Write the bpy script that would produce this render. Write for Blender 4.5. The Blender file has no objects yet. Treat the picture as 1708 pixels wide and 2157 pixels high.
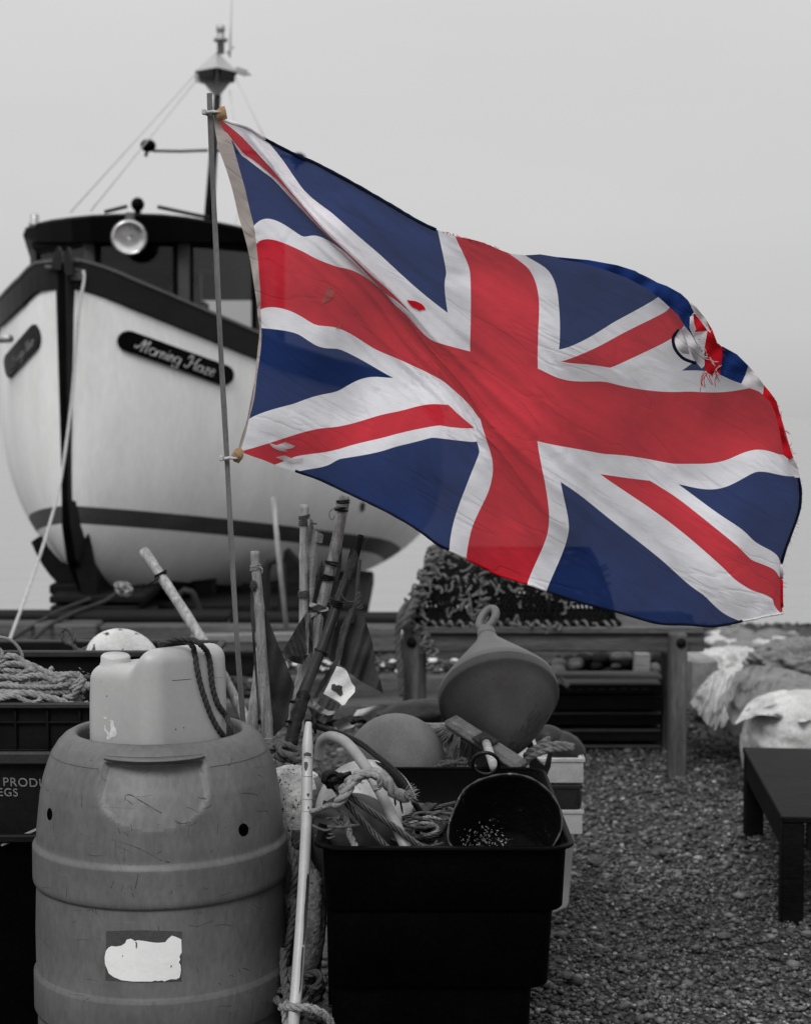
import bpy, bmesh, math, random
import numpy as np
from mathutils import Vector, Matrix, Quaternion, noise as mnoise
from mathutils.bvhtree import BVHTree
from mathutils.geometry import delaunay_2d_cdt

random.seed(7)
scene = bpy.context.scene
COL = scene.collection
R = math.radians

# ------------------------------------------------------------------ camera
CAM_Z, F, PITCH = 1.67, 3500.0, R(3.25)          # eye height, focal length in photo units (1708 x 2157)
cam_d = bpy.data.cameras.new("camera")
cam = bpy.data.objects.new("camera", cam_d)
COL.objects.link(cam)
cam.location = (0, 0, CAM_Z)
cam.rotation_euler = (math.pi / 2 - PITCH, 0, 0)
cam_d.sensor_fit = 'HORIZONTAL'
cam_d.sensor_width = 36.0
cam_d.lens = 36.0 * F / 1708.0
cam_d.clip_start, cam_d.clip_end = 0.05, 20000.0
cam_d.dof.use_dof = True
cam_d.dof.focus_distance = 3.78
cam_d.dof.aperture_fstop = 5.6
scene.camera = cam

# ------------------------------------------------------------------ world, sun, exposure
SUN_EL, SUN_AZ = R(48), R(200)                    # high, behind the camera and to its left, through thin cloud
world = bpy.data.worlds.new("World")
scene.world = world
world.use_nodes = True
wn, wl = world.node_tree.nodes, world.node_tree.links
wn.clear()
w_out = wn.new('ShaderNodeOutputWorld')
w_bg = wn.new('ShaderNodeBackground')
w_sky = wn.new('ShaderNodeTexSky')
w_sky.sky_type = 'NISHITA'
w_sky.sun_disc = False
w_sky.sun_elevation = SUN_EL
w_sky.sun_rotation = SUN_AZ
w_bw = wn.new('ShaderNodeRGBToBW')
w_tc = wn.new('ShaderNodeTexCoord')
w_sep = wn.new('ShaderNodeSeparateXYZ')
w_ramp = wn.new('ShaderNodeValToRGB')             # overcast: grey at the horizon, brighter overhead
els = w_ramp.color_ramp.elements
stops = [(0.0, 3.9), (0.49, 4.5), (0.505, 4.9), (0.525, 5.5), (0.56, 6.05), (0.62, 6.5), (0.8, 9.5), (1.0, 12.0)]
els[0].position, els[0].color = stops[0][0], (stops[0][1] / 12,) * 3 + (1,)
els[1].position, els[1].color = stops[-1][0], (1, 1, 1, 1)
for p_, v_ in stops[1:-1]:
    e_ = els.new(p_)
    e_.color = (v_ / 12,) * 3 + (1,)
w_map = wn.new('ShaderNodeMapRange')
w_map.inputs['From Min'].default_value, w_map.inputs['From Max'].default_value = -1, 1
w_mp = wn.new('ShaderNodeMapping')
w_mp.inputs['Scale'].default_value = (2.2, 2.2, 9.0)
w_noise = wn.new('ShaderNodeTexNoise')
w_noise.inputs['Scale'].default_value = 1.3
w_noise.inputs['Detail'].default_value = 5
w_nm = wn.new('ShaderNodeMapRange')
w_nm.inputs['From Min'].default_value, w_nm.inputs['From Max'].default_value = 0.3, 0.7
w_nm.inputs['To Min'].default_value, w_nm.inputs['To Max'].default_value = 11.65, 12.3
w_mul = wn.new('ShaderNodeMath'); w_mul.operation = 'MULTIPLY'
w_mix = wn.new('ShaderNodeMath'); w_mix.operation = 'MULTIPLY_ADD'
w_mix.inputs[1].default_value = 0.04
wl.new(w_tc.outputs['Generated'], w_sep.inputs[0])
wl.new(w_sep.outputs['Z'], w_map.inputs['Value'])
wl.new(w_map.outputs[0], w_ramp.inputs[0])
wl.new(w_tc.outputs['Generated'], w_mp.inputs[0])
wl.new(w_mp.outputs[0], w_noise.inputs['Vector'])
wl.new(w_noise.outputs['Fac'], w_nm.inputs['Value'])
wl.new(w_ramp.outputs['Color'], w_mul.inputs[0])
wl.new(w_nm.outputs[0], w_mul.inputs[1])
wl.new(w_sky.outputs[0], w_bw.inputs[0])
wl.new(w_bw.outputs[0], w_mix.inputs[0])
wl.new(w_mul.outputs[0], w_mix.inputs[2])
wl.new(w_mix.outputs[0], w_bg.inputs['Color'])
w_bg.inputs['Strength'].default_value = 0.1
wl.new(w_bg.outputs[0], w_out.inputs[0])

sun_d = bpy.data.lights.new("sun", 'SUN')
sun_d.energy = 2.0
sun_d.angle = R(24)
sun_d.color = (1.0, 0.995, 0.985)
sun = bpy.data.objects.new("sun", sun_d)
COL.objects.link(sun)
_sd = Vector((math.sin(SUN_AZ) * math.cos(SUN_EL), math.cos(SUN_AZ) * math.cos(SUN_EL), math.sin(SUN_EL)))
sun.rotation_euler = _sd.to_track_quat('Z', 'Y').to_euler()
sun.location = _sd * 30

vs = scene.view_settings
vs.view_transform, vs.look, vs.exposure, vs.gamma = 'Standard', 'None', 0.0, 1.0

# ------------------------------------------------------------------ helpers
CAMV = Vector((0, 0, CAM_Z))
_fw = Vector((0, math.cos(PITCH), -math.sin(PITCH)))
_up = Vector((0, math.sin(PITCH), math.cos(PITCH)))


def ray(px, py):
    return _fw + Vector(((px - 854.0) / F, 0, 0)) + _up * (-(py - 1078.5) / F)


def P(px, py, Y):
    d = ray(px, py)
    return CAMV + d * (Y / d.y)


def PS(pts, Y=None):
    return [P(p[0], p[1], p[2] if len(p) > 2 else Y) for p in pts]


def spline(pts, step):
    pts = [Vector(p) for p in pts]
    if len(pts) < 3:
        n = max(1, int((pts[1] - pts[0]).length / step))
        return [pts[0].lerp(pts[1], i / n) for i in range(n + 1)]
    q = [pts[0] * 2 - pts[1]] + pts + [pts[-1] * 2 - pts[-2]]
    out = []
    for i in range(1, len(q) - 2):
        a, b, c, d = q[i - 1], q[i], q[i + 1], q[i + 2]
        n = max(1, int((c - b).length / step))
        for k in range(n):
            t = k / n
            out.append(0.5 * ((2 * b) + (c - a) * t + (2 * a - 5 * b + 4 * c - d) * t * t + (3 * b - 3 * c + d - a) * t ** 3))
    out.append(q[-2])
    return out


def frames(pts):
    n = len(pts)
    T = []
    for i in range(n):
        t = pts[min(i + 1, n - 1)] - pts[max(i - 1, 0)]
        T.append(t.normalized() if t.length > 1e-9 else Vector((0, 0, 1)))
    a = Vector((0, 0, 1)) if abs(T[0].z) < 0.8 else Vector((1, 0, 0))
    N = (a - T[0] * a.dot(T[0])).normalized()
    res = []
    for i in range(n):
        N = N - T[i] * N.dot(T[i])
        if N.length < 1e-6:
            N = T[i].orthogonal()
        N.normalize()
        res.append((T[i], N, T[i].cross(N)))
    return res


class G:
    def __init__(s):
        s.v, s.f, s.m, s.sm = [], [], [], []

    def add(s, V, Fc, m=0, smooth=True):
        o = len(s.v)
        s.v += [tuple(x) for x in V]
        s.f += [tuple(o + i for i in f) for f in Fc]
        s.m += [m] * len(Fc) if isinstance(m, int) else list(m)
        s.sm += [smooth] * len(Fc)
        return s

    def tube(s, pts, r, n=10, m=0, cap=True, smooth=True, ph=0.0, flat=1.0):
        pts = [Vector(p) for p in pts]
        k = len(pts)
        rr = r if isinstance(r, (list, tuple)) else [r] * k
        fr = frames(pts)
        V, Fc = [], []
        for i in range(k):
            for j in range(n):
                a = 2 * math.pi * j / n + ph
                V.append(pts[i] + (fr[i][1] * math.cos(a) + fr[i][2] * math.sin(a) * flat) * rr[i])
        for i in range(k - 1):
            for j in range(n):
                j2 = (j + 1) % n
                Fc.append((i * n + j, i * n + j2, (i + 1) * n + j2, (i + 1) * n + j))
        if cap:
            Fc.append(tuple(range(n))[::-1])
            Fc.append(tuple((k - 1) * n + j for j in range(n)))
        return s.add(V, Fc, m, smooth)

    def rope(s, pts, r, strands=3, pitch=None, n=12, m=0, step=None, rough=0.0, depth=0.3):
        """laid rope: its strands are twisted round one another"""
        pitch = pitch or r * 6.5
        pts = spline(pts, min(step or r * 0.8, pitch / 7))
        fr = frames(pts)
        k = 6 if r > 0.005 else 5
        so, sr = (0.50, 0.56) if strands <= 3 else (0.60, 0.46) if strands == 4 else (0.70, 0.36)
        for q in range(strands):
            V, Fc, L = [], [], 0.0
            path = []
            for i, p in enumerate(pts):
                if i:
                    L += (p - pts[i - 1]).length
                a = 2 * math.pi * (q / strands + L / pitch)
                o = r * so * (1 + (random.uniform(-rough, rough) if rough else 0))
                path.append(p + (fr[i][1] * math.cos(a) + fr[i][2] * math.sin(a)) * o)
            s.tube(path, [r * sr * (1 + (random.uniform(-rough, rough) * 1.2 if rough else 0)) for _ in path], k, m=m)
        return s

    def box(s, c, size, rot=None, bevel=0.004, m=0, smooth=False):
        bm = bmesh.new()
        bmesh.ops.create_cube(bm, size=1)
        for v in bm.verts:
            v.co = Vector((v.co.x * size[0], v.co.y * size[1], v.co.z * size[2]))
        if bevel:
            bmesh.ops.bevel(bm, geom=bm.edges[:], offset=min(bevel, min(size) * 0.4), segments=1, affect='EDGES')
        M = (rot.to_matrix() if isinstance(rot, Quaternion) else rot) if rot is not None else Matrix.Identity(3)
        c = Vector(c)
        bm.verts.index_update()
        V = [M @ v.co + c for v in bm.verts]
        Fc = [[v.index for v in f.verts] for f in bm.faces]
        bm.free()
        return s.add(V, Fc, m, smooth)

    def beam(s, p0, p1, w, h, up=(0, 0, 1), bevel=0.004, m=0):
        p0, p1 = Vector(p0), Vector(p1)
        x = (p1 - p0).normalized()
        up = Vector(up)
        z = (up - x * up.dot(x)).normalized()
        y = z.cross(x)
        M = Matrix((x, y, z)).transposed()
        return s.box((p0 + p1) / 2, ((p1 - p0).length, w, h), M, bevel, m)

    def lathe(s, prof, c, axis=(0, 0, 1), n=48, m=0, smooth=True, fn=None):
        axis = Vector(axis).normalized()
        q = Vector((0, 0, 1)).rotation_difference(axis)
        c = Vector(c)
        V, Fc = [], []
        for i, (r, t) in enumerate(prof):
            for j in range(n):
                a = 2 * math.pi * j / n
                rr = max(r, 1e-5) + (fn(a, t, r) if fn else 0)
                V.append(c + q @ Vector((rr * math.cos(a), rr * math.sin(a), t)))
        for i in range(len(prof) - 1):
            for j in range(n):
                j2 = (j + 1) % n
                Fc.append((i * n + j, i * n + j2, (i + 1) * n + j2, (i + 1) * n + j))
        return s.add(V, Fc, m, smooth)

    def blob(s, c, r, rot=None, u=32, v=20, m=0, amp=0.0, fs=3.0, seed=0, ridge=False):
        """an ellipsoid; amp gives it lumps or folds"""
        r = Vector(r) if not isinstance(r, (int, float)) else Vector((r, r, r))
        c = Vector(c)
        V, Fc = [], []
        for i in range(v + 1):
            th = math.pi * i / v
            for j in range(u):
                ph = 2 * math.pi * j / u
                d = Vector((math.sin(th) * math.cos(ph), math.sin(th) * math.sin(ph), math.cos(th)))
                k = 1.0
                if amp:
                    q = d * fs + Vector((seed * 7.3, seed * 3.1, seed))
                    nz = mnoise.fractal(q, 0.8, 2.0, 4)
                    if ridge:
                        nz = 0.6 - abs(nz) * 2.2
                    k = 1 + amp * nz
                p = Vector((d.x * r.x, d.y * r.y, d.z * r.z)) * k
                if rot is not None:
                    p = rot @ p
                V.append(c + p)
        for i in range(v):
            for j in range(u):
                j2 = (j + 1) % u
                Fc.append((i * u + j, (i + 1) * u + j, (i + 1) * u + j2, i * u + j2))
        return s.add(V, Fc, m, True)

    def prism(s, pxpts, Y, thick, m=0, smooth=False):
        """an outline with a distance Y and a thickness in metres (away from the camera)"""
        n = len(pxpts)
        a = [P(x, y, Y) for x, y in pxpts]
        b = [p + Vector((0, thick, 0)) for p in a]
        Fc = [tuple(range(n)), tuple(range(2 * n - 1, n - 1, -1))] + [(i, n + i, n + (i + 1) % n, (i + 1) % n) for i in range(n)]
        return s.add(a + b, Fc, m, smooth)

    def bvh(s):
        return BVHTree.FromPolygons([Vector(v) for v in s.v], s.f)


def inside(x, y, poly):
    c = False
    j = len(poly) - 1
    for i in range(len(poly)):
        xi, yi = poly[i][0], poly[i][1]
        xj, yj = poly[j][0], poly[j][1]
        if (yi > y) != (yj > y) and x < (xj - xi) * (y - yi) / (yj - yi) + xi:
            c = not c
        j = i
    return c


def polyfill(poly, step):
    """outline -> points and triangles, with points inside it every `step`"""
    b = []
    n = len(poly)
    for i in range(n):
        p, q = Vector(poly[i][:2]), Vector(poly[(i + 1) % n][:2])
        k = max(1, int((q - p).length / step))
        b += [p.lerp(q, t / k) for t in range(k)]
    nb = len(b)
    xs, ys = [p.x for p in b], [p.y for p in b]
    pts = list(b)
    y = min(ys) + step * 0.5
    row = 0
    while y < max(ys):
        x = min(xs) + step * (0.5 if row % 2 else 0.9)
        while x < max(xs):
            if inside(x, y, poly) and min((x - p.x) ** 2 + (y - p.y) ** 2 for p in b) > (0.55 * step) ** 2:
                pts.append(Vector((x, y)))
            x += step
        y += step
        row += 1
    r_ = delaunay_2d_cdt(pts, [], [list(range(nb))], 1, 1e-6)
    return r_[0], r_[2]


def hit(bv, px, py, off=0.0):
    d = ray(px, py).normalized()
    loc, nor, idx, dist = bv.ray_cast(CAMV, d)
    if loc is None:
        return None
    if nor.dot(d) > 0:
        nor = -nor
    return loc + nor * off


def decal(g, poly, bv, off=0.001, step=4, m=0):
    V, Fc = polyfill(poly, step)
    W = [hit(bv, p.x, p.y, off) for p in V]
    keep = [f for f in Fc if all(W[i] is not None for i in f)]
    g.add([w if w is not None else Vector((0, 0, 0)) for w in W], [f[::-1] for f in keep], m, True)
    return g


def cloth(g, poly, Y, step=4, amp=0.012, freq=0.05, ang=0.3, seed=0, m=0, slope=(0, 0), rip=0.4):
    """a hanging piece of cloth: outline at distance Y with folds running along `ang`"""
    V, Fc = polyfill(poly, step)
    cx = sum(p.x for p in V) / len(V)
    cy = sum(p.y for p in V) / len(V)
    out = []
    for p in V:
        t = (p.x * math.cos(ang) + p.y * math.sin(ang)) * freq
        d = amp * (math.sin(t + seed) + rip * math.sin(2.3 * t + 1.7 + seed + p.y * 0.02)) + amp * 0.8 * mnoise.noise(Vector((p.x * 0.02, p.y * 0.02, seed)))
        out.append(P(p.x, p.y, Y + d + slope[0] * (p.x - cx) + slope[1] * (p.y - cy)))
    g.add(out, [f[::-1] for f in Fc], m, True)
    return g


ORG = {}


def _mesh(g, name, mats, org):
    me = bpy.data.meshes.new(name)
    V = [(v[0] - org[0], v[1] - org[1], v[2] - org[2]) for v in g.v]
    me.from_pydata(V, [], g.f)
    mats = mats if isinstance(mats, (list, tuple)) else [mats]
    for mt in mats:
        me.materials.append(mt)
    me.polygons.foreach_set('material_index', g.m)
    me.polygons.foreach_set('use_smooth', g.sm)
    me.update()
    return me


def thing(name, label, cat, loc, group=None):
    o = bpy.data.objects.new(name, None)
    o.empty_display_size = 0.1
    COL.objects.link(o)
    o.location = loc
    o['label'], o['category'] = label, cat
    if group:
        o['group'] = group
    ORG[o.name] = Vector(loc)
    return o


def part(g, name, mats, parent, label=None):
    org = ORG[parent.name]
    o = bpy.data.objects.new(name, _mesh(g, name, mats, org))
    COL.objects.link(o)
    o.parent = parent
    ORG[o.name] = org
    if label:
        o['label'] = label
    return o


def islands(g, margin):
    """split a builder into builders of touching (or nearly touching) pieces"""
    n = len(g.v)
    par = list(range(n))

    def find(a):
        while par[a] != a:
            par[a] = par[par[a]]
            a = par[a]
        return a
    for f in g.f:
        r = find(f[0])
        for k in f[1:]:
            par[find(k)] = r
    box = {}
    for i, v in enumerate(g.v):
        r = find(i)
        b = box.setdefault(r, [list(v), list(v)])
        for k in range(3):
            b[0][k] = min(b[0][k], v[k]); b[1][k] = max(b[1][k], v[k])
    ks = list(box)
    up = {k: k for k in ks}

    def top(a):
        while up[a] != a:
            a = up[a]
        return a
    for i, a in enumerate(ks):
        for b in ks[i + 1:]:
            if all(box[a][0][k] - margin <= box[b][1][k] and box[b][0][k] - margin <= box[a][1][k] for k in range(3)):
                up[top(a)] = top(b)
    out = {}
    idx = {}
    for i in range(n):
        r = top(find(i))
        q = out.setdefault(r, G())
        idx[i] = len(q.v)
        q.v.append(g.v[i])
    for f, m, sm in zip(g.f, g.m, g.sm):
        q = out[top(find(f[0]))]
        q.f.append(tuple(idx[i] for i in f)); q.m.append(m); q.sm.append(sm)
    return list(out.values())


def parts(g, name, mats, parent, margin=0.003):
    return [part(q, name, mats, parent) for q in islands(g, margin)]


def single(g, name, label, cat, mats, group=None, kind=None, loc=None):
    if loc is None:
        a = np.array(g.v)
        loc = Vector(((a[:, 0].min() + a[:, 0].max()) / 2, (a[:, 1].min() + a[:, 1].max()) / 2, a[:, 2].min()))
    o = bpy.data.objects.new(name, _mesh(g, name, mats, loc))
    COL.objects.link(o)
    o.location = loc
    ORG[o.name] = Vector(loc)
    if label:
        o['label'] = label
    if cat:
        o['category'] = cat
    if group:
        o['group'] = group
    if kind:
        o['kind'] = kind
    return o


# ------------------------------------------------------------------ materials
def mat(name, v, rough=0.6, var=0.25, sc=(6, 6, 6), fine=0.15, spots=0.0, spot_v=0.02, spot_sc=25, bump=0.15, bsc=90,
        metal=0.0, spec=0.4, spot_w=0.04, bdist=0.002):
    """grey procedural surface: broad mottling, fine grain, optional stains with hard edges, small bumps"""
    v = v if isinstance(v, tuple) else (v, v, v)
    m = bpy.data.materials.new(name)
    m.use_nodes = True
    nt = m.node_tree
    N, L = nt.nodes, nt.links
    b = N['Principled BSDF']
    tc = N.new('ShaderNodeTexCoord')
    mp = N.new('ShaderNodeMapping')
    mp.inputs['Scale'].default_value = sc
    L.new(tc.outputs['Object'], mp.inputs[0])
    n1 = N.new('ShaderNodeTexNoise')
    n1.inputs['Scale'].default_value, n1.inputs['Detail'].default_value, n1.inputs['Roughness'].default_value = 1, 7, 0.6
    L.new(mp.outputs[0], n1.inputs['Vector'])
    r1 = N.new('ShaderNodeMapRange')
    r1.inputs['From Min'].default_value, r1.inputs['From Max'].default_value = 0.3, 0.7
    r1.inputs['To Min'].default_value, r1.inputs['To Max'].default_value = 1 - var, 1 + var
    L.new(n1.outputs['Fac'], r1.inputs['Value'])
    n2 = N.new('ShaderNodeTexNoise')
    n2.inputs['Scale'].default_value, n2.inputs['Detail'].default_value = 14, 4
    L.new(mp.outputs[0], n2.inputs['Vector'])
    r2 = N.new('ShaderNodeMapRange')
    r2.inputs['From Min'].default_value, r2.inputs['From Max'].default_value = 0.3, 0.7
    r2.inputs['To Min'].default_value, r2.inputs['To Max'].default_value = 1 - fine, 1 + fine
    L.new(n2.outputs['Fac'], r2.inputs['Value'])
    mu = N.new('ShaderNodeMath'); mu.operation = 'MULTIPLY'
    L.new(r1.outputs[0], mu.inputs[0]); L.new(r2.outputs[0], mu.inputs[1])
    vm = N.new('ShaderNodeVectorMath'); vm.operation = 'SCALE'
    vm.inputs[0].default_value = v
    L.new(mu.outputs[0], vm.inputs['Scale'])
    col = vm.outputs[0]
    if spots:
        n3 = N.new('ShaderNodeTexNoise')
        n3.inputs['Scale'].default_value, n3.inputs['Detail'].default_value, n3.inputs['Roughness'].default_value = spot_sc, 5, 0.65
        L.new(tc.outputs['Object'], n3.inputs['Vector'])
        r3 = N.new('ShaderNodeMapRange')
        r3.inputs['From Min'].default_value, r3.inputs['From Max'].default_value = 0.72 - spots, 0.72 - spots + spot_w
        L.new(n3.outputs['Fac'], r3.inputs['Value'])
        mx = N.new('ShaderNodeMix'); mx.data_type = 'RGBA'
        L.new(r3.outputs[0], mx.inputs['Factor'])
        L.new(col, mx.inputs['A'])
        sv = spot_v if isinstance(spot_v, tuple) else (spot_v,) * 3
        mx.inputs['B'].default_value = sv + (1,)
        col = mx.outputs['Result']
    L.new(col, b.inputs['Base Color'])
    b.inputs['Roughness'].default_value = rough
    b.inputs['Metallic'].default_value = metal
    b.inputs['Specular IOR Level'].default_value = spec
    if bump:
        nb = N.new('ShaderNodeTexNoise')
        nb.inputs['Scale'].default_value, nb.inputs['Detail'].default_value = bsc, 5
        mpb = N.new('ShaderNodeMapping')
        k = max(sc)
        mpb.inputs['Scale'].default_value = tuple(max(0.1, x / k) for x in sc)
        L.new(tc.outputs['Object'], mpb.inputs[0])
        L.new(mpb.outputs[0], nb.inputs['Vector'])
        bp = N.new('ShaderNodeBump')
        bp.inputs['Strength'].default_value = bump
        bp.inputs['Distance'].default_value = bdist * 5
        L.new(nb.outputs['Fac'], bp.inputs['Height'])
        L.new(bp.outputs[0], b.inputs['Normal'])
    return m


M_hull = mat('white_hull_paint', 0.73, 0.45, 0.09, (3.5, 3.5, 0.8), 0.05, spots=0.035, spot_v=0.5, spot_sc=3.5, spot_w=0.3, bump=0.03, bsc=8)
M_stripe = mat('grey_boot_stripe', 0.045, 0.55, 0.3, (2, 2, 4))
M_black = mat('black_paint', 0.0022, 0.5, 0.35, (4, 4, 4), bump=0.05, spec=0.035)
M_dkgrey = mat('dark_grey_paint', 0.013, 0.55, 0.25, (3, 3, 6), bump=0.08, spec=0.12)
M_midgrey = mat('grey_capping_paint', 0.085, 0.5, 0.2, (4, 4, 4))
M_iron = mat('tarred_iron', 0.004, 0.6, 0.5, (8, 8, 8), spec=0.1, spots=0.05, spot_v=0.05, bump=0.3, bsc=40)
M_steel = mat('galvanised_metal', 0.32, 0.42, 0.2, (10, 10, 10), metal=0.6)
M_mast = mat('mast_paint', 0.016, 0.5, 0.2, (5, 5, 2), spec=0.15)
M_refl = mat('reflector_panels', 0.36, 0.5, 0.12, (6, 6, 6))
M_chrome = mat('polished_reflector', 0.95, 0.13, 0.05, (6, 6, 6), metal=0.95, bump=0.02)
M_letter = mat('pale_letter_paint', 0.42, 0.6, 0.1)
M_wire = mat('pale_stay_wire', 0.45, 0.6, 0.1)
M_woodd = mat('dark_tarred_timber', 0.008, 0.8, 0.6, (1.2, 14, 14), 0.3, spec=0.1, spots=0.05, spot_v=0.04, bump=0.5, bsc=30)
M_woodg = mat('weathered_grey_timber', 0.068, 0.85, 0.65, spec=0.15, sc=(1.5, 22, 22), fine=0.35, spots=0.03, spot_v=0.02, bump=0.6, bsc=40)
M_woodv = mat('weathered_grey_post', 0.07, 0.85, 0.65, spec=0.15, sc=(22, 22, 1.6), fine=0.35, spots=0.03, spot_v=0.025, bump=0.6, bsc=40)
M_woodl = mat('pale_plank', 0.17, 0.8, 0.3, (1.5, 22, 22), 0.25, bump=0.5, bsc=40)
M_stick = mat('weathered_stick', 0.10, 0.75, 0.45, (60, 60, 5), 0.3, spots=0.03, spot_v=0.03, spot_sc=20, bump=0.4, bsc=120)
M_bamboo = mat('weathered_bamboo', 0.17, 0.6, 0.55, (70, 70, 6), 0.4, spots=0.10, spot_v=0.06, spot_sc=30, spot_w=0.1, bump=0.4, bsc=140)
M_bamboo2 = mat('pale_bleached_bamboo', 0.26, 0.6, 0.5, (70, 70, 6), 0.35, spots=0.08, spot_v=0.1, spot_sc=30, spot_w=0.1, bump=0.4, bsc=140)
M_dtube = mat('dark_plastic_tube', 0.014, 0.45, 0.3, (30, 30, 4), bump=0.2, spec=0.2)
M_tape = mat('black_tape', 0.004, 0.5, 0.5, (20, 20, 60), bump=0.7, bsc=70, spec=0.15)
M_jerry = mat('grey_polythene_can', 0.345, 0.42, 0.07, (5, 5, 5), 0.03, spots=0.004, spot_v=0.1, spot_sc=60, bump=0.04, bsc=60, spec=0.45)
M_cap = mat('can_cap_plastic', 0.38, 0.4, 0.06, (8, 8, 8), 0.03, bump=0.03)
M_residue = mat('sticker_residue', 0.55, 0.7, 0.2, (60, 60, 60))
M_label = mat('torn_white_paper', 0.72, 0.6, 0.05, (10, 10, 10), 0.03, bump=0.05)
M_labeld = mat('old_glue_patch', 0.05, 0.5, 0.15, (10, 10, 10))
M_mark = mat('dark_scratch', 0.03, 0.7, 0.3, (50, 50, 50))
M_hole = mat('dark_hole', 0.001, 0.9, 0.1, spec=0.01, bump=0)
M_blkpl = mat('black_plastic', 0.0012, 0.4, 0.4, (6, 6, 6), 0.3, bump=0.03, spec=0.02)
M_bucket = mat('dirty_black_bucket', 0.0025, 0.7, 0.5, (20, 20, 20), 0.5, spots=0.07, spot_v=0.03, spot_sc=22, bump=0.5, bsc=60, spec=0.06)
M_crate = mat('dark_crate_plastic', 0.006, 0.5, 0.3, (8, 8, 8), 0.2, bump=0.05, spec=0.1)
M_crate2 = mat('slate_crate_plastic', 0.022, 0.5, 0.3, (8, 8, 8), 0.2, bump=0.05, spec=0.2)
M_text = mat('worn_stencil_paint', 0.16, 0.8, 0.4, (120, 120, 120), 0.5)
M_float = mat('white_float', 0.6, 0.5, 0.15, (8, 8, 8), 0.08, spots=0.0, bump=0.05)
M_floats = mat('white_scuffed_float', 0.46, 0.55, 0.25, (8, 8, 8), 0.1, spots=0.11, spot_v=0.04, spot_sc=30, bump=0.1)
M_speck = mat('speckled_foam', 0.55, 0.8, 0.25, (9, 9, 9), 0.2, spots=0.14, spot_v=0.05, spot_sc=95, spot_w=0.03, bump=0.5, bsc=90)
M_speck2 = mat('dirty_speckled_foam', 0.13, 0.8, 0.4, (9, 9, 9), 0.3, spots=0.13, spot_v=0.03, spot_sc=70, spot_w=0.05, bump=0.6, bsc=80)
M_buoyg = mat('grey_rubber_buoy', 0.125, 0.55, 0.2, (9, 9, 9), 0.12, spots=0.02, spot_v=0.06, spot_sc=14, spot_w=0.15, bump=0.1)
M_buoyd = mat('dark_grey_buoy', 0.018, 0.5, 0.2, (8, 8, 8), 0.1, bump=0.08)
M_cone = mat('grey_cone_buoy', 0.055, 0.5, 0.2, (8, 8, 8), 0.12, spots=0.04, spot_v=0.02, spot_sc=16, spot_w=0.1, bump=0.06)
M_conet = mat('pale_cone_buoy_top', 0.11, 0.5, 0.12, (8, 8, 8), 0.08, bump=0.05)
M_hose = mat('beige_hose', 0.22, 0.5, 0.15, (20, 20, 20), 0.1, bump=0.08)
M_pipe = mat('white_plastic_pipe', 0.33, 0.4, 0.12, (20, 20, 3), 0.06, spots=0.03, spot_v=0.2, spot_sc=12, spot_w=0.15, bump=0.05)
M_cable = mat('black_cable', 0.006, 0.45, 0.3, (40, 40, 40), spec=0.2)
M_wirer = mat('steel_wire_rope', 0.05, 0.35, 0.4, (60, 60, 60), metal=0.5, bump=0.2, bsc=300)
M_ropet = mat('fibre_rope', 0.24, 0.85, 0.4, (50, 50, 50), 0.35, bump=0.7, bsc=350)
M_roped = mat('dark_rope', 0.034, 0.8, 0.4, (50, 50, 50), 0.4, bump=0.7, bsc=350)
M_ropem = mat('grimy_rope', 0.075, 0.85, 0.45, (40, 40, 40), 0.4, bump=0.7, bsc=350)
M_ropew = mat('pale_mooring_rope', 0.42, 0.8, 0.2, (30, 30, 30), 0.2)
M_net = mat('black_net_twine', 0.006, 0.8, 0.5, (40, 40, 40), spec=0.1)
M_clothd = mat('dark_cloth', 0.042, 0.9, 0.25, (20, 20, 20), 0.2, bump=0.3, bsc=400, spec=0.1)
M_clothm = mat('grimy_cloth', 0.058, 0.9, 0.4, (20, 20, 20), 0.3, spots=0.06, spot_v=0.02, spot_sc=30, bump=0.4, bsc=300, spec=0.1)
M_clothp = mat('faded_pale_cloth', 0.2, 0.9, 0.25, (20, 20, 20), 0.2, bump=0.3, bsc=300, spec=0.1)
M_poppy = mat('white_cloth_patch', 0.68, 0.85, 0.08, (20, 20, 20), 0.06, bump=0.2, bsc=200, spec=0.1)
M_sack = mat('woven_white_sack', 0.42, 0.85, 0.25, (6, 6, 6), 0.15, spots=0.03, spot_v=0.2, spot_sc=9, spot_w=0.2, bump=0.4, bsc=16, spec=0.2, bdist=0.006)
M_sackg = mat('grey_tarpaulin', 0.14, 0.7, 0.3, (6, 6, 6), 0.2, bump=0.4, bsc=14, bdist=0.006)
M_sackd = mat('dark_tarpaulin', 0.012, 0.6, 0.4, (6, 6, 6), 0.2, bump=0.3)
M_wbox = mat('white_fish_box', 0.4, 0.6, 0.2, (10, 10, 10), 0.15, spots=0.06, spot_v=0.14, spot_sc=18, spot_w=0.15, bump=0.1)
M_brush = mat('pale_bristle', 0.3, 0.8, 0.3, (50, 50, 50), 0.3)
M_brushb = mat('worn_broom_block', 0.09, 0.7, 0.35, (18, 18, 18), 0.3, spots=0.08, spot_v=0.2, spot_sc=35, spot_w=0.08, bump=0.4, bsc=120)
M_bench = mat('dark_bench_board', 0.0055, 0.5, 0.4, (3, 8, 8), 0.3, spots=0.10, spot_v=0.016, spot_sc=7, spot_w=0.25, bump=0.2, bsc=60, spec=0.035)
M_tie = mat('grey_cable_tie', 0.35, 0.4, 0.1)
# ================================================================== SETTING: shingle beach, sea
def ground_z(x, y):
    z = 0.0
    if y > 12.6:
        z = -0.24 * (y - 12.6) + 0.10 * math.exp(-((y - 12.9) / 0.8) ** 2) * (1 if x > 1 else 0)
    elif y > 9.4:
        z = 0.0
    return z


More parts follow.
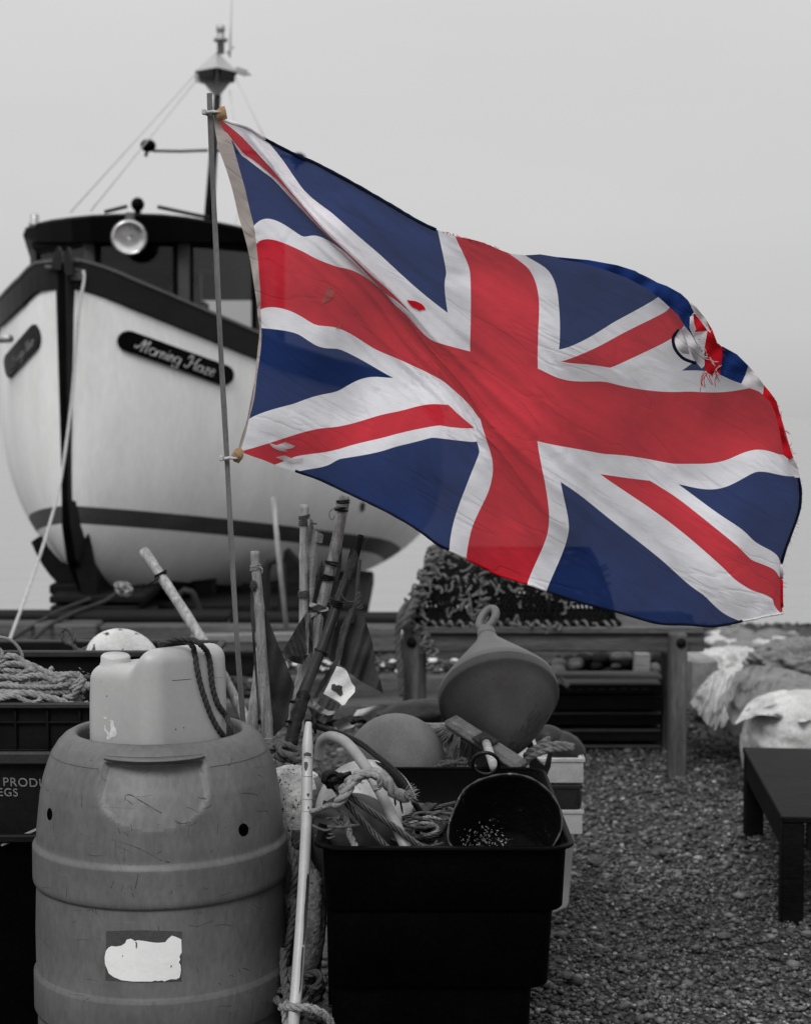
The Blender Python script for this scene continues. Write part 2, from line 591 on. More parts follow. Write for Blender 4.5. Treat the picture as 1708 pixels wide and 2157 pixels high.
def axis_vals(lo, hi, flo, fhi, fine, coarse):
    v = list(np.linspace(lo, flo, coarse, endpoint=False)) + list(np.arange(flo, fhi, fine)) + list(np.linspace(fhi, hi, coarse))
    return v


g = G()
xs_ = axis_vals(-300, 300, -7, 7, 0.12, 14)
ys_ = axis_vals(-200, 45, 2.0, 16, 0.12, 10)
V = []
for y in ys_:
    for x in xs_:
        n_ = mnoise.noise(Vector((x * 1.3, y * 1.3, 0))) * 0.03 + mnoise.noise(Vector((x * 4, y * 4, 3))) * 0.012
        V.append((x, y, max(ground_z(x, y), -8) + (n_ if abs(x) < 8 and 1 < y < 18 else 0) - 0.012))
nx = len(xs_)
Fc = [(j * nx + i, j * nx + i + 1, (j + 1) * nx + i + 1, (j + 1) * nx + i) for j in range(len(ys_) - 1) for i in range(nx - 1)]
g.add(V, Fc)


def ground_mat():
    m = bpy.data.materials.new('shingle_ground')
    m.use_nodes = True
    N, L = m.node_tree.nodes, m.node_tree.links
    b = N['Principled BSDF']
    tc = N.new('ShaderNodeTexCoord')
    vo = N.new('ShaderNodeTexVoronoi'); vo.inputs['Scale'].default_value = 46
    L.new(tc.outputs['Object'], vo.inputs['Vector'])
    bw = N.new('ShaderNodeRGBToBW'); L.new(vo.outputs['Color'], bw.inputs[0])
    mr = N.new('ShaderNodeMapRange')
    mr.inputs['To Min'].default_value, mr.inputs['To Max'].default_value = 0.012, 0.07
    L.new(bw.outputs[0], mr.inputs['Value'])
    L.new(mr.outputs[0], b.inputs['Base Color'])
    b.inputs['Roughness'].default_value = 0.7
    bp = N.new('ShaderNodeBump'); bp.inputs['Strength'].default_value = 0.8; bp.inputs['Distance'].default_value = 0.02
    bp.invert = True
    L.new(vo.outputs['Distance'], bp.inputs['Height']); L.new(bp.outputs[0], b.inputs['Normal'])
    return m


single(g, 'ground', 'grey shingle beach', None, ground_mat(), kind='structure', loc=Vector((0, 0, 0)))


def sea_mat():
    m = bpy.data.materials.new('sea_water')
    m.use_nodes = True
    N, L = m.node_tree.nodes, m.node_tree.links
    b = N['Principled BSDF']
    b.inputs['Base Color'].default_value = (0.25, 0.25, 0.25, 1)
    b.inputs['Roughness'].default_value = 0.22
    b.inputs['IOR'].default_value = 1.33
    tc = N.new('ShaderNodeTexCoord')
    mp = N.new('ShaderNodeMapping'); mp.inputs['Scale'].default_value = (0.12, 0.45, 1)
    L.new(tc.outputs['Object'], mp.inputs[0])
    n = N.new('ShaderNodeTexNoise'); n.inputs['Scale'].default_value = 1.0; n.inputs['Detail'].default_value = 6
    L.new(mp.outputs[0], n.inputs['Vector'])
    bp = N.new('ShaderNodeBump'); bp.inputs['Strength'].default_value = 0.35; bp.inputs['Distance'].default_value = 0.5
    L.new(n.outputs['Fac'], bp.inputs['Height']); L.new(bp.outputs[0], b.inputs['Normal'])
    return m


g = G()
g.add([(-9000, 20, -3), (9000, 20, -3), (9000, 15000, -3), (-9000, 15000, -3)], [(0, 1, 2, 3)], smooth=False)
single(g, 'sea', 'calm pale grey sea', None, sea_mat(), kind='structure', loc=Vector((0, 20, -3)))


def pebble_mat():
    m = bpy.data.materials.new('shingle_pebbles')
    m.use_nodes = True
    N, L = m.node_tree.nodes, m.node_tree.links
    b = N['Principled BSDF']
    at = N.new('ShaderNodeAttribute'); at.attribute_name = 'tone'
    tc = N.new('ShaderNodeTexCoord')
    n = N.new('ShaderNodeTexNoise'); n.inputs['Scale'].default_value = 160; n.inputs['Detail'].default_value = 4
    L.new(tc.outputs['Object'], n.inputs['Vector'])
    r = N.new('ShaderNodeMapRange'); r.inputs['From Min'].default_value, r.inputs['From Max'].default_value = 0.3, 0.7
    r.inputs['To Min'].default_value, r.inputs['To Max'].default_value = 0.7, 1.3
    L.new(n.outputs['Fac'], r.inputs['Value'])
    mu = N.new('ShaderNodeMath'); mu.operation = 'MULTIPLY'
    L.new(at.outputs['Fac'], mu.inputs[0]); L.new(r.outputs[0], mu.inputs[1])
    L.new(mu.outputs[0], b.inputs['Base Color'])
    b.inputs['Roughness'].default_value = 0.55
    b.inputs['Specular IOR Level'].default_value = 0.3
    return m


def ico(sub):
    bm = bmesh.new()
    bmesh.ops.create_icosphere(bm, subdivisions=sub, radius=1)
    v = np.array([x.co[:] for x in bm.verts], dtype=np.float32)
    bm.verts.index_update()
    f = np.array([[q.index for q in x.verts] for x in bm.faces], dtype=np.int32)
    bm.free()
    return v, f


def pebbles():
    rng = np.random.default_rng(11)
    VV, FF, TT = [], [], []
    off = 0
    # (count, x range, y range, size range, detail)
    zones = [(19000, (0.15, 2.2), (4.1, 6.2), (0.0048, 0.0132), 1),
             (15000, (0.15, 2.9), (6.2, 8.6), (0.006, 0.0155), 1),
             (9000, (0.0, 5.0), (8.6, 13.2), (0.010, 0.026), 1),
             (11000, (-3.5, 0.2), (2.4, 9.4), (0.010, 0.022), 1),
             (3500, (2.2, 4.0), (3.0, 8.6), (0.010, 0.022), 1),
             (7000, (0.15, 2.6), (2.2, 4.12), (0.006, 0.016), 1),
             (3000, (-4.6, 0.2), (9.4, 12.8), (0.015, 0.035), 1)]
    for cnt, xr, yr, sr, sub in zones:
        bv_, bf_ = ico(sub)
        nv = len(bv_)
        c = np.stack([rng.uniform(*xr, cnt), rng.uniform(*yr, cnt), np.zeros(cnt)], 1)
        s = sr[0] + (sr[1] - sr[0]) * rng.beta(1.3, 3.2, cnt)
        big = rng.random(cnt) < 0.035
        s[big] *= rng.uniform(1.4, 2.3, big.sum())
        ax = np.stack([s * rng.uniform(0.9, 1.5, cnt), s * rng.uniform(0.75, 1.1, cnt), s * rng.uniform(0.4, 0.75, cnt)], 1)
        z = np.array([ground_z(a, b) + mnoise.noise(Vector((a * 1.3, b * 1.3, 0))) * 0.03 + mnoise.noise(Vector((a * 4, b * 4, 3))) * 0.012 for a, b in c[:, :2]])
        c[:, 2] = z - 0.008 + rng.uniform(0.0, 0.011, cnt) + ax[:, 2] * 0.3
        yaw, tl = rng.uniform(0, 6.283, cnt), rng.normal(0, 0.35, cnt)
        P_ = bv_[None] * ax[:, None, :]
        P_ = P_ * (1 + 0.16 * np.sin(bv_[None, :, [1, 2, 0]] * 2.6 + rng.uniform(0, 6, (cnt, 1, 3))))
        ct, st = np.cos(tl)[:, None], np.sin(tl)[:, None]
        y2 = P_[:, :, 1] * ct - P_[:, :, 2] * st
        z2 = P_[:, :, 1] * st + P_[:, :, 2] * ct
        cy, sy = np.cos(yaw)[:, None], np.sin(yaw)[:, None]
        x3 = P_[:, :, 0] * cy - y2 * sy
        y3 = P_[:, :, 0] * sy + y2 * cy
        W = np.stack([x3, y3, z2], 2) + c[:, None, :]
        tone = 0.016 + 0.24 * rng.beta(1.0, 4.0, cnt)
        tone[rng.random(cnt) < 0.07] *= 2.3
        VV.append(W.reshape(-1, 3).astype(np.float32))
        FF.append((bf_[None] + (np.arange(cnt) * nv)[:, None, None] + off).reshape(-1, 3))
        TT.append(np.repeat(tone, nv).astype(np.float32))
        off += cnt * nv
    V_, F_, T_ = np.concatenate(VV), np.concatenate(FF).astype(np.int32), np.concatenate(TT)
    me = bpy.data.meshes.new('pebbles')
    me.vertices.add(len(V_)); me.vertices.foreach_set('co', V_.ravel())
    me.loops.add(F_.size); me.loops.foreach_set('vertex_index', F_.ravel())
    me.polygons.add(len(F_)); me.polygons.foreach_set('loop_start', np.arange(len(F_), dtype=np.int32) * 3)
    me.polygons.foreach_set('use_smooth', np.ones(len(F_), dtype=bool))
    me.update(calc_edges=True)
    a = me.attributes.new('tone', 'FLOAT', 'POINT'); a.data.foreach_set('value', T_)
    me.materials.append(pebble_mat())
    o = bpy.data.objects.new('shingle', me)
    COL.objects.link(o)
    o['label'], o['kind'], o['category'] = 'loose grey pebbles covering the beach', 'stuff', 'shingle'


pebbles()

# ================================================================== FISHING BOAT
BOW = Vector((-2.142, 10.5, 0))
YAW = R(8.8)
A_ = Vector((math.sin(YAW), math.cos(YAW), 0))
B_ = Vector((math.cos(YAW), -math.sin(YAW), 0))
TRIM = 0.13


def BW(s, b, z):
    return BOW + A_ * s + B_ * b + Vector((0, 0, z - TRIM * s))


def breadth(s):
    b = 1.73 * min(max(s, 0) / 3.4, 1.0) ** 0.62
    if s > 4:
        b *= 1 - 0.45 * ((s - 4) / 4.5) ** 2
    return b


SHEER_S = [0, 0.1, 0.25, 0.5, 0.8, 1.2, 1.7, 2.4, 3.4, 9]
SHEER_R = None
SHEER_L = None


def sheer(s, side=1):
    tab = SHEER_R if side > 0 else SHEER_L
    return float(np.interp(s, SHEER_S, tab))


def _fit_sheer():
    """height of the gunwale along each side, from its slope in the view"""
    global SHEER_R, SHEER_L
    for side in (1, -1):
        out = []
        for s in SHEER_S:
            p = BW(s, side * breadth(s), 0)
            px = 854 + p.x / p.y * F
            y = 560 + max(0, px - 172) * 0.421 if side > 0 else 562 + max(0, 96 - px) * 0.98
            if s > 1.9:
                y = None
            out.append(CAM_Z + (880 - y) / F * p.y + TRIM * s if y is not None else out[-1] + 0.02)
        if side > 0:
            SHEER_R = out
        else:
            SHEER_L = out


def keel(s):
    pts = [(-0.02, 1.02), (0.12, 0.84), (0.35, 0.68), (0.8, 0.57), (1.6, 0.53), (3.6, 0.56), (5.0, 0.66), (9, 1.1)]
    for (a, za), (b, zb) in zip(pts, pts[1:]):
        if s <= b:
            t = max(0.0, (s - a) / (b - a))
            return za + (zb - za) * t
    return 1.1


def hull_b(s, z, side=1):
    zk, zs = keel(s), sheer(s, side)
    t = min(max((z - zk) / (zs - zk), 0), 1)
    n = 3.2 + min(s, 1.5) * 0.3
    return breadth(s) * (1 - (1 - t) ** n) ** 0.62 * (1 + 0.03 * math.sin(math.pi * t))


_fit_sheer()
g = G()
st = [0, 0.004, 0.015, 0.04, 0.08, 0.13, 0.2, 0.28, 0.38, 0.5, 0.65, 0.82, 1.0, 1.25, 1.5, 1.8, 2.1, 2.4, 2.7, 3.0, 3.3, 3.7, 4.2, 4.8, 5.5, 6.3, 7.2, 8.0, 8.5]
Z_T, Z_B = 1.115, 1.005
for side in (1, -1):
    V, Fc, mi = [], [], []
    rows = 18 + 3 + 16
    for s in st:
        zs, zk = sheer(s, side), keel(s)
        zz = [zs + (Z_T - zs) * i / 18 for i in range(18)] + [Z_T + (Z_B - Z_T) * i / 3 for i in range(3)]
        low = min(Z_B, max(zk, 0))
        zz += [Z_B + (zk - Z_B) * (i / 16) ** 0.8 for i in range(17)]
        for z in zz:
            z = max(z, zk)
            V.append(BW(s, side * hull_b(s, z, side), z))
    nr = rows + 1
    for i in range(len(st) - 1):
        for j in range(nr - 1):
            q = (i * nr + j, i * nr + j + 1, (i + 1) * nr + j + 1, (i + 1) * nr + j)
            Fc.append(q if side > 0 else q[::-1])
            mi.append(1 if 18 <= j < 21 else 0)
    g.add(V, Fc, mi, True)
# transom
hull_g = g
hull_bv = g.bvh()
boat = thing('fishing_boat', 'white beached fishing boat with a dark wheelhouse and a grey waterline stripe', 'boat', BW(2, 0, 0.4))
part(g, 'hull', [M_hull, M_stripe], boat)
g = G()
V = []
for s in st[2:]:
    for side in (-1, 1):
        V.append(BW(s, side * (hull_b(s, sheer(s, side), side) - 0.02), min(sheer(s, 1), sheer(s, -1)) - 0.2))
g.add(V, [(2 * i, 2 * i + 1, 2 * i + 3, 2 * i + 2) for i in range(len(st) - 3)], 0, False)
n_ = len(st) - 1
sl = st[-1]
tr = [BW(sl, hull_b(sl, z), z) for z in np.linspace(sheer(sl), keel(sl), 10)] + [BW(sl, -hull_b(sl, z), z) for z in np.linspace(keel(sl), sheer(sl), 10)]
g.add(tr, [tuple(range(20))], 0, False)
part(g, 'deck', M_dkgrey, boat)

# bulwark boards and their capping
for side in (1, -1):
    g = G()
    V = []
    sb = [0.0, 0.002, 0.006, 0.015, 0.04, 0.09, 0.16, 0.26, 0.4, 0.6, 0.85, 1.1, 1.5, 2, 2.6, 3.3, 4.2, 5.5, 7, 8.4]
    for s in sb:
        zs = sheer(s, side) + 0.02
        b = hull_b(s, sheer(s, side), side)
        for db, dz in ((0.035, -0.165), (0.04, 0.0), (-0.05, 0.0), (-0.05, -0.175)):
            V.append(BW(s, side * (b + db), zs + dz))
    Fc = []
    for i in range(len(sb) - 1):
        for j in range(4):
            k = (j + 1) % 4
            Fc.append((4 * i + j, 4 * i + k, 4 * i + 4 + k, 4 * i + 4 + j))
    Fc += [(0, 1, 2, 3), tuple(4 * (len(sb) - 1) + j for j in (3, 2, 1, 0))]
    g.add(V, Fc, 0, False)
    bw_o = part(g, 'bulwark', M_dkgrey, boat)
    g = G()
    V = []
    for s in sb:
        zs = sheer(s, side) + 0.024
        b = hull_b(s, sheer(s, side), side)
        w_ = 0.055 if side > 0 else 0.11
        for db, dz in ((0.05, 0.0), (0.05, 0.02), (-w_, 0.022), (-w_, 0.0)):
            V.append(BW(s, side * (b + db), zs + dz))
    g.add(V, Fc, 0, False)
    part(g, 'capping_rail', M_midgrey, bw_o)

# stem post running down into forefoot and keel
g = G()
sp = [(-0.05, 2.64, 0.076), (-0.045, 2.45, 0.072), (-0.04, 2.1, 0.062), (-0.035, 1.6, 0.048), (-0.03, 1.15, 0.038), (-0.01, 0.98, 0.058), (0.08, 0.77, 0.07), (0.3, 0.58, 0.075), (0.8, 0.47, 0.06), (1.6, 0.42, 0.06), (5.2, 0.46, 0.06)]
V = []
for i, (s, z, hw) in enumerate(sp):
    ds, dz = (0.14, 0.0) if i < 5 else (0.10, 0.16) if i < 8 else (0.02, 0.16)
    V += [BW(s, hw * 0.55, z), BW(s + ds, hw * 1.25, z + dz), BW(s + ds, -hw * 1.25, z + dz), BW(s, -hw * 0.55, z)]
Fc = []
for i in range(len(sp) - 1):
    for j in range(4):
        k = (j + 1) % 4
        Fc.append((4 * i + j, 4 * i + k, 4 * i + 4 + k, 4 * i + 4 + j))
Fc += [(0, 1, 2, 3)]
g.add(V, Fc, 0, False)
stem = part(g, 'stem', M_dkgrey, boat)
g = G()
V = []
for i, (s, z, hw) in enumerate(sp[:9]):
    V += [BW(s - 0.012, 0.02, z), BW(s + 0.02, 0.022, z), BW(s + 0.02, -0.022, z), BW(s - 0.012, -0.02, z)]
g.add(V, [(4 * i + j, 4 * i + (j + 1) % 4, 4 * i + 4 + (j + 1) % 4, 4 * i + 4 + j) for i in range(8) for j in range(4)], 0, False)
part(g, 'stem_band', M_black, stem)
# iron forefoot plates and bilge runners
g = G()
g.prism([(148, 1072), (162, 1074), (176, 1092), (188, 1130), (199, 1185), (205, 1228), (203, 1252), (190, 1268), (172, 1250), (156, 1190)], 10.62, 0.03, 0)
part(g, 'forefoot_plate', M_iron, boat)
g = G()
for side, s0 in ((-1, 0.9), (1, 1.1)):
    pts = []
    for k in range(9):
        s = s0 + k * 0.6
        pts.append(BW(s, side * (hull_b(s, 0.66) + 0.02), 0.62))
    g.tube(pts, 0.06, 6, smooth=False)
part(g, 'bilge_keel', M_black, boat)
g = G()
g.prism([(65, 1142), (80, 1131), (93, 1154), (108, 1172), (122, 1186), (150, 1196), (166, 1235), (186, 1262), (240, 1272), (240, 1292), (190, 1274), (165, 1262), (140, 1245), (122, 1231), (104, 1211), (89, 1190), (76, 1166)], 10.95, 0.12, 0)
part(g, 'bow_runner', M_iron, boat)

# name boards with script lettering
def ell(cx, cy, rx, ry):
    return [(cx + rx * math.cos(t), cy + ry * math.sin(t)) for t in np.linspace(0.4, 0.4 + 2 * math.pi, 14)]


SCRIPT = [[(0, .65), (.08, .3), (.35, .4), (.7, 1.0), (1.1, 1.75), (1.05, .9), (.95, 0)], [(1.02, .7), (1.42, 1.4), (1.72, 1.75), (1.62, .9), (1.56, .1), (1.8, .05)],
          ell(2.45, .5, .42, .5), [(3.0, .9), (3.02, .5), (2.97, 0)], [(3.0, .5), (3.2, .85), (3.42, .9)],
          [(3.62, .95), (3.6, .5), (3.57, 0)], [(3.6, .5), (3.85, .95), (4.05, .8), (4.02, .1), (4.2, .05)],
          [(4.45, .95), (4.42, .1), (4.6, .05)], [(4.5, 1.32), (4.56, 1.38)],
          [(4.8, .95), (4.78, .5), (4.75, 0)], [(4.78, .5), (5.03, .95), (5.23, .8), (5.2, .1), (5.38, .05)],
          ell(5.85, .5, .36, .48), [(6.25, .95), (6.22, .2), (6.12, -.5), (5.8, -.9), (5.42, -.7), (5.55, -.35)],
          [(7.12, 1.3), (7.3, 1.68), (7.66, 1.76), (7.62, 1.0), (7.45, .2), (7.15, 0), (6.95, .28)],
          [(8.65, 1.8), (8.42, 1.5), (8.3, .8), (8.32, .1), (8.6, .03)], [(7.58, .86), (8.32, .92)],
          ell(9.0, .45, .36, .45), [(9.38, .92), (9.36, .15), (9.55, .03)],
          [(9.7, .85), (10.15, .9), (9.68, .05), (10.2, .02)],
          [(10.45, .45), (10.9, .62), (10.82, .95), (10.5, .82), (10.4, .3), (10.62, 0), (10.98, .2)]]


def nameboard(outline, o, ex, ey, r, txt_r, slant, board_mat, let_mat, label):
    g = G()
    decal(g, outline, hull_bv, 0.022, 8)
    n0 = len(g.v)
    bv = g.bvh()
    # sides down to the hull
    ol = outline
    V = []
    for (x, y) in ol:
        V += [hit(hull_bv, x, y, 0.022), hit(hull_bv, x, y, -0.005)]
    g.add(V, [(2 * i, 2 * ((i + 1) % len(ol)), 2 * ((i + 1) % len(ol)) + 1, 2 * i + 1) for i in range(len(ol))], 0, False)
    nb = part(g, 'name_board', board_mat, boat, label)
    g = G()
    for stroke in SCRIPT:
        pts = [Vector((x + slant * y, y, 0)) for x, y in stroke]
        pts = spline(pts, 0.12) if len(pts) > 2 else pts
        W = [hit(bv, o[0] + p.x * ex[0] + p.y * ey[0], o[1] + p.x * ex[1] + p.y * ey[1], 0.003) for p in pts]
        W = [w for w in W if w is not None]
        if len(W) > 1:
            g.tube(W, [txt_r * (0.8 + 0.45 * abs(math.sin(i * 0.35))) for i in range(len(W))], 6)
    part(g, 'lettering', let_mat, nb)


def roundboard(p, q, hw, n=8):
    p, q = Vector(p), Vector(q)
    d = (q - p).normalized()
    nrm = Vector((-d.y, d.x))
    out = []
    for k in range(n + 1):
        a = math.pi * k / n
        out.append(p + nrm * hw * math.cos(a) - d * hw * math.sin(a))
    for k in range(n + 1):
        a = math.pi * k / n
        out.append(q - nrm * hw * math.cos(a) + d * hw * math.sin(a))
    return [(v.x, v.y) for v in out]


nameboard(roundboard((268, 718), (467, 790), 21.5), (281, 735), (15.2, 5.3), (2.2, -15.0), 0.01, 0.0034, 0.22, M_black, M_letter, None)
nameboard([(77, 683), (84, 695), (87, 708), (87, 720), (84, 731), (24, 796), (19, 789), (16, 776), (14, 761), (17, 749), (72, 685)],
          (22, 781), (4.4, -4.9), (0.3, -12.5), 0.01, 0.0030, 0.15, M_dkgrey, mat('faded_letter_paint', 0.2, 0.6, 0.1), None)

# wheelhouse
M_postw = mat('window_post_paint', 0.055, 0.5, 0.2, (4, 4, 4), spec=0.15)
WHP = {'A': (74, 12.95), 'B': (190, 12.3), 'C': (388, 12.3), 'D': (548, 12.8), 'E': (590, 14.35), 'F': (128, 14.35)}
WH = {k: Vector((P(px, 600, Y).x, Y, 0)) for k, (px, Y) in WHP.items()}
Z0, ZS, ZH, ZT = 1.75, 2.2, 2.965, 3.06

g = G()


def wall(g, p, q, z0, z1, t=0.05, m=0):
    g.beam(p + Vector((0, 0, (z0 + z1) / 2)), q + Vector((0, 0, (z0 + z1) / 2)), t, z1 - z0, m=m, bevel=0.003)


for a, b in ('AB', 'BC', 'CD', 'DE', 'FA'):
    wall(g, WH[a], WH[b], Z0, ZS)
    wall(g, WH[a], WH[b], ZH + (0.06 if a == 'F' else 0), ZT)
# rear wall, solid apart from a small pane and a low doorway
def rear(px0, px1, y0, y1):
    p, q = P(px0, y0, 14.35), P(px1, y1, 14.35)
    g.box(((p.x + q.x) / 2, 14.35, (p.z + q.z) / 2), (q.x - p.x, 0.05, p.z - q.z), bevel=0)


rear(128, 424, 500, 760)
rear(424, 540, 500, 632); rear(424, 540, 716, 760); rear(540, 600, 500, 760)
house = part(g, 'wheelhouse', M_black, boat)
for k in 'ABCDEF':
    g = G()
    g.box(WH[k] + Vector((0, 0, (ZS + ZH) / 2)), (0.085 if k in 'BC' else 0.06, 0.075, ZH - ZS + 0.02), bevel=0.006)
    part(g, 'window_post', M_postw, house)


def glass_mat():
    m = bpy.data.materials.new('window_glass')
    m.use_nodes = True
    N, L = m.node_tree.nodes, m.node_tree.links
    N.clear()
    o = N.new('ShaderNodeOutputMaterial')
    t = N.new('ShaderNodeBsdfTransparent'); t.inputs[0].default_value = (0.75, 0.75, 0.75, 1)
    gl = N.new('ShaderNodeBsdfGlossy'); gl.inputs['Roughness'].default_value = 0.08
    gl.inputs['Color'].default_value = (0.55, 0.55, 0.55, 1)
    fr = N.new('ShaderNodeFresnel'); fr.inputs['IOR'].default_value = 1.5
    mx = N.new('ShaderNodeMixShader')
    L.new(fr.outputs[0], mx.inputs[0]); L.new(t.outputs[0], mx.inputs[1]); L.new(gl.outputs[0], mx.inputs[2])
    L.new(mx.outputs[0], o.inputs[0])
    return m


M_glass = glass_mat()
for a, b in ('AB', 'BC', 'CD', 'DE', 'FA'):
    p, q = WH[a], WH[b]
    d = (q - p).normalized()
    p2, q2 = p + d * 0.045, q - d * 0.045
    g = G()
    for z in (ZS + 0.02, ZH - 0.02):
        g.beam(p2 + Vector((0, 0, z)), q2 + Vector((0, 0, z)), 0.035, 0.036, bevel=0.002)
    for e in (p2 + d * 0.018, q2 - d * 0.018):
        g.box(e + Vector((0, 0, (ZS + ZH) / 2)), (0.036, 0.036, ZH - ZS - 0.078), bevel=0.002)
    wf = part(g, 'window', M_black, house)
    g = G()
    wall(g, p2 + d * 0.03, q2 - d * 0.03, ZS + 0.035, ZH - 0.035, 0.006)
    part(g, 'pane', M_glass, wf)
# instrument shelf seen dimly through the centre pane
g = G()
g.box((WH['B'].x + 0.35, 12.75, 2.52), (0.9, 0.35, 0.06))
g.box((WH['B'].x + 0.2, 12.72, 2.64), (0.26, 0.2, 0.17))
g.box((WH['B'].x + 0.62, 12.78, 2.62), (0.2, 0.16, 0.12))
g.box((WH['B'].x + 0.3, 13.3, 2.86), (1.0, 0.4, 0.06))
part(g, 'dashboard', M_midgrey, house)

# roof with a cambered top
top = [(48, 489, 12.95), (52, 478, 12.9), (75, 468, 12.7), (105, 461, 12.5), (150, 455, 12.25), (190, 451, 12.12), (240, 448.5, 12.1), (290, 447.5, 12.1), (340, 449, 12.1), (388, 454, 12.12), (440, 462, 12.3), (500, 474, 12.5), (550, 487, 12.65), (566, 497, 12.7)]
g = G()
V = []
for px, py, Y in top:
    f_ = P(px, py, Y)
    zb = P(px, 508 if px > 60 else 500, Y).z
    bk = Vector((f_.x * (14.6 / Y) * 0.98, 14.6, f_.z - 0.03))
    V += [Vector((f_.x, Y + 0.03, zb)), f_ - Vector((0, 0, 0.02)), f_ + Vector((0, 0.03, 0)), bk, Vector((bk.x, bk.y, zb - 0.02))]
Fc = []
for i in range(len(top) - 1):
    for j in range(5):
        k = (j + 1) % 5
        Fc.append((5 * i + k, 5 * i + j, 5 * i + 5 + j, 5 * i + 5 + k))
Fc += [(0, 1, 2, 3, 4), tuple(5 * (len(top) - 1) + j for j in (4, 3, 2, 1, 0))]
g.add(V, Fc, 0, False)
part(g, 'wheelhouse_roof', M_black, boat)
g = G()
g.tube(PS([(220, 446), (268, 434)], 12.4), 0.014, 8)
part(g, 'roof_rail', M_dkgrey, boat)
g = G()
g.tube(PS([(332, 435), (392, 448), (440, 458)], 12.4), 0.014, 8)
part(g, 'roof_rail', M_dkgrey, boat)
g = G()
c = P(290, 430, 12.6)
g.blob(c, (0.05, 0.05, 0.053))
g.tube([c - Vector((0, 0, 0.12)), c], 0.025, 8)
part(g, 'horn', M_black, boat)
g = G()
c = P(73, 462, 12.75)
g.lathe([(0, -0.06), (0.045, -0.06), (0.045, -0.02), (0.03, -0.015), (0.033, 0.03), (0.02, 0.045), (0, 0.048)], c, n=16)
part(g, 'navigation_light', M_steel, boat)
# searchlight
c = P(272, 500, 12.02)
ax = (CAMV - c).normalized() + Vector((0, 0, 0.02))
g = G()
g.lathe([(0, -0.16), (0.06, -0.15), (0.11, -0.09), (0.128, -0.02), (0.131, 0.02), (0.128, 0.03), (0.112, 0.03), (0.11, 0.012)], c, ax, 40)
g.box(c + Vector((0, 0.05, 0.15)), (0.06, 0.06, 0.07))
sl_o = part(g, 'searchlight', M_midgrey, boat)
g = G()
g.lathe([(0.113, 0.026), (0.122, 0.034), (0.113, 0.04), (0.106, 0.03), (0.113, 0.026)], c, ax, 40)
part(g, 'chrome_rim', M_chrome, sl_o)
g = G()
g.lathe([(0.108, 0.022), (0.095, -0.005), (0.075, -0.035), (0.05, -0.058), (0.02, -0.072), (0, -0.074)], c, ax, 40)
g.blob(c + ax * -0.03, 0.016)
part(g, 'reflector', M_chrome, sl_o)

# bow fairlead with two cheeks
g = G()
for pts in ([(107, 566), (110, 545), (116, 528), (122, 518), (127, 526), (131, 545), (128, 568)], [(135, 570), (134, 545), (138, 528), (143, 519), (147, 530), (152, 560), (153, 578), (140, 580)]):
    g.prism(pts, 10.42 if pts[0][0] < 130 else 10.38, 0.07)
a_, b_ = P(118, 552, 10.45), P(148, 552, 10.42)
g.tube([a_, b_], 0.02, 10)
part(g, 'fairlead', M_mast, boat)
g = G()
g.tube(PS([(95, 562), (150, 566), (178, 572)], 10.5), 0.012, 8)
g.box(P(165, 583, 10.52), (0.1, 0.1, 0.05))
part(g, 'bow_fitting', M_midgrey, boat)
g = G()
g.tube([P(-30, 714, 11.0), P(21, 713, 10.75)], 0.027, 12)
part(g, 'exhaust_pipe', M_steel, boat)
g = G()
decal(g, [(759, 1060), (764, 1056), (768, 1062), (767, 1072), (762, 1079), (758, 1072)], hull_bv, 0.006, 5)
part(g, 'hull_fitting', M_mark, boat)

# mast with radar reflector, lights and aerial
YM = 13.2
g = G()
g.tube(PS([(439, 480), (449, 330), (458, 200)], YM), [0.042, 0.034, 0.028], 12)
mast = part(g, 'mast', M_mast, boat)
g = G()
g.tube(PS([(322, 317), (380, 318), (438, 316)], YM), 0.011, 8)
g.tube(PS([(452, 316), (560, 322), (618, 332)], YM), 0.011, 8)
part(g, 'crossarm', M_mast, mast)
for px, py in ((312, 306), (628, 334)):
    g = G()
    c = P(px, py, YM)
    g.blob(c, (0.062, 0.055, 0.05))
    g.tube([c, c + Vector((-0.02, 0, -0.085))], 0.013, 8)
    part(g, 'deck_lamp', M_black, mast)
c = P(456, 151, YM)
g = G()
a = 0.168
q = Matrix.Rotation(R(8), 3, 'Z')
T_, L_, R_, Fr, Bk, Bt = [c + q @ Vector(v) for v in ((0, 0, 0.155), (-a, 0, 0.0), (a, 0, 0.0), (0, -a, 0.0), (0, a, 0.0), (0, 0, -0.215))]
def plate(pts, t=0.004):
    n = (pts[1] - pts[0]).cross(pts[2] - pts[0]).normalized() * t
    k = len(pts)
    g.add([p + n for p in pts] + [p - n for p in pts], [tuple(range(k)), tuple(range(2 * k - 1, k - 1, -1))] + [(i, (i + 1) % k, k + (i + 1) % k, k + i) for i in range(k)], 0, False)
for u, w in ((L_, Fr), (Fr, R_), (R_, Bk), (Bk, L_)):
    plate([T_, u, w])
dn = Vector((0, 0, -0.05))
plate([L_, R_, Bt]); plate([Fr, Bk, Bt])
plate([L_, L_ + dn * 1.6, Bt.lerp(L_, 0.55)])
part(g, 'radar_reflector', M_refl, mast)
g = G()
for u, w in ((L_, Fr), (Fr, R_), (R_, Bk), (Bk, L_)):
    m_ = (u + w) / 2
    plate([u + Vector((0, 0, -0.004)), w + Vector((0, 0, -0.004)), c + Vector((0, 0, -0.004))], 0.002)
    plate([u.lerp(m_, 0.3), w.lerp(m_, 0.3), w.lerp(m_, 0.35) + dn * 1.4, u.lerp(m_, 0.35) + dn * 1.4], 0.003)
part(g, 'reflector_base', M_mast, mast)
g = G()
c = P(465, 112, YM)
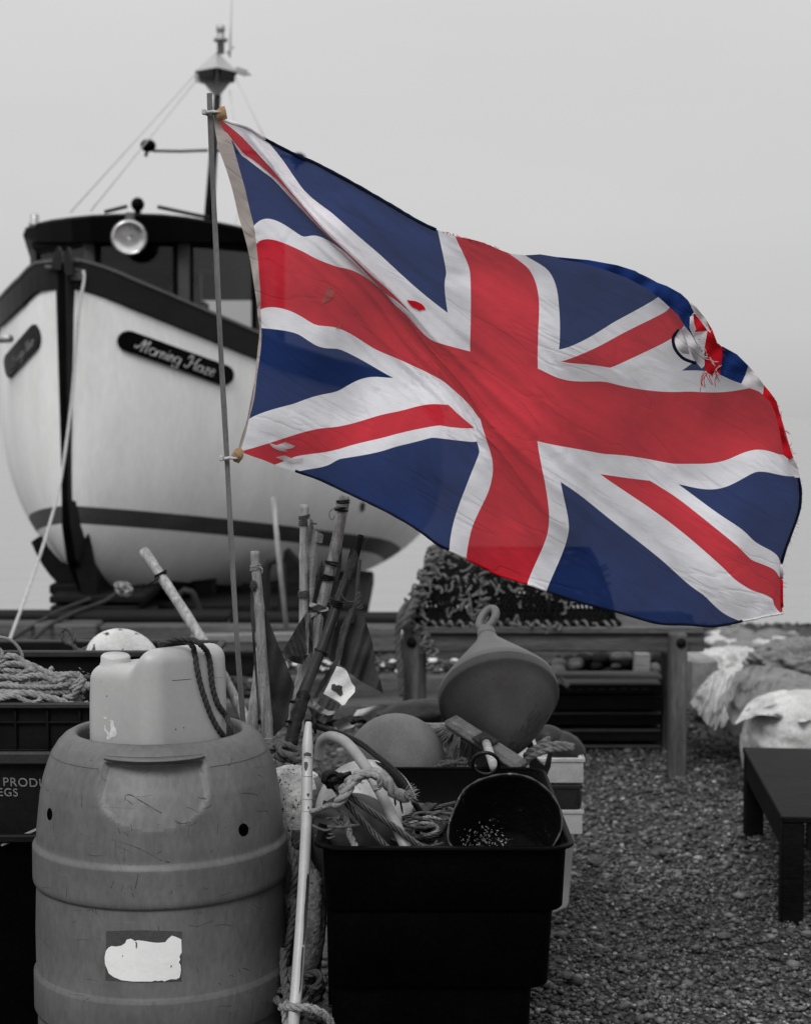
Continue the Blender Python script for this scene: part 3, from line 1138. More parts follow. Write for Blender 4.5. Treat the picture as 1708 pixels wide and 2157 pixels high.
g.lathe([(0, 0), (0.028, 0), (0.028, 0.09), (0.055, 0.095), (0.055, 0.115), (0.03, 0.12), (0.028, 0.17), (0.034, 0.175), (0.034, 0.215), (0, 0.22)], c, n=16)
part(g, 'masthead_light', M_steel, mast)
g = G()
g.tube(PS([(484, 120), (486, 60), (490, -60)], YM), [0.008, 0.006, 0.004], 6)
g.tube(PS([(478, 112), (492, 96)], YM), 0.01, 6)
part(g, 'aerial', M_wire, mast)
g = G()
g.beam(P(496, 145, YM), P(520, 154, YM), 0.02, 0.05)
g.beam(P(515, 152, YM), P(528, 157, YM), 0.015, 0.02)
part(g, 'wind_vane', M_steel, mast)
g = G()
for a_, b_ in (((411, 156), (148, 447)), ((410, 172), (191, 444)), ((495, 160), (556, 287)), ((484, 190), (494, 262)), ((503, 446), (480, 520))):
    g.tube([P(*a_, YM), P(*b_, 12.6)], 0.0045, 6)
part(g, 'stay_wire', M_wire, mast)

# white mooring rope from bow roller to the beach
g = G()
g.rope(PS([(176, 570, 10.4), (177, 590, 10.36), (166, 660, 10.3), (150, 850, 10.2), (128, 1010, 9.9), (100, 1120, 9.6), (62, 1235, 9.3), (22, 1345, 8.7), (2, 1400, 8.3), (-20, 1450, 7.8)]), 0.0095, pitch=0.07)
single(g, 'mooring_rope', 'long white rope hanging from the bow of the boat', 'rope', M_ropew)
# rusty chain gear and bars under the forefoot
g = G()
for i in range(9):
    c = P(252 + (i % 3) * 8 + random.uniform(-4, 4), 1232 + (i // 3) * 9, 10.4 + random.uniform(-.03, .03))
    q = Quaternion((random.random(), random.random(), random.random()), random.uniform(0, 3))
    ring = [c + q @ Vector((0.028 * math.cos(t), 0.018 * math.sin(t), 0)) for t in np.linspace(0, 2 * math.pi, 11)]
    g.tube(ring, 0.006, 6, cap=False)
single(g, 'shackle_chain', 'rusty shackles hanging beneath the bow of the boat', 'chain', M_steel)
g = G()
g.rope(PS([(246, 1250, 10.4), (218, 1268, 10.2), (160, 1290, 9.8), (100, 1322, 9.5), (45, 1372, 9.1)]), 0.013)
g.rope(PS([(190, 1262, 10.4), (120, 1290, 9.9), (60, 1325, 9.5), (20, 1350, 9.3)]), 0.013)
single(g, 'hauling_cable', 'dark hauling cable running down from beneath the bow', 'cable', M_roped)

# heavy timbers the boat stands on
def timber(name, label, pts, Y0, depth, mt=None, group=None):
    g = G()
    (x0, y0), (x1, y1) = pts
    p, q = P(x0, y0, Y0), P(x1, y1, Y0)
    h = abs(p.z - q.z)
    g.box(((p.x + q.x) / 2, Y0 + depth / 2, (p.z + q.z) / 2), (abs(q.x - p.x), depth, h), bevel=0.012)
    return single(g, name, label, 'timber', mt or M_woodd, group)


timber('timber_block', 'short dark timber block on top of the skids left of the bow', ((103, 1231), (178, 1253)), 10.9, 0.9)
timber('skid_timber', 'long dark skid timber under the bow, upper of two', ((103, 1255), (300, 1272)), 10.6, 2.4)
timber('skid_timber', 'long dark skid timber under the bow, lower of two', ((104, 1277), (290, 1287)), 10.6, 2.2)
timber('timber_block', 'dark square timber block on the shingle left of the boat keel', ((100, 1302), (300, 1340)), 10.3, 0.7)
g = G()
p, q = P(240, 1288, 10.9), P(770, 1300, 10.9)
g.box(((p.x + q.x) / 2, 12.6, p.z - 0.06), (q.x - p.x, 2.4, 0.12), bevel=0.02)
g.box((p.x + 0.5, 11.5, 0.12), (0.3, 0.3, 0.3)); g.box((q.x - 0.4, 11.5, 0.12), (0.3, 0.3, 0.3)); g.box((p.x + 1.2, 13.5, 0.05), (0.3, 0.3, 0.3))
g.box((p.x + 0.3, 11.9, 0.42), (0.5, 0.25, 0.18)); g.box((q.x - 0.7, 12.2, 0.36), (0.5, 0.25, 0.16))
single(g, 'boat_cradle', 'low dark timber cradle beneath the boat keel', 'cradle', M_woodd)
# triangular side chocks and hoops against the port bilge
g = G()
g.prism([(585, 1250), (598, 1162), (604, 1160), (655, 1215), (700, 1300), (560, 1310)], 11.9, 0.25)
single(g, 'bilge_chock', 'dark triangular chock propping the side of the boat', 'chock', M_woodd)
g = G()
g.tube(spline(PS([(372, 1312), (376, 1262), (388, 1244), (404, 1248), (420, 1290), (440, 1320)], 10.3), 0.03), 0.022, 8)
single(g, 'rubber_hoop', 'dark hoop of old tyre standing before the boat keel', 'hoop', M_mast)
g = G()
g.tube(spline(PS([(563, 1320), (560, 1220), (566, 1186), (580, 1178), (592, 1192), (596, 1320)], 10.5), 0.03), 0.026, 8)
single(g, 'iron_hoop', 'tall dark iron hoop standing beside the bilge chock', 'hoop', M_mast)
# thin pole in front of the boat
g = G()
g.tube(PS([(575, 1047), (588, 1180), (604, 1330)], 9.15), [0.013, 0.014, 0.014], 10)
single(g, 'thin_pole', 'thin pale pole standing in front of the boat stripe', 'pole', M_bamboo2)

# ------------------------------------------------------------------ sleeper wall
def sleeper(label, x0, x1, y0, y1, Y, depth, mt, rot=0.0):
    g = G()
    p, q = P(x0, y0, Y), P(x1, y1, Y)
    n = 60
    nz = 5
    c = Vector(((p.x + q.x) / 2, Y + depth / 2, (p.z + q.z) / 2))
    g.box(c, (q.x - p.x, depth, p.z - q.z), Matrix.Rotation(rot, 3, 'Y'), 0.012)
    single(g, 'wall_sleeper', label, 'sleeper', mt, 'sleepers of the low wall before the boat')


sleeper('blackened top sleeper of the low wall beneath the boat bow', -300, 480, 1296, 1312, 9.75, 0.3, M_woodd)
sleeper('blackened top sleeper of the low wall behind the bamboo poles', 482, 880, 1301, 1318, 9.75, 0.3, M_woodd)
sleeper('grey weathered sleeper of the low wall behind the left crate', -300, 205, 1315, 1375, 9.55, 0.28, M_woodg)
sleeper('grey weathered sleeper of the low wall behind the jerrycan', 207, 545, 1319, 1378, 9.6, 0.28, M_woodg)
sleeper('pale thin plank leaning along the low wall', 400, 680, 1334, 1356, 9.4, 0.05, M_woodl, R(-1.2))
sleeper('grey weathered sleeper of the low wall behind the bamboo poles', 547, 845, 1320, 1376, 9.6, 0.28, M_woodg)
sleeper('grey weathered sleeper of the low wall behind the work bench', 846, 1400, 1345, 1408, 9.7, 0.28, M_woodg)
sleeper('dark lower sleeper of the wall behind the jerrycan', -100, 560, 1378, 1425, 9.5, 0.25, M_woodd)
sleeper('grey lower sleeper of the wall behind the cone buoy', 561, 1180, 1424, 1480, 9.2, 0.3, M_woodg)
sleeper('grey bottom sleeper half buried in shingle before the wall', 300, 1000, 1484, 1520, 9.0, 0.2, M_woodg)
g = G()
for i in range(420):
    c = P(random.uniform(560, 1190), random.uniform(1409, 1421), 9.2 + random.uniform(0.05, 0.3))
    c.z = 0.265 + random.uniform(-0.02, 0.03)
    s = random.uniform(0.01, 0.026)
    g.blob(c, (s * 1.3, s, s * 0.7), u=8, v=5, m=1 if random.random() < 0.2 else 0)
single(g, 'ledge_pebbles', 'pebbles caught on the ledge of the low sleeper wall', 'pebbles', [M_woodg, M_float], kind='stuff')
# ================================================================== FLAG AND ITS STICK
YF = 3.93
# flag cloth: (u 0..60 along, v 0..30 down) -> where it hangs
FP = [
    # hoist
    (0, 0, 460, 246), (0, 3.35, 487, 291), (0, 6.5, 516, 395), (0, 10, 534.8, 475), (0, 12, 539.6, 513), (0, 15, 546, 585), (0, 18, 548.6, 652), (0, 20, 550.4, 690.7),
    (0, 23.5, 541, 790), (0, 26.65, 524.4, 882.6), (0, 29, 511, 935), (0, 30, 507, 950),
    # tape
    (-1.8, 0, 450.5, 241), (-1.8, 3.35, 462, 318), (-1.8, 8, 501, 450), (-1.8, 12, 527, 548), (-1.8, 16, 541, 640), (-1.8, 20, 547, 692), (-1.8, 24, 538, 790), (-1.8, 27, 521, 882), (-1.8, 30, 503, 944),
    # top-left diagonal, rolled over its own red
    (6.71, 0, 559.5, 292.3), (3, 0, 505, 262), (11, 2.1, 615, 364), (13.5, 3.4, 640, 400), (17, 5.15, 699, 448), (21, 7.15, 805, 540), (25, 9.146, 942.9, 658.6),
    (1.5, 0.75, 484, 266), (4, 2, 510.5, 288), (7, 3.5, 550.5, 331.6), (10, 5, 605, 395), (13, 6.5, 689, 491), (16, 8, 773, 571), (20, 10, 866, 659),
    (1, 2.7, 485, 290), (3.3, 3.9, 518, 328), (6.3, 5.35, 576, 371.5), (9.3, 6.9, 640, 438), (12.4, 8.4, 721, 524), (15.53, 10, 799.4, 605.9),
    (13.29, 10, 744, 544), (6.5, 10, 636, 497.5), (3.3, 5.0, 516.5, 331), (6.3, 6.5, 574, 375), (9.3, 8.0, 637, 442), (11.6, 9.15, 694, 500),
    (6, 12, 640, 530), (10, 12, 715, 563), (14.6, 12, 801, 607.7), (22.6, 12, 910, 716.7), (27, 12, 990, 740), (18.7, 12, 855, 662),
    (25, 4.6, 940, 575), (25, 0, 921.8, 484.2), (27, 0, 958, 497), (27, 5.2, 990, 577), (27, 8.5, 991.5, 655), (18, 0, 790, 412), (12, 0, 660, 340),
    (6.05, 18, 662, 683), (12.9, 18, 786, 733), (16.9, 18, 858, 765), (21.3, 18, 934, 803), (25.5, 18, 994, 859), (27, 18.3, 1013, 890),
    (27, 21.5, 1027, 935), (27, 24, 1038, 990), (27, 26, 1027, 1040), (27, 28, 995, 1108), (27, 30, 981.5, 1180),
    (4, 20, 626.4, 702.7), (9, 20, 714.3, 734.7), (13.29, 20, 828.2, 795.8), (20, 20, 944.2, 852.6), (24.47, 20, 998.9, 900.6),
    (3.8, 24.75, 618.4, 850.6), (8.5, 22.4, 714.3, 822.6),
    (15.5, 22.25, 874, 857), (11, 24.5, 786, 878.6), (7, 26.5, 674, 902.5), (3.8, 28.1, 594, 924.5),
    (20, 22.24, 928, 896), (16, 24.24, 834, 914.5), (11, 26.74, 714, 946.5), (7, 28.74, 626.4, 960.5), (4.47, 30, 578, 979),
    (21, 22.85, 914, 921.7), (25, 20.85, 1004, 929.7), (16.5, 25.1, 834, 940.5), (11.5, 27.6, 714, 966.5), (6.71, 30, 622.4, 994.5), (8.5, 30, 674, 1012.5), (12, 30, 754, 1050.5), (15.8, 30, 834, 1090.4), (19.5, 30, 894, 1128.4),
    (25, 22, 1010, 950.5), (25, 26.5, 970, 1054.4), (25, 28.4, 952, 1114), (25, 30, 946, 1161),
    # fly half
    (33, 0, 1069.6, 532), (30, 0, 1010, 508), (35, 0, 1104.8, 537), (35, 1.8, 1152.6, 566.4), (35, 5, 1176.7, 641), (35, 9.146, 1177.4, 735.7),
    (33, 1.9, 1112.4, 564.5), (33, 4, 1132.7, 614), (33, 8, 1133.5, 695), (33, 12, 1132.7, 775.9),
    (35.53, 10, 1181.2, 761.3), (40, 10, 1284.5, 774.7), (46, 4.77, 1410.6, 646.7), (47, 6.5, 1437, 690.6), (44.5, 4.4, 1385.8, 625.6), (46.71, 10, 1436.2, 780.5), (40, 6.65, 1290, 680),
    (41, 1.2, 1239, 549), (44, 2.6, 1338, 572), (47.5, 4, 1422, 614), (50, 5.4, 1470, 660), (52.5, 7, 1512, 722), (56, 9, 1575, 773), (60, 11, 1609, 813),
    (39.4, 12, 1273, 803.4), (47.5, 12, 1448.8, 824.4), (56.5, 12, 1582.6, 816.8), (60, 12.4, 1620, 829), (60, 15, 1642, 870),
    (33, 18, 1131.6, 928.8), (39.5, 18, 1273, 956.3), (46, 18, 1418, 977), (52, 18, 1533, 967.8), (58.5, 18, 1645.7, 958.2), (60, 18, 1668.6, 958),
    (33, 15, 1130, 852),
    (40, 20, 1263.4, 998.4), (44.47, 20, 1368.6, 1012.5), (46.71, 20, 1427.8, 1019.4), (54, 20, 1590, 994.5), (60, 20, 1682, 1003),
    (35, 20.85, 1180.5, 1014.8), (33, 20.7, 1146.8, 1011.7), (33, 22.4, 1153.7, 1055), (33, 25, 1154.3, 1117.2), (33, 30, 1109.2, 1232), (35, 25, 1197.9, 1117.2), (35, 30, 1149.9, 1247.1), (30, 30, 1046, 1212),
    (44, 25.35, 1392.8, 1179.2), (49, 27.85, 1484, 1255), (53.29, 30, 1561.6, 1309.9), (48.4, 24.2, 1504.3, 1179.2), (51, 25.5, 1544.5, 1218), (53.6, 26.8, 1584.8, 1244), (57, 28.5, 1628, 1262.8), (60, 29, 1646.7, 1268),
    (60, 27.76, 1646.7, 1219.4), (54.5, 25.0, 1583.2, 1179.2), (60, 26.65, 1645, 1190), (60, 23, 1684, 1075), (60, 30, 1648.3, 1293.8),
    (38, 30, 1218, 1270), (42, 30, 1312.3, 1295.3), (46, 30, 1396, 1317), (50, 30, 1488.8, 1322.2), (57, 30, 1605, 1301),
]
_A = np.array(FP, dtype=float)


def tps_fit(X, Yv, lam):
    n = len(X)
    d = np.linalg.norm(X[:, None] - X[None], axis=2)
    K = np.where(d > 0, d * d * np.log(np.maximum(d, 1e-9)), 0) + lam * np.eye(n)
    Pm = np.hstack([np.ones((n, 1)), X])
    A = np.zeros((n + 3, n + 3))
    A[:n, :n], A[:n, n:], A[n:, :n] = K, Pm, Pm.T
    return np.linalg.solve(A, np.vstack([Yv, np.zeros((3, Yv.shape[1]))]))


_W = tps_fit(_A[:, :2], _A[:, 2:], 0.2)


def flag_px(Q):
    Q = np.asarray(Q, dtype=float)
    d = np.linalg.norm(Q[:, None] - _A[None, :, :2], axis=2)
    K = np.where(d > 0, d * d * np.log(np.maximum(d, 1e-9)), 0)
    return K @ _W[:len(_A)] + np.hstack([np.ones((len(Q), 1)), Q]) @ _W[len(_A):]


def flag_depth(u, v):
    d = YF + 0.035 * math.sin(u * 0.11 + 0.6) * min(1, max(u, 0) / 8)
    c = v - 0.5 * u
    k = max(0.0, 1 - max(0, u - 18) / 7) * min(1, max(u, 0) / 3)
    d -= k * 0.030 * math.exp(-((c + 1.5) / 1.7) ** 2)
    d += k * 0.012 * math.exp(-((c - 2.0) / 0.8) ** 2)
    # long folds pulled from the top corner across the middle
    q = v - 0.62 * u
    m = math.exp(-((q - 1) / 9) ** 2) * min(1, max(0, u - 3) / 8) * max(0, 1 - max(0, u - 30) / 16)
    d += m * (0.008 * math.sin(q * 1.9 + 0.15 * u) + 0.0055 * math.sin(q * 4.1 + 1 + 0.1 * u) + 0.004 * mnoise.noise(Vector((u * 0.12, q * 1.6, 2.0))))
    # broad billow in the lower half and the fly
    d += 0.022 * math.sin(u * 0.23 + v * 0.16 + 1.0) * min(1, max(u, 0) / 10)
    d += 0.006 * math.sin(u * 0.5 - v * 0.8) * max(0, (u - 30) / 30)
    d += 0.0085 * (v - 13) * min(1, max(0, (u - 16) / 26))                # the fly half leans back at the foot
    d += 0.016 * mnoise.noise(Vector((u * 0.16, v * 0.28, 4.0))) + 0.0045 * mnoise.noise(Vector(((u * 0.5 + v) * 0.35, (v - u * 0.5) * 1.5, 9.0)))
    return d


def flag_pts(Q):
    px = flag_px(Q)
    return [P(px[i, 0], px[i, 1], flag_depth(Q[i][0], Q[i][1])) for i in range(len(Q))]


def fabric(name, c, hem=False, trans=0.05, tl=0.42):
    m = bpy.data.materials.new(name)
    m.use_nodes = True
    N, L = m.node_tree.nodes, m.node_tree.links
    N.clear()
    o = N.new('ShaderNodeOutputMaterial')
    tc = N.new('ShaderNodeTexCoord')
    n = N.new('ShaderNodeTexNoise'); n.inputs['Scale'].default_value = 4.5; n.inputs['Detail'].default_value = 8
    L.new(tc.outputs['Object'], n.inputs['Vector'])
    r = N.new('ShaderNodeMapRange'); r.inputs['From Min'].default_value, r.inputs['From Max'].default_value = 0.3, 0.7
    r.inputs['To Min'].default_value, r.inputs['To Max'].default_value = 0.72, 1.24
    L.new(n.outputs['Fac'], r.inputs['Value'])
    mp = N.new('ShaderNodeMapping'); mp.inputs['Scale'].default_value = (60, 60, 900); mp.inputs['Rotation'].default_value = (0, 0.12, 0)
    L.new(tc.outputs['Object'], mp.inputs[0])
    nw = N.new('ShaderNodeTexNoise'); nw.inputs['Scale'].default_value = 1; nw.inputs['Detail'].default_value = 2
    L.new(mp.outputs[0], nw.inputs['Vector'])
    rw = N.new('ShaderNodeMapRange'); rw.inputs['From Min'].default_value, rw.inputs['From Max'].default_value = 0.25, 0.75
    rw.inputs['To Min'].default_value, rw.inputs['To Max'].default_value = 0.95, 1.05
    L.new(nw.outputs['Fac'], rw.inputs['Value'])
    mm = N.new('ShaderNodeMath'); mm.operation = 'MULTIPLY'
    L.new(r.outputs[0], mm.inputs[0]); L.new(rw.outputs[0], mm.inputs[1])
    vm = N.new('ShaderNodeVectorMath'); vm.operation = 'SCALE'; vm.inputs[0].default_value = c
    L.new(mm.outputs[0], vm.inputs['Scale'])
    # small creases, stretched along the pull of the wind
    mr_ = N.new('ShaderNodeMapping'); mr_.inputs['Rotation'].default_value = (0, -0.56, 0)
    L.new(tc.outputs['Object'], mr_.inputs[0])
    mc = N.new('ShaderNodeMapping'); mc.inputs['Scale'].default_value = (3.5, 3, 15)
    L.new(mr_.outputs[0], mc.inputs[0])
    nc = N.new('ShaderNodeTexNoise'); nc.inputs['Scale'].default_value = 1; nc.inputs['Detail'].default_value = 5; nc.inputs['Distortion'].default_value = 0.6
    L.new(mc.outputs[0], nc.inputs['Vector'])
    bp = N.new('ShaderNodeBump'); bp.inputs['Strength'].default_value = 0.45; bp.inputs['Distance'].default_value = 0.02
    # and sharp crease lines
    ml = N.new('ShaderNodeMapping'); ml.inputs['Scale'].default_value = (1.8, 1.6, 8)
    L.new(mr_.outputs[0], ml.inputs[0])
    nl = N.new('ShaderNodeTexNoise'); nl.inputs['Scale'].default_value = 1.2; nl.inputs['Detail'].default_value = 3; nl.inputs['Distortion'].default_value = 0.8
    L.new(ml.outputs[0], nl.inputs['Vector'])
    sb_ = N.new('ShaderNodeMath'); sb_.operation = 'SUBTRACT'; sb_.inputs[1].default_value = 0.5
    L.new(nl.outputs['Fac'], sb_.inputs[0])
    ab_ = N.new('ShaderNodeMath'); ab_.operation = 'ABSOLUTE'; L.new(sb_.outputs[0], ab_.inputs[0])
    mn_ = N.new('ShaderNodeMath'); mn_.operation = 'MINIMUM'; mn_.inputs[1].default_value = 0.035; L.new(ab_.outputs[0], mn_.inputs[0])
    ad_ = N.new('ShaderNodeMath'); ad_.operation = 'MULTIPLY_ADD'; ad_.inputs[1].default_value = 6.0
    L.new(mn_.outputs[0], ad_.inputs[0]); L.new(nc.outputs['Fac'], ad_.inputs[2])
    L.new(ad_.outputs[0], bp.inputs['Height'])
    df = N.new('ShaderNodeBsdfDiffuse'); L.new(vm.outputs[0], df.inputs['Color']); L.new(bp.outputs[0], df.inputs['Normal'])
    tr = N.new('ShaderNodeBsdfTranslucent'); L.new(vm.outputs[0], tr.inputs['Color']); L.new(bp.outputs[0], tr.inputs['Normal'])
    m1 = N.new('ShaderNodeMixShader'); m1.inputs[0].default_value = tl
    L.new(df.outputs[0], m1.inputs[1]); L.new(tr.outputs[0], m1.inputs[2])
    tp = N.new('ShaderNodeBsdfTransparent')
    tp.inputs[0].default_value = tuple(0.72 + 0.28 * x / max(c) for x in c) + (1,)
    m2 = N.new('ShaderNodeMixShader'); m2.inputs[0].default_value = trans
    L.new(m1.outputs[0], m2.inputs[1]); L.new(tp.outputs[0], m2.inputs[2])
    L.new(m2.outputs[0], o.inputs[0])
    return m


C_BLUE, C_RED, C_WHITE = (0.015, 0.032, 0.118), (0.55, 0.028, 0.045), (0.77, 0.77, 0.81)
F_blue = fabric('flag_blue', C_BLUE)
F_red = fabric('flag_red', C_RED)
F_white = fabric('flag_white', C_WHITE, trans=0.04)
F_tape = fabric('hoist_tape', (0.34, 0.30, 0.28), trans=0.0, tl=0.2)
F_hem = fabric('navy_hem', (0.007, 0.009, 0.022), trans=0.0, tl=0.05)
F_bluef = fabric('flag_blue_double', (0.014, 0.035, 0.15), trans=0.0, tl=0.2)
F_redf = fabric('flag_red_double', (0.50, 0.012, 0.02), trans=0.0, tl=0.2)
F_whitef = fabric('flag_white_double', (0.62, 0.60, 0.62), trans=0.0, tl=0.2)
F_stain = fabric('stained_corner', (0.32, 0.21, 0.12), trans=0.0, tl=0.15)

bm = bmesh.new()
us = list(np.arange(-1.8, 0, 0.45)) + list(np.arange(0, 60.01, 0.4))
vs_ = list(np.arange(0, 30.01, 0.4))
gridv = [[bm.verts.new((u, v, 0)) for u in us] for v in vs_]
for j in range(len(vs_) - 1):
    for i in range(len(us) - 1):
        bm.faces.new((gridv[j][i], gridv[j][i + 1], gridv[j + 1][i + 1], gridv[j + 1][i]))
L_ = math.hypot(60, 30)
cuts = [((0, v, 0), (0, 1, 0)) for v in (10, 12, 18, 20)] + [((u, 0, 0), (1, 0, 0)) for u in (0, 25, 27, 33, 35)]
for k in (0, 2.236, -2.236, 3.354, -3.354):
    cuts.append(((0, k, 0), Vector((-0.5, 1, 0)).normalized()))
    cuts.append(((0, 30 + k, 0), Vector((0.5, 1, 0)).normalized()))
FOLD = [(36, -0.2), (38, 0.4), (41, 1.2), (44, 2.6), (47.5, 4), (50, 5.4), (52.5, 7), (56, 9), (60, 11)]
for (a, b), (c, d) in zip(FOLD, FOLD[1:]):
    t = Vector((c - a, d - b, 0)).normalized()
    cuts.append(((a, b, 0), Vector((-t.y, t.x, 0))))
for co, no in cuts:
    bmesh.ops.bisect_plane(bm, geom=bm.verts[:] + bm.edges[:] + bm.faces[:], dist=1e-4, plane_co=co, plane_no=no)


def flag_colour(u, v):
    if u < 0:
        return 3
    if 12 < v < 18 or 27 < u < 33:
        return 1
    if 10 < v < 20 or 25 < u < 35:
        return 2
    left, upper = u < 30, v < 15
    c = v - 0.5 * u if left == upper else v - (30 - 0.5 * u)
    if left and 0 < c < 2.236 or not left and -2.236 < c < 0:
        return 1
    return 2 if abs(c) < 3.354 else 0


dead = []
for f in bm.faces:
    c = f.calc_center_median()
    if c.x > 36:
        for (a, b), (c2, d2) in zip(FOLD, FOLD[1:]):
            if a <= c.x <= c2 and c.y < b + (d2 - b) * (c.x - a) / (c2 - a):
                dead.append(f)
                break
bmesh.ops.delete(bm, geom=dead, context='FACES')
bmesh.ops.delete(bm, geom=[v for v in bm.verts if not v.link_faces], context='VERTS')
bm.verts.index_update()
Q = [(v.co.x, v.co.y) for v in bm.verts]
g = G()
W3 = flag_pts(Q)
fm = []
fl = []
for f in bm.faces:
    c = f.calc_center_median()
    fm.append(flag_colour(c.x, c.y))
    fl.append([v.index for v in f.verts])
g.add(W3, fl, fm, True)
bm.free()
flag = thing('union_flag', 'tattered red white and blue flag flying from the thin wooden stick', 'flag', P(455, 960, YF))
part(g, 'flag_cloth', [F_blue, F_red, F_white, F_tape], flag)

# rolled and stitched hems: navy along the blue, bright red or white where the cloth is that colour
def hem(runs, name, r=0.0026, off=-0.004):
    g = G()
    for q0, q1, mi in runs:
        n = max(2, int(math.hypot(q1[0] - q0[0], q1[1] - q0[1]) / 0.5))
        Qs = [(q0[0] + (q1[0] - q0[0]) * i / n, q0[1] + (q1[1] - q0[1]) * i / n) for i in range(n + 1)]
        Ws = [w + Vector((0, off, 0)) for w in flag_pts(Qs)]
        g.tube(Ws, [r * (0.85 + 0.3 * random.random()) for _ in Ws], 6, m=mi)
    part(g, name, [F_hem, F_redf, F_whitef], flag)


hem([((6.71, 0.06), (24.8, 0.06), 0), ((0.6, 0.06), (6.7, 0.06), 2)], 'top_hem', 0.0042)
hem([((6.71, 29.9), (25, 29.9), 0), ((27, 29.9), (33, 29.9), 1), ((33, 29.9), (35, 29.9), 2), ((25, 29.9), (27, 29.9), 2), ((35, 29.9), (53.3, 29.9), 0), ((53.3, 29.9), (60, 29.9), 2)], 'bottom_hem', 0.003)
hem([((59.9, 20.1), (59.9, 26.5), 0), ((59.9, 26.6), (59.9, 27.7), 2), ((59.9, 27.8), (59.9, 29.4), 1)], 'fly_hem', 0.0036)

# folded-over and torn corner at the fly
_fl = [(w, flag_depth(q[0], q[1])) for q, w in zip([(u, v) for u in range(36, 61, 2) for v in range(0, 31, 2)], flag_px([(u, v) for u in range(36, 61, 2) for v in range(0, 31, 2)]))]


def fold_Y(x, y):
    num = den = 0.0
    for w, d in _fl:
        k = 1.0 / (((w[0] - x) ** 2 + (w[1] - y) ** 2) ** 1.5 + 30)
        num += k * d
        den += k
    return num / den


def flap(polys, name, mats_):
    g = G()
    for i, (poly, mi, dy) in enumerate(polys):
        V, Fc = polyfill(poly, 5)
        out = [P(p.x, p.y, fold_Y(p.x, p.y) - 0.012 + dy + 0.004 * math.sin((p.x * 0.7 + p.y) * 0.09 + i) + 0.005 * mnoise.noise(Vector((p.x * .03, p.y * .03, i)))) for p in V]
        g.add(out, [f[::-1] for f in Fc], mi, True)
    return part(g, name, mats_, flag)


flap([([(1176, 541), (1239, 547), (1300, 558), (1338, 570), (1366, 588), (1405, 602), (1434, 618), (1449, 632), (1462, 657), (1453, 668), (1452, 690), (1462, 712), (1473, 728), (1464, 722), (1444, 690), (1428, 663), (1391, 629), (1362, 607), (1320, 585), (1270, 566), (1225, 553), (1176, 545)], 0, -0.02),
      ([(1521, 729), (1552, 746), (1576, 770), (1566, 800), (1562, 808), (1540, 800), (1514, 788), (1518, 762)], 0, -0.015),
      ([(1576, 770), (1592, 788), (1609, 811), (1607, 831), (1598, 824), (1579, 817), (1561, 808), (1567, 796)], 1, -0.015),
      ([(1609, 811), (1622, 826), (1636, 846), (1645, 880), (1652, 915), (1662, 940), (1671, 964), (1662, 968), (1650, 958), (1646, 930), (1640, 900), (1632, 868), (1622, 846), (1606, 832)], 2, -0.01),
      ([(1671, 964), (1680, 985), (1685, 1006), (1674, 1006), (1664, 990), (1659, 968)], 1, -0.008),
      ([(1448, 632), (1466, 646), (1486, 671), (1499, 696), (1490, 696), (1475, 674), (1462, 658)], 1, -0.022),
      ([(1486, 671), (1500, 694), (1510, 720), (1504, 716), (1496, 698)], 2, -0.024),
      ([(1453, 666), (1463, 660), (1476, 676), (1490, 696), (1462, 700), (1452, 690)], 2, -0.024),
      ([(1453, 667), (1460, 663), (1462, 682), (1468, 699), (1460, 702), (1452, 690)], 1, -0.027),
      ([(1461, 702), (1490, 695), (1485, 716), (1482, 732), (1470, 726), (1461, 712)], 1, -0.026),
      ([(1490, 696), (1502, 704), (1510, 722), (1521, 731), (1521, 745), (1520, 764), (1516, 786), (1506, 784), (1498, 790), (1492, 786), (1484, 777), (1483, 752), (1484, 730)], 2, -0.03),
      ([(1431, 694), (1445, 689), (1456, 704), (1466, 722), (1478, 736), (1484, 748), (1484, 770), (1478, 776), (1470, 768), (1461, 756), (1452, 734), (1444, 712)], 1, -0.032),
      ([(1431, 695), (1422, 706), (1421, 720), (1426, 735), (1438, 744), (1452, 746), (1446, 722)], 1, -0.02),
      ], 'torn_corner', [F_bluef, F_whitef, F_redf])
g = G()
g.tube(spline(PS([(1430, 694), (1419, 708), (1418, 722), (1424, 738), (1440, 755), (1466, 765)], fold_Y(1440, 730) - 0.04), 0.003), 0.0036, 6)
part(g, 'curled_hem', F_hem, flag)
g = G()
for pts in ([(1484, 782), (1478, 792), (1476, 804), (1481, 814)], [(1488, 785), (1480, 792), (1478, 806), (1479, 812)], [(1502, 786), (1500, 794)], [(1521, 735), (1528, 739)], [(1520, 745), (1527, 752)]):
    g.tube(spline(PS(pts, fold_Y(1490, 780) - 0.045), 0.004), 0.0008, 4, m=1)
for k in range(16):
    x0, y0 = 1462 + k * 2.9 + random.uniform(-2, 2), 712 + k * 3.6 + random.uniform(-3, 3)
    g.tube(spline(PS([(x0, y0), (x0 + random.uniform(-6, 8), y0 + random.uniform(-3, 8)), (x0 + random.uniform(0, 12), y0 + random.uniform(2, 12))], fold_Y(1485, 740) - 0.05), 0.004), 0.0009, 4, m=0)
for k in range(14):                                                     # long loose ends at the tear
    x0, y0 = 1486 + random.uniform(0, 34), 772 + random.uniform(-8, 14)
    L0 = random.uniform(10, 42)
    g.tube(spline(PS([(x0, y0), (x0 - L0 * 0.25 + random.uniform(-6, 6), y0 + L0 * 0.4), (x0 - L0 * 0.2 + random.uniform(-10, 10), y0 + L0)], fold_Y(1490, 790) - 0.045), 0.004), 0.0008, 4, m=1 if random.random() < .7 else 0)
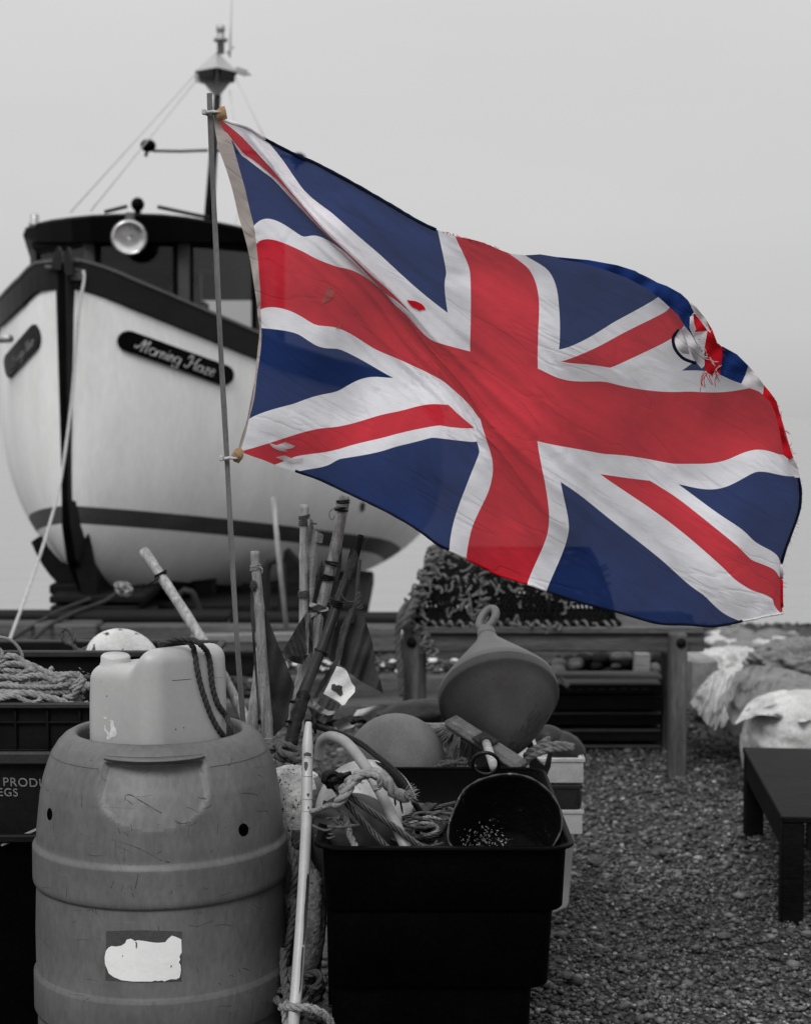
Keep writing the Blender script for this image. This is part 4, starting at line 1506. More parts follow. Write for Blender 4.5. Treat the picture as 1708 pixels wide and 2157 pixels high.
for k in range(46):                                                     # fraying along the fly edge
    v0 = random.uniform(20, 29.5) if k > 14 else random.uniform(12.5, 19.5)
    w0 = flag_px([(60, v0)])[0]
    x0, y0 = w0[0], w0[1]
    g.tube(spline(PS([(x0 - 3, y0), (x0 + random.uniform(0, 5), y0 + random.uniform(-4, 5)), (x0 + random.uniform(-1, 11), y0 + random.uniform(-7, 9))], flag_depth(60, v0) - 0.004), 0.004), 0.0006, 4, m=1 if 12 < v0 < 18 or v0 > 27.5 else 0)
for k in range(26):                                                     # frayed top edge by the red
    x0 = 935 + k * 4.6
    y0 = 488 + (x0 - 935) * 0.31
    g.tube(spline(PS([(x0, y0 + 3), (x0 + random.uniform(-5, 5), y0 - random.uniform(0, 3)), (x0 + random.uniform(-7, 7), y0 - random.uniform(-1, 4))], flag_depth(28, 0) - 0.006), 0.004), 0.0006, 4, m=1)
parts(g, 'loose_threads', [F_whitef, F_redf], flag, 0.03)
# ragged tears near the lower hoist corner and in the white roll
bvf = BVHTree.FromPolygons(W3, fl)
F_worn = fabric('thin_worn_red', (0.5, 0.16, 0.15), trans=0.1)
for poly, mi in (([(566, 932), (582, 937), (600, 930), (622, 938), (612, 944), (596, 946), (606, 950), (588, 948), (574, 942)], 0),
                 ([(580, 962), (600, 958), (616, 966), (640, 964), (634, 972), (612, 976), (598, 970)], 0),
                 ([(856, 632), (874, 634), (890, 640), (896, 652), (884, 654), (868, 646)], 1),
                 ([(676, 640), (688, 606), (700, 602), (704, 622), (690, 634)], 2), ([(706, 694), (722, 676), (716, 690)], 2), ([(852, 706), (866, 720), (882, 744), (868, 728)], 2)):
    g = G()
    decal(g, poly, bvf, 0.003, 5)
    part(g, 'torn_shred', [F_whitef, F_redf, F_worn][mi], flag)
# stained, gathered corners and the cable ties that hold them
for pts, nm in (([(452, 243), (455, 232), (465, 224), (473, 222), (476, 232), (479, 249), (468, 252), (458, 256)], 'gathered_corner'),
                ([(487, 958), (496, 945), (506, 942), (514, 950), (512, 964), (503, 976), (492, 972)], 'gathered_corner')):
    g = G()
    V, Fc = polyfill(pts, 4)
    cx, cy = sum(p[0] for p in pts) / len(pts), sum(p[1] for p in pts) / len(pts)
    fr_ = [P(p.x, p.y, YF - 0.014 * max(0, 1 - ((p.x - cx) ** 2 + (p.y - cy) ** 2) / 330) - 0.004 + 0.003 * math.sin(p.x * 0.9)) for p in V]
    bk_ = [P(p.x, p.y, YF + 0.010 * max(0, 1 - ((p.x - cx) ** 2 + (p.y - cy) ** 2) / 330)) for p in V]
    g.add(fr_, [f[::-1] for f in Fc], 0, True)
    g.add(bk_, Fc, 0, True)
    part(g, nm, F_stain, flag)
for px, py in ((441, 237), (477, 965)):
    g = G()
    c = P(px + 1, py, YF - 0.005)
    ring = [c + Vector((0.012 * math.cos(t) + 0.002, 0.012 * math.sin(t), 0.002 * math.cos(t))) for t in np.linspace(0, 2 * math.pi, 17)]
    g.tube(ring, 0.004, 6, cap=False)
    ring = [c + Vector((0.016 + 0.010 * math.cos(t), 0.007 * math.sin(t) - 0.006, 0)) for t in np.linspace(0, 2 * math.pi, 13)]
    g.tube(ring, 0.003, 6, cap=False)
    g.box(c + Vector((-0.012, -0.013, 0)), (0.010, 0.010, 0.013), bevel=0.002)
    part(g, 'cable_tie', M_tie, flag)

# the stick
g = G()
pts = [(441, 196), (446, 330), (455, 520), (464, 720), (478, 965), (489, 1180), (502, 1390), (515, 1556), (522, 1660)]
W = spline(PS(pts, YF), 0.02)
g.tube(W, [0.0082 + 0.0005 * math.sin(i * 0.4) for i in range(len(W))], 4, ph=0.6, smooth=False)
single(g, 'flag_stick', 'thin square wooden stick standing in the barrel and carrying the flag', 'flagstick', M_stick)
# ================================================================== PLASTIC BARREL
def barrel_mat(val=0.098):
    m = mat('scuffed_grey_barrel', val, 0.5, 0.24, (6, 6, 2.6), 0.12, spots=0.06, spot_v=0.04, spot_sc=26, spot_w=0.12, bump=0.12, bsc=80, spec=0.35)
    N, L = m.node_tree.nodes, m.node_tree.links
    b = N['Principled BSDF']
    src = b.inputs['Base Color'].links[0].from_socket
    tc = [n for n in N if n.type == 'TEX_COORD'][0]
    for scl, rot, thr, val in (((3, 3, 90), (0.3, 0.5, 0), 0.69, 0.04), ((70, 70, 4), (0.1, 0.15, 0), 0.68, 0.05), ((5, 5, 140), (-0.4, -0.25, 0), 0.70, 0.17)):
        mp = N.new('ShaderNodeMapping'); mp.inputs['Scale'].default_value = scl; mp.inputs['Rotation'].default_value = rot
        L.new(tc.outputs['Object'], mp.inputs[0])
        n = N.new('ShaderNodeTexNoise'); n.inputs['Scale'].default_value = 1; n.inputs['Detail'].default_value = 6; n.inputs['Roughness'].default_value = 0.7
        L.new(mp.outputs[0], n.inputs['Vector'])
        r = N.new('ShaderNodeMapRange'); r.inputs['From Min'].default_value, r.inputs['From Max'].default_value = thr - 0.04, thr + 0.03
        r.inputs['To Max'].default_value = 0.75
        L.new(n.outputs['Fac'], r.inputs['Value'])
        mx = N.new('ShaderNodeMix'); mx.data_type = 'RGBA'
        L.new(r.outputs[0], mx.inputs['Factor']); L.new(src, mx.inputs['A'])
        mx.inputs['B'].default_value = (val, val, val, 1)
        src = mx.outputs['Result']
    L.new(src, b.inputs['Base Color'])
    return m


M_barrel = barrel_mat()
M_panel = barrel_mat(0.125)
BC = Vector((-0.566, 3.8, 0))
A0 = math.atan2(-3.8, 0.566) - R(3.6)
key = [(0.0, 0.24), (0.012, 0.262), (0.04, 0.277), (0.28, 0.283), (0.316, 0.2832), (0.3175, 0.2834), (0.320, 0.288), (0.328, 0.2914), (0.405, 0.2915), (0.4075, 0.2913), (0.417, 0.2865), (0.420, 0.2855), (0.50, 0.2865),
       (0.58, 0.2845), (0.609, 0.2830), (0.6105, 0.2830), (0.6125, 0.2875), (0.618, 0.2905), (0.626, 0.2918), (0.696, 0.2916), (0.6985, 0.2914), (0.709, 0.2840), (0.712, 0.2832), (0.733, 0.282), (0.811, 0.274), (0.850, 0.267), (0.885, 0.256), (0.910, 0.246), (0.932, 0.232), (0.946, 0.218), (0.953, 0.205), (0.9545, 0.196), (0.951, 0.190), (0.940, 0.1875), (0.90, 0.187), (0.70, 0.24), (0.30, 0.27), (0.05, 0.26), (0.02, 0.0)]
prof = []
for (z0, r0), (z1, r1) in zip(key, key[1:]):
    n = max(1, int(math.hypot(z1 - z0, r1 - r0) / 0.006)) if 0.6 < z0 < 0.95 and r0 > 0.2 else 1
    prof += [(r0 + (r1 - r0) * i / n, z0 + (z1 - z0) * i / n) for i in range(n)]
prof.append((key[-1][1], key[-1][0]))


def ss_(a, b, x):
    t = min(1, max(0, (x - a) / (b - a)))
    return t * t * (3 - 2 * t)


def recess(a, t, r):
    da = (a - A0 + math.pi) % (2 * math.pi) - math.pi
    if not (0.782 < t < 0.921) or r < 0.2:
        return 0.0
    hw = R(27) * (math.sqrt(max(0, 1 - ((0.868 - t) / 0.086) ** 2)) if t < 0.868 else 1.0)
    e = min(1, max(0, (hw - abs(da)) / R(0.9)))
    return -e * (0.0012 + 0.022 * min(1, max(0, (t - 0.79) / 0.125)) ** 1.2)


barrel = thing('plastic_barrel', 'scuffed grey plastic barrel with raised hoops and a torn white sticker', 'barrel', BC)
g = G()
g.lathe(prof, BC, (0, 0, 1), 260, fn=recess)
g_barrel = g
for i_, f_ in enumerate(g.f):                              # the moulded panel under the grip, in a paler grey than the body
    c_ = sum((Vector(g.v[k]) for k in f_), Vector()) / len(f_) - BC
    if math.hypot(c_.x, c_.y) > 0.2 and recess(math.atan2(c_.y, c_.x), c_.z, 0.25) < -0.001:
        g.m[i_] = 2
bbv = g.bvh()
g = G()
nA = 40
V = []
for i in range(nA + 1):
    t = -1 + 2 * i / nA
    a = A0 + t * R(27.5)
    c_ = math.cos(t * math.pi / 2) ** 0.7 if abs(t) < 1 else 0
    d = Vector((math.cos(a), math.sin(a), 0))
    for rr, z in ((0.232, 0.9345), (0.238 + 0.022 * c_, 0.9315), (0.238 + 0.0225 * c_, 0.9285), (0.230, 0.922)):
        V.append(BC + d * rr + Vector((0, 0, z)))
Fc = [(4 * i + j, 4 * i + 4 + j, 4 * i + 4 + (j + 1) % 4, 4 * i + (j + 1) % 4) for i in range(nA) for j in range(4)]
g.add(V, Fc, 0, True)
part(g, 'grip_lip', M_barrel, barrel)
zc = lambda zx, zy: (zx * 0.39973, 1551.6 + zy * 0.39973)
g = G()
decal(g, [(224, 1962), (300, 1960), (383, 1963), (382, 2068), (300, 2071), (222, 2066)], bbv, 0.0006, 8)
part(g, 'glue_patch', M_labeld, barrel)
lab = [zc(*p) for p in [(553, 1165), (560, 1130), (575, 1112), (590, 1105), (612, 1108), (640, 1103), (660, 1090), (668, 1072), (690, 1066), (702, 1072), (712, 1079), (724, 1074), (760, 1078), (800, 1085), (830, 1088), (870, 1085), (886, 1066), (905, 1050), (925, 1056), (955, 1070), (957, 1140), (945, 1160), (950, 1176), (942, 1190), (951, 1205), (953, 1230), (950, 1255), (945, 1272), (930, 1280), (900, 1280), (880, 1286), (865, 1292), (855, 1286), (830, 1290), (820, 1286), (800, 1292), (700, 1292), (640, 1285), (600, 1268), (575, 1250), (566, 1225), (555, 1200)]]
g = G()
decal(g, lab, bbv, 0.0016, 4)
g_lab = g
lbv = g.bvh()
g_label = g_lab
g = G()
for p in ([(714, 1082), (717, 1095), (716, 1110), (721, 1118), (724, 1100), (722, 1084)], [(898, 1203), (906, 1207), (902, 1218), (896, 1214), (902, 1210)], [(645, 1154), (650, 1154), (650, 1160), (645, 1160)]):
    decal(g, [zc(*q) for q in p], bbv, 0.0024, 2)
g_label.add(g.v, g.f, 1, True)
part(g_label, 'torn_sticker', [M_label, M_labeld], barrel)
for (cx, cy, rx, ry) in ((105, 1715.5, 5.5, 13), (512.5, 1748.5, 10.5, 13.5)):
    g = G()
    decal(g, [(cx + rx * math.cos(t), cy + ry * math.sin(t)) for t in np.linspace(0, 2 * math.pi, 20)[:-1]], bbv, 0.0008, 4)
    part(g, 'drain_hole', M_hole, barrel)
g = G()
marks = [([(660, 340), (662, 312), (690, 310), (740, 340), (790, 370), (850, 405)], 0.0011), ([(665, 330), (680, 345), (698, 358)], 0.0008), ([(590, 545), (690, 575), (770, 610), (850, 655)], 0.0009), ([(870, 660), (892, 664)], 0.0012),
         ([(500, 530), (640, 590), (780, 642)], 0.0006), ([(465, 625), (520, 630), (650, 612)], 0.0007), ([(1222, 115), (1214, 145), (1202, 157)], 0.0011), ([(1275, 363), (1395, 355)], 0.0008), ([(1060, 495), (1190, 480)], 0.0006), ([(1075, 462), (1190, 452)], 0.0005),
         ([(390, 918), (430, 918)], 0.0007), ([(460, 920), (485, 915), (492, 925)], 0.0008), ([(503, 910), (508, 940)], 0.0006), ([(990, 995), (1040, 1003), (1085, 985), (1125, 972)], 0.0006), ([(1130, 1000), (1180, 992), (1215, 998)], 0.0008), ([(1200, 288), (1315, 275)], 0.0005),
         ([(300, 440), (410, 498)], 0.0005), ([(310, 385), (360, 400)], 0.0005), ([(920, 445), (960, 460), (1000, 452)], 0.0008), ([(930, 460), (1000, 470), (1035, 450)], 0.0006), ([(445, 1395), (470, 1380)], 0.0009), ([(285, 400), (280, 600)], 0.0006), ([(1065, 320), (1100, 330), (1130, 310)], 0.0005),
         ([(1190, 920), (1192, 1000)], 0.0005), ([(1240, 890), (1235, 980)], 0.0005), ([(585, 800), (600, 760)], 0.0006), ([(640, 820), (650, 775)], 0.0005)]
for p, r_ in marks:
    pts = [hit(bbv, *zc(*q)) for q in p]
    pts = [q for q in spline([q for q in pts if q], 0.004)]
    g.tube(pts, [r_ * (0.5 + 0.7 * random.random()) for _ in pts], 4)
rs_ = random.Random(12)
for k in range(80):                                            # handling scratches, mostly near level
    x0, y0 = rs_.uniform(70, 592), rs_.uniform(1600, 2150)
    if 215 < x0 < 390 and 1950 < y0 < 2075:
        continue
    a_, L0 = rs_.choice([0.1, 0.35, -0.15, 1.5, 0.55]) + rs_.gauss(0, 0.25), rs_.uniform(5, 46) * rs_.random() + 4
    pl = [hit(bbv, x0 + L0 * t * math.cos(a_), y0 + L0 * t * math.sin(a_) + 2 * math.sin(t * 3 + k)) for t in (0, 0.33, 0.66, 1)]
    if all(p is not None for p in pl):
        pl = spline(pl, 0.005)
        g.tube(pl, [rs_.uniform(0.0003, 0.0007)] * len(pl), 4)
# mould seam round the shoulder
seam = [BC + Vector((0.2475 * math.cos(a), 0.2475 * math.sin(a), 0.9068)) for a in np.linspace(A0 + R(29), A0 + R(85), 30)]
g.tube(seam, 0.0007, 4)
seam = [BC + Vector((0.2475 * math.cos(a), 0.2475 * math.sin(a), 0.9068)) for a in np.linspace(A0 - R(85), A0 - R(29), 30)]
g.tube(seam, 0.0007, 4)
for f_ in g.f:
    pass
g_barrel.add(g.v, g.f, 1, True)
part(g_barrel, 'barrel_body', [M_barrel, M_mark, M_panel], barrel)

# ================================================================== JERRYCAN
Cc, Cl, Cr = [Vector((P(px, 1500, Y).x, Y, 0)) for px, Y in ((318, 3.625), (169, 3.76), (496, 3.80))]
eL, eR = Cl - Cc, Cr - Cc
lenL, lenR = eL.length, eR.length
rad = 0.042
pts2 = []
for cx, cy, a0 in ((lenL - rad, lenR - rad, 0), (rad, lenR - rad, 90), (rad, rad, 180), (lenL - rad, rad, 270)):
    pts2 += [(cx + rad * math.cos(R(a0 + k * 9)), cy + rad * math.sin(R(a0 + k * 9))) for k in range(11)]
per = []
for p, q in zip(pts2, pts2[1:] + pts2[:1]):
    d = math.hypot(q[0] - p[0], q[1] - p[1])
    k = max(1, int(d / 0.008))
    per += [(p[0] + (q[0] - p[0]) * i / k, p[1] + (q[1] - p[1]) * i / k) for i in range(k)]
cen = (lenL / 2, lenR / 2)
uL, uR = eL / lenL, eR / lenR


def ss(a, b, x):
    t = min(1, max(0, (x - a) / (b - a)))
    return t * t * (3 - 2 * t)


def ztop(x, y):
    s = x / lenL
    lo = ss(0.14, 0.36, s)
    notch = 0.012 * ss(0.36, 0.5, s) * math.exp(-((y - lenR * 0.55) / 0.06) ** 2)
    return 1.158 - 0.042 * lo - 0.006 * ss(0.6, 1.0, s) - 0.004 * (y / lenR)


def canp(x, y, z, sc=1.0):
    x2, y2 = cen[0] + (x - cen[0]) * sc, cen[1] + (y - cen[1]) * sc
    return Cc + uL * x2 + uR * y2 + Vector((0, 0, z))


RT = 0.034
V = []
nrow = 0
n = len(per)
for k in range(26):
    f_ = k / 25
    for x, y in per:
        zt = ztop(x, y) - RT
        z = 0.70 + (zt - 0.70) * f_
        V.append(canp(x, y, z, 1.0 - 0.035 * f_ * f_ + 0.006 * math.sin(f_ * 9)))
    nrow += 1
for k in range(1, 9):
    ph = math.pi / 2 * k / 8
    for x, y in per:
        ins = RT * (1 - math.cos(ph))
        dx, dy = x - cen[0], y - cen[1]
        s_ = 0.965 - ins / 0.13
        V.append(canp(x, y, ztop(cen[0] + dx * s_, cen[1] + dy * s_) - RT + RT * math.sin(ph), s_))
    nrow += 1
s_last = 0.965 - RT / 0.13
for k in range(1, 9):
    s_ = s_last * (1 - k / 8)
    for x, y in per:
        dx, dy = x - cen[0], y - cen[1]
        V.append(canp(x, y, ztop(cen[0] + dx * s_, cen[1] + dy * s_), max(s_, 1e-4)))
    nrow += 1
g = G()
g.add(V, [(i * n + j, i * n + (j + 1) % n, (i + 1) * n + (j + 1) % n, (i + 1) * n + j) for i in range(nrow - 1) for j in range(n)], 0, True)
g.f = [f[::-1] for f in g.f]
jbv = g.bvh()
can = thing('jerrycan', 'grey plastic jerrycan with a screw cap standing in the barrel', 'jerrycan', Cc + eL / 2 + eR / 2 + Vector((0, 0, 0.70)))
g_can = g
c = P(243, 1410, 3.765)
g = G()
q = (0.05, -0.1, 1)
g.lathe([(0.031, -0.02), (0.031, 0.003), (0.0345, 0.003), (0.0355, 0.012), (0.033, 0.014), (0.033, 0.030), (0.030, 0.034), (0, 0.035)], c, q, 64, fn=lambda a, t, r: 0.0007 * math.cos(a * 36) if 0.013 < t < 0.031 and r > 0.02 else 0)
part(g, 'screw_cap', M_cap, can)
g = G()
zj = lambda zx, zy: (zx * 0.36338, 1199 + (zy + 117.0) * 0.36338)
zj = lambda zx, zy: (zx * 0.36338, 1241.3 + zy * 0.36338)
for p in ([(600, 745), (612, 738), (622, 752), (610, 756)], [(604, 790), (612, 786), (616, 812), (628, 828), (636, 836), (644, 806), (640, 780), (650, 758), (660, 764), (664, 798), (672, 806), (680, 842), (668, 856), (650, 858), (636, 872), (622, 874), (618, 858), (626, 848), (616, 832), (606, 822)], [(640, 758), (646, 756), (646, 766), (640, 768)]):
    decal(g, [zj(*q) for q in p], jbv, 0.0006, 3)
g_can.add(g.v, g.f, 1, True)
g = G()
for p in ([(880, 538), (1000, 530), (1110, 521)], [(1225, 516), (1285, 512)]):
    W = [hit(jbv, *zj(*q), 0.0) for q in p]
    g.tube([w for w in W if w], 0.0006, 4)
for p in ((512, 551), (1018, 812), (1065, 803), (620, 620)):
    w = hit(jbv, *zj(*p), 0.0)
    if w:
        g.blob(w, 0.0015, u=8, v=6)
g_can.add(g.v, g.f, 2, True)
part(g_can, 'can_body', [M_jerry, M_residue, M_mark], can)

# dark braided rope doubled over the can
g = G()
rp = []
for p in [(334, 1360), (352, 1352), (381, 1349), (403, 1358), (407, 1378), (412, 1408), (419, 1440), (428, 1470), (438, 1498), (448, 1520), (460, 1540), (474, 1558), (486, 1572)]:
    rp.append(hit(jbv, p[0], max(p[1], 1375), 0.005) if p[1] >= 1376 else P(p[0], p[1], 3.70))
g.rope([r_ for r_ in rp if r_], 0.0066, 3, pitch=0.045, n=14)
rp = []
for p in [(340, 1357), (372, 1346), (404, 1348), (420, 1356), (434, 1378), (440, 1408), (443, 1440), (449, 1466), (458, 1488), (472, 1508), (482, 1522), (494, 1543), (508, 1566)]:
    rp.append((hit(jbv, p[0], p[1], 0.006) or P(p[0], p[1], 3.76)) if p[1] >= 1378 else P(p[0], p[1], 3.695))
g.rope([r_ for r_ in rp if r_], 0.0068, 3, pitch=0.046, n=14)
single(g, 'braided_rope', 'dark braided rope doubled over the corner of the jerrycan', 'rope', M_roped)

# ================================================================== CRATES ON THE LEFT
def open_box(g, x0, x1, y0, y1, z0, z1, t=0.012, m=0):
    g.box(((x0 + x1) / 2, y0 + t / 2, (z0 + z1) / 2), (x1 - x0, t, z1 - z0), bevel=0.003, m=m)
    g.box(((x0 + x1) / 2, y1 - t / 2, (z0 + z1) / 2), (x1 - x0, t, z1 - z0), bevel=0.003, m=m)
    g.box((x0 + t / 2, (y0 + y1) / 2, (z0 + z1) / 2), (t, y1 - y0 - 2 * t, z1 - z0), bevel=0.003, m=m)
    g.box((x1 - t / 2, (y0 + y1) / 2, (z0 + z1) / 2), (t, y1 - y0 - 2 * t, z1 - z0), bevel=0.003, m=m)
    g.box(((x0 + x1) / 2, (y0 + y1) / 2, z0 + t / 2), (x1 - x0 - 2 * t, y1 - y0 - 2 * t, t), bevel=0, m=m)


def rim(g, x0, x1, y0, y1, z, w=0.022, h=0.016, m=0):
    for yy in (y0 - w / 2, y1 + w / 2):
        g.box(((x0 + x1) / 2, yy, z), (x1 - x0 + 2 * w, w, h), bevel=0.004, m=m)
    for xx in (x0 - w / 2, x1 + w / 2):
        g.box((xx, (y0 + y1) / 2, z), (w, y1 - y0, h), bevel=0.004, m=m)


def crate(name, label, x0, x1, y0, y1, z0, z1, mt, ribs=0, rim_mt=None, group=None, rimh=0.016):
    t = thing(name, label, 'crate', ((x0 + x1) / 2, (y0 + y1) / 2, z0), group)
    g = G()
    open_box(g, x0, x1, y0, y1, z0, z1)
    if ribs:
        for i in range(ribs + 1):
            x = x0 + (x1 - x0) * i / ribs
            g.box((x, y0 - 0.006, (z0 + z1) / 2 - 0.006), (0.006, 0.012, z1 - z0 - 0.02), bevel=0.001)
        for z in (z0 + 0.008, z0 + (z1 - z0) * 0.62):
            g.box(((x0 + x1) / 2, y0 - 0.005, z), (x1 - x0, 0.010, 0.005), bevel=0.001)
    part(g, 'crate_body', mt, t)
    g = G()
    rim(g, x0, x1, y0, y1, z1 - rimh / 2 + 0.003, h=rimh)
    part(g, 'crate_rim', rim_mt or mt, t)
    return t


XL = lambda px, Y: (px - 854) / F * Y
cr1 = crate('plastic_crate', 'dark ribbed plastic crate heaped with pale rope on the left', -1.32, XL(300, 4.2), 4.2, 4.62, 0.815, 0.944, M_crate, 8, M_crate2)
cr2 = crate('plastic_crate', 'dark stencilled crate with worn lettering left of the barrel', -1.36, XL(250, 4.05), 4.06, 4.66, 0.63, 0.845, M_crate, 0, M_crate2, rimh=0.03)
bin1 = crate('storage_bin', 'tall black bin at the bottom of the crate stack left of the barrel', -1.40, XL(215, 4.0), 4.0, 4.72, 0.02, 0.655, M_blkpl, 0, M_crate, rimh=0.02)
bin2 = crate('storage_bin', 'deep black bin holding the white float behind the rope crate', -1.70, XL(440, 4.85), 4.85, 5.06, 0.02, 0.985, M_crate, 0, M_crate2, rimh=0.02)
g = G()
g.beam(P(2, 1782, 3.985), P(84, 1745, 4.02), 0.012, 0.006)
part(g, 'crate_edge', M_text, cr2)


def textmesh(body, size, origin, ex, ez, name, mt, parent, spacing=1.0, extr=0.0008):
    cu = bpy.data.curves.new(name + '_c', 'FONT')
    cu.body, cu.size, cu.extrude, cu.space_character = body, size, extr, spacing
    o = bpy.data.objects.new(name + '_t', cu)
    me = bpy.data.meshes.new_from_object(o)
    g = G()
    ex, ez = Vector(ex).normalized(), Vector(ez).normalized()
    n_ = ex.cross(ez)
    g.add([Vector(origin) + ex * v.co.x + ez * v.co.y + n_ * v.co.z for v in me.vertices], [tuple(p.vertices) for p in me.polygons], 0, False)
    bpy.data.objects.remove(o); bpy.data.curves.remove(cu); bpy.data.meshes.remove(me)
    return part(g, name, mt, parent)


textmesh('PRODUCT', 0.0305, P(6, 1656, 4.0585), (1, 0, -0.03), (-0.05, 0, 1), 'stencil_lettering', M_text, cr2, 1.12)
textmesh('EGS', 0.0285, P(-5, 1677, 4.0585), (1, 0, -0.03), (-0.05, 0, 1), 'stencil_lettering', M_text, cr2, 1.1)


def tangle(g, c, size, n, r, seed, m=0, loops=9, strands=3, flat=0.5):
    rnd = random.Random(seed)
    c = Vector(c)
    for k in range(n):
        pts = []
        a = rnd.uniform(0, 6.28)
        rr = rnd.uniform(0.35, 1.0)
        lift = rnd.uniform(-1, 1)
        for i in range(loops):
            a += rnd.uniform(0.5, 1.1)
            rr = min(1, max(0.2, rr + rnd.uniform(-0.3, 0.3)))
            h = (1 - rr * rr * flat) * (0.5 + 0.5 * lift) + rnd.uniform(-0.15, 0.15)
            pts.append(c + Vector((math.cos(a) * rr * size[0], math.sin(a) * rr * size[1], h * size[2])))
        g.rope(pts, r * rnd.uniform(0.85, 1.15), strands, n=10, step=r * 0.9, m=m, rough=0.05, depth=0.36)


g = G()
tangle(g, (-1.08, 4.36, 0.945), (0.24, 0.15, 0.07), 9, 0.0078, 3)
tangle(g, (-0.93, 4.33, 0.93), (0.12, 0.12, 0.06), 4, 0.0078, 8)
ZQ = lambda zx, zy: (zx * 0.21803, 1179.2 + zy * 0.21803)      # from a close look at the heap
def zq(pts, Y, dy=0.0):
    return [P(*ZQ(a, b), Y + dy) for a, b in pts]
R1 = 0.0085
g.rope(zq([(-80, 1180), (10, 990), (80, 930), (160, 945), (230, 990), (330, 1030), (430, 1080), (520, 1120), (600, 1170)], 4.30), R1, n=14)
g.rope(zq([(-60, 1080), (60, 1010), (150, 1000), (280, 1040), (360, 1100), (480, 1150), (590, 1200)], 4.28), R1 * 0.8, n=14)
g.rope(zq([(120, 1160), (200, 1110), (290, 1060), (340, 1080), (300, 1140), (220, 1180), (150, 1270)], 4.27), R1 * 0.8, n=14)
g.rope(zq([(560, 1320), (560, 1220), (620, 1130), (710, 1110), (780, 1130), (740, 1200), (690, 1260)], 4.27), R1 * 1.15, n=14, rough=0.06)
g.rope(zq([(610, 1330), (690, 1330), (740, 1270), (790, 1190), (815, 1150)], 4.24), R1 * 1.05, n=14)
g.rope(zq([(-90, 1340), (60, 1320), (220, 1290), (340, 1300), (440, 1330), (560, 1355), (660, 1395), (760, 1410), (850, 1400)], 4.20), R1 * 1.15, n=14, rough=0.06)
g.rope(zq([(-90, 1370), (40, 1340), (150, 1320), (260, 1370), (340, 1380), (400, 1340)], 4.19), R1 * 0.8, n=14)
g.rope(zq([(-40, 1240), (80, 1200), (200, 1260), (320, 1230), (440, 1260), (520, 1300)], 4.25), R1, n=14, rough=0.05)
g.rope(zq([(-60, 1130), (60, 1130), (180, 1150), (300, 1120), (430, 1130), (540, 1190)], 4.26), R1 * .9, n=14)
g.rope(zq([(20, 960), (10, 900), (-20, 860), (-60, 900)], 4.30), R1, n=14)
g.rope(zq([(-60, 760), (10, 750), (100, 775), (170, 840), (210, 910), (220, 990)], 4.40), 0.0045, n=12)
for k in range(60):                                            # loose fibres
    a, b = random.choice([(800, 1090), (640, 1430), (420, 1220), (690, 1420), (760, 1400), (330, 1180)])
    a += random.uniform(-60, 60); b += random.uniform(-25, 25)
    g.tube(zq([(a, b), (a + random.uniform(-30, 30), b + random.uniform(-40, 30))], 4.22), 0.0008, 4)
single(g, 'rope_heap', 'heap of pale frayed rope lying in the ribbed crate', 'rope', M_ropet)

# scuffed white float in the bin and the rope loop beside it
g = G()
c = P(258, 1388, 4.955)
q = Matrix.Rotation(R(18), 3, 'Y')
g.blob(c + Vector((0.0, 0, -0.008)), (0.115, 0.075, 0.098), q, m=0)
g.blob(c + Vector((0.07, 0.02, -0.03)), (0.085, 0.06, 0.062), q, m=0)
single(g, 'white_float', 'scuffed oval white float resting in the black bin', 'float', M_floats)
g = G()
zq5 = lambda pts: [P(*ZQ(a, b), 4.95) for a, b in pts]
g.rope(zq5([(910, 835), (850, 850), (790, 880), (740, 870), (700, 820), (640, 800), (600, 740), (600, 680), (630, 655), (670, 680), (700, 730), (720, 800)]), 0.0075, n=12)
single(g, 'rope_loop', 'stiff dark rope loop beside the white float', 'rope', M_ropem)

# ================================================================== DARK TUB AND WHAT IS IN IT
TX = lambda px: (px - 854) / F * 3.5
tx0, tx1, ty0, ty1, tz = TX(676), TX(1199), 3.50, 4.29, 0.75
tub = thing('storage_tub', 'large black plastic tub packed with buoys, wire rope and a bucket', 'tub', ((tx0 + tx1) / 2, (ty0 + ty1) / 2, 0))
g = G()
tiers = [(0.752, 0.613, 0.0, 0.0), (0.611, 0.441, 0.021, 0.006), (0.439, 0.0, 0.055, 0.012)]
def rbox_ring(x0, x1, y0, y1, r, z, k=6):
    out = []
    for cx, cy, a0 in ((x1 - r, y1 - r, 0), (x0 + r, y1 - r, 90), (x0 + r, y0 + r, 180), (x1 - r, y0 + r, 270)):
        out += [Vector((cx + r * math.cos(R(a0 + 90 * i / k)), cy + r * math.sin(R(a0 + 90 * i / k)), z)) for i in range(k + 1)]
    return out
rings = []
dz_tap = 0.05
def tring(z, ins, insl, extra=0.0):
    tp = (tz - z) * dz_tap
    return rbox_ring(tx0 + insl + extra + tp * .3, tx1 - ins - extra - tp, ty0 + ins * 0.4 + extra + tp * .5, ty1 - ins - extra - tp, 0.04, z)
for zt, zb, ins, insl in tiers:
    rings += [tring(zt, ins, insl), tring(zt - 0.004, ins, insl, -0.001), tring(zb + 0.006, ins, insl, -0.001), tring(zb, ins, insl, 0.003)]
inner = [tring(0.02, 0.06, 0.02), tring(0.44, 0.06, 0.02), tring(0.47, 0.03, 0.012), tring(0.613, 0.03, 0.012), tring(0.63, 0.008, 0.008), tring(0.752, 0.006, 0.006)]
allr = inner + rings
nr_ = len(allr[0])
g.add([v for r_ in allr for v in r_], [(i * nr_ + j, i * nr_ + (j + 1) % nr_, (i + 1) * nr_ + (j + 1) % nr_, (i + 1) * nr_ + j) for i in range(len(allr) - 1) for j in range(nr_)] + [tuple(range(nr_))[::-1]], 0, False)
for i_ in range(len(g.f)):
    g.sm[i_] = True
part(g, 'tub_body', M_blkpl, tub)
g = G()
rr_ = []
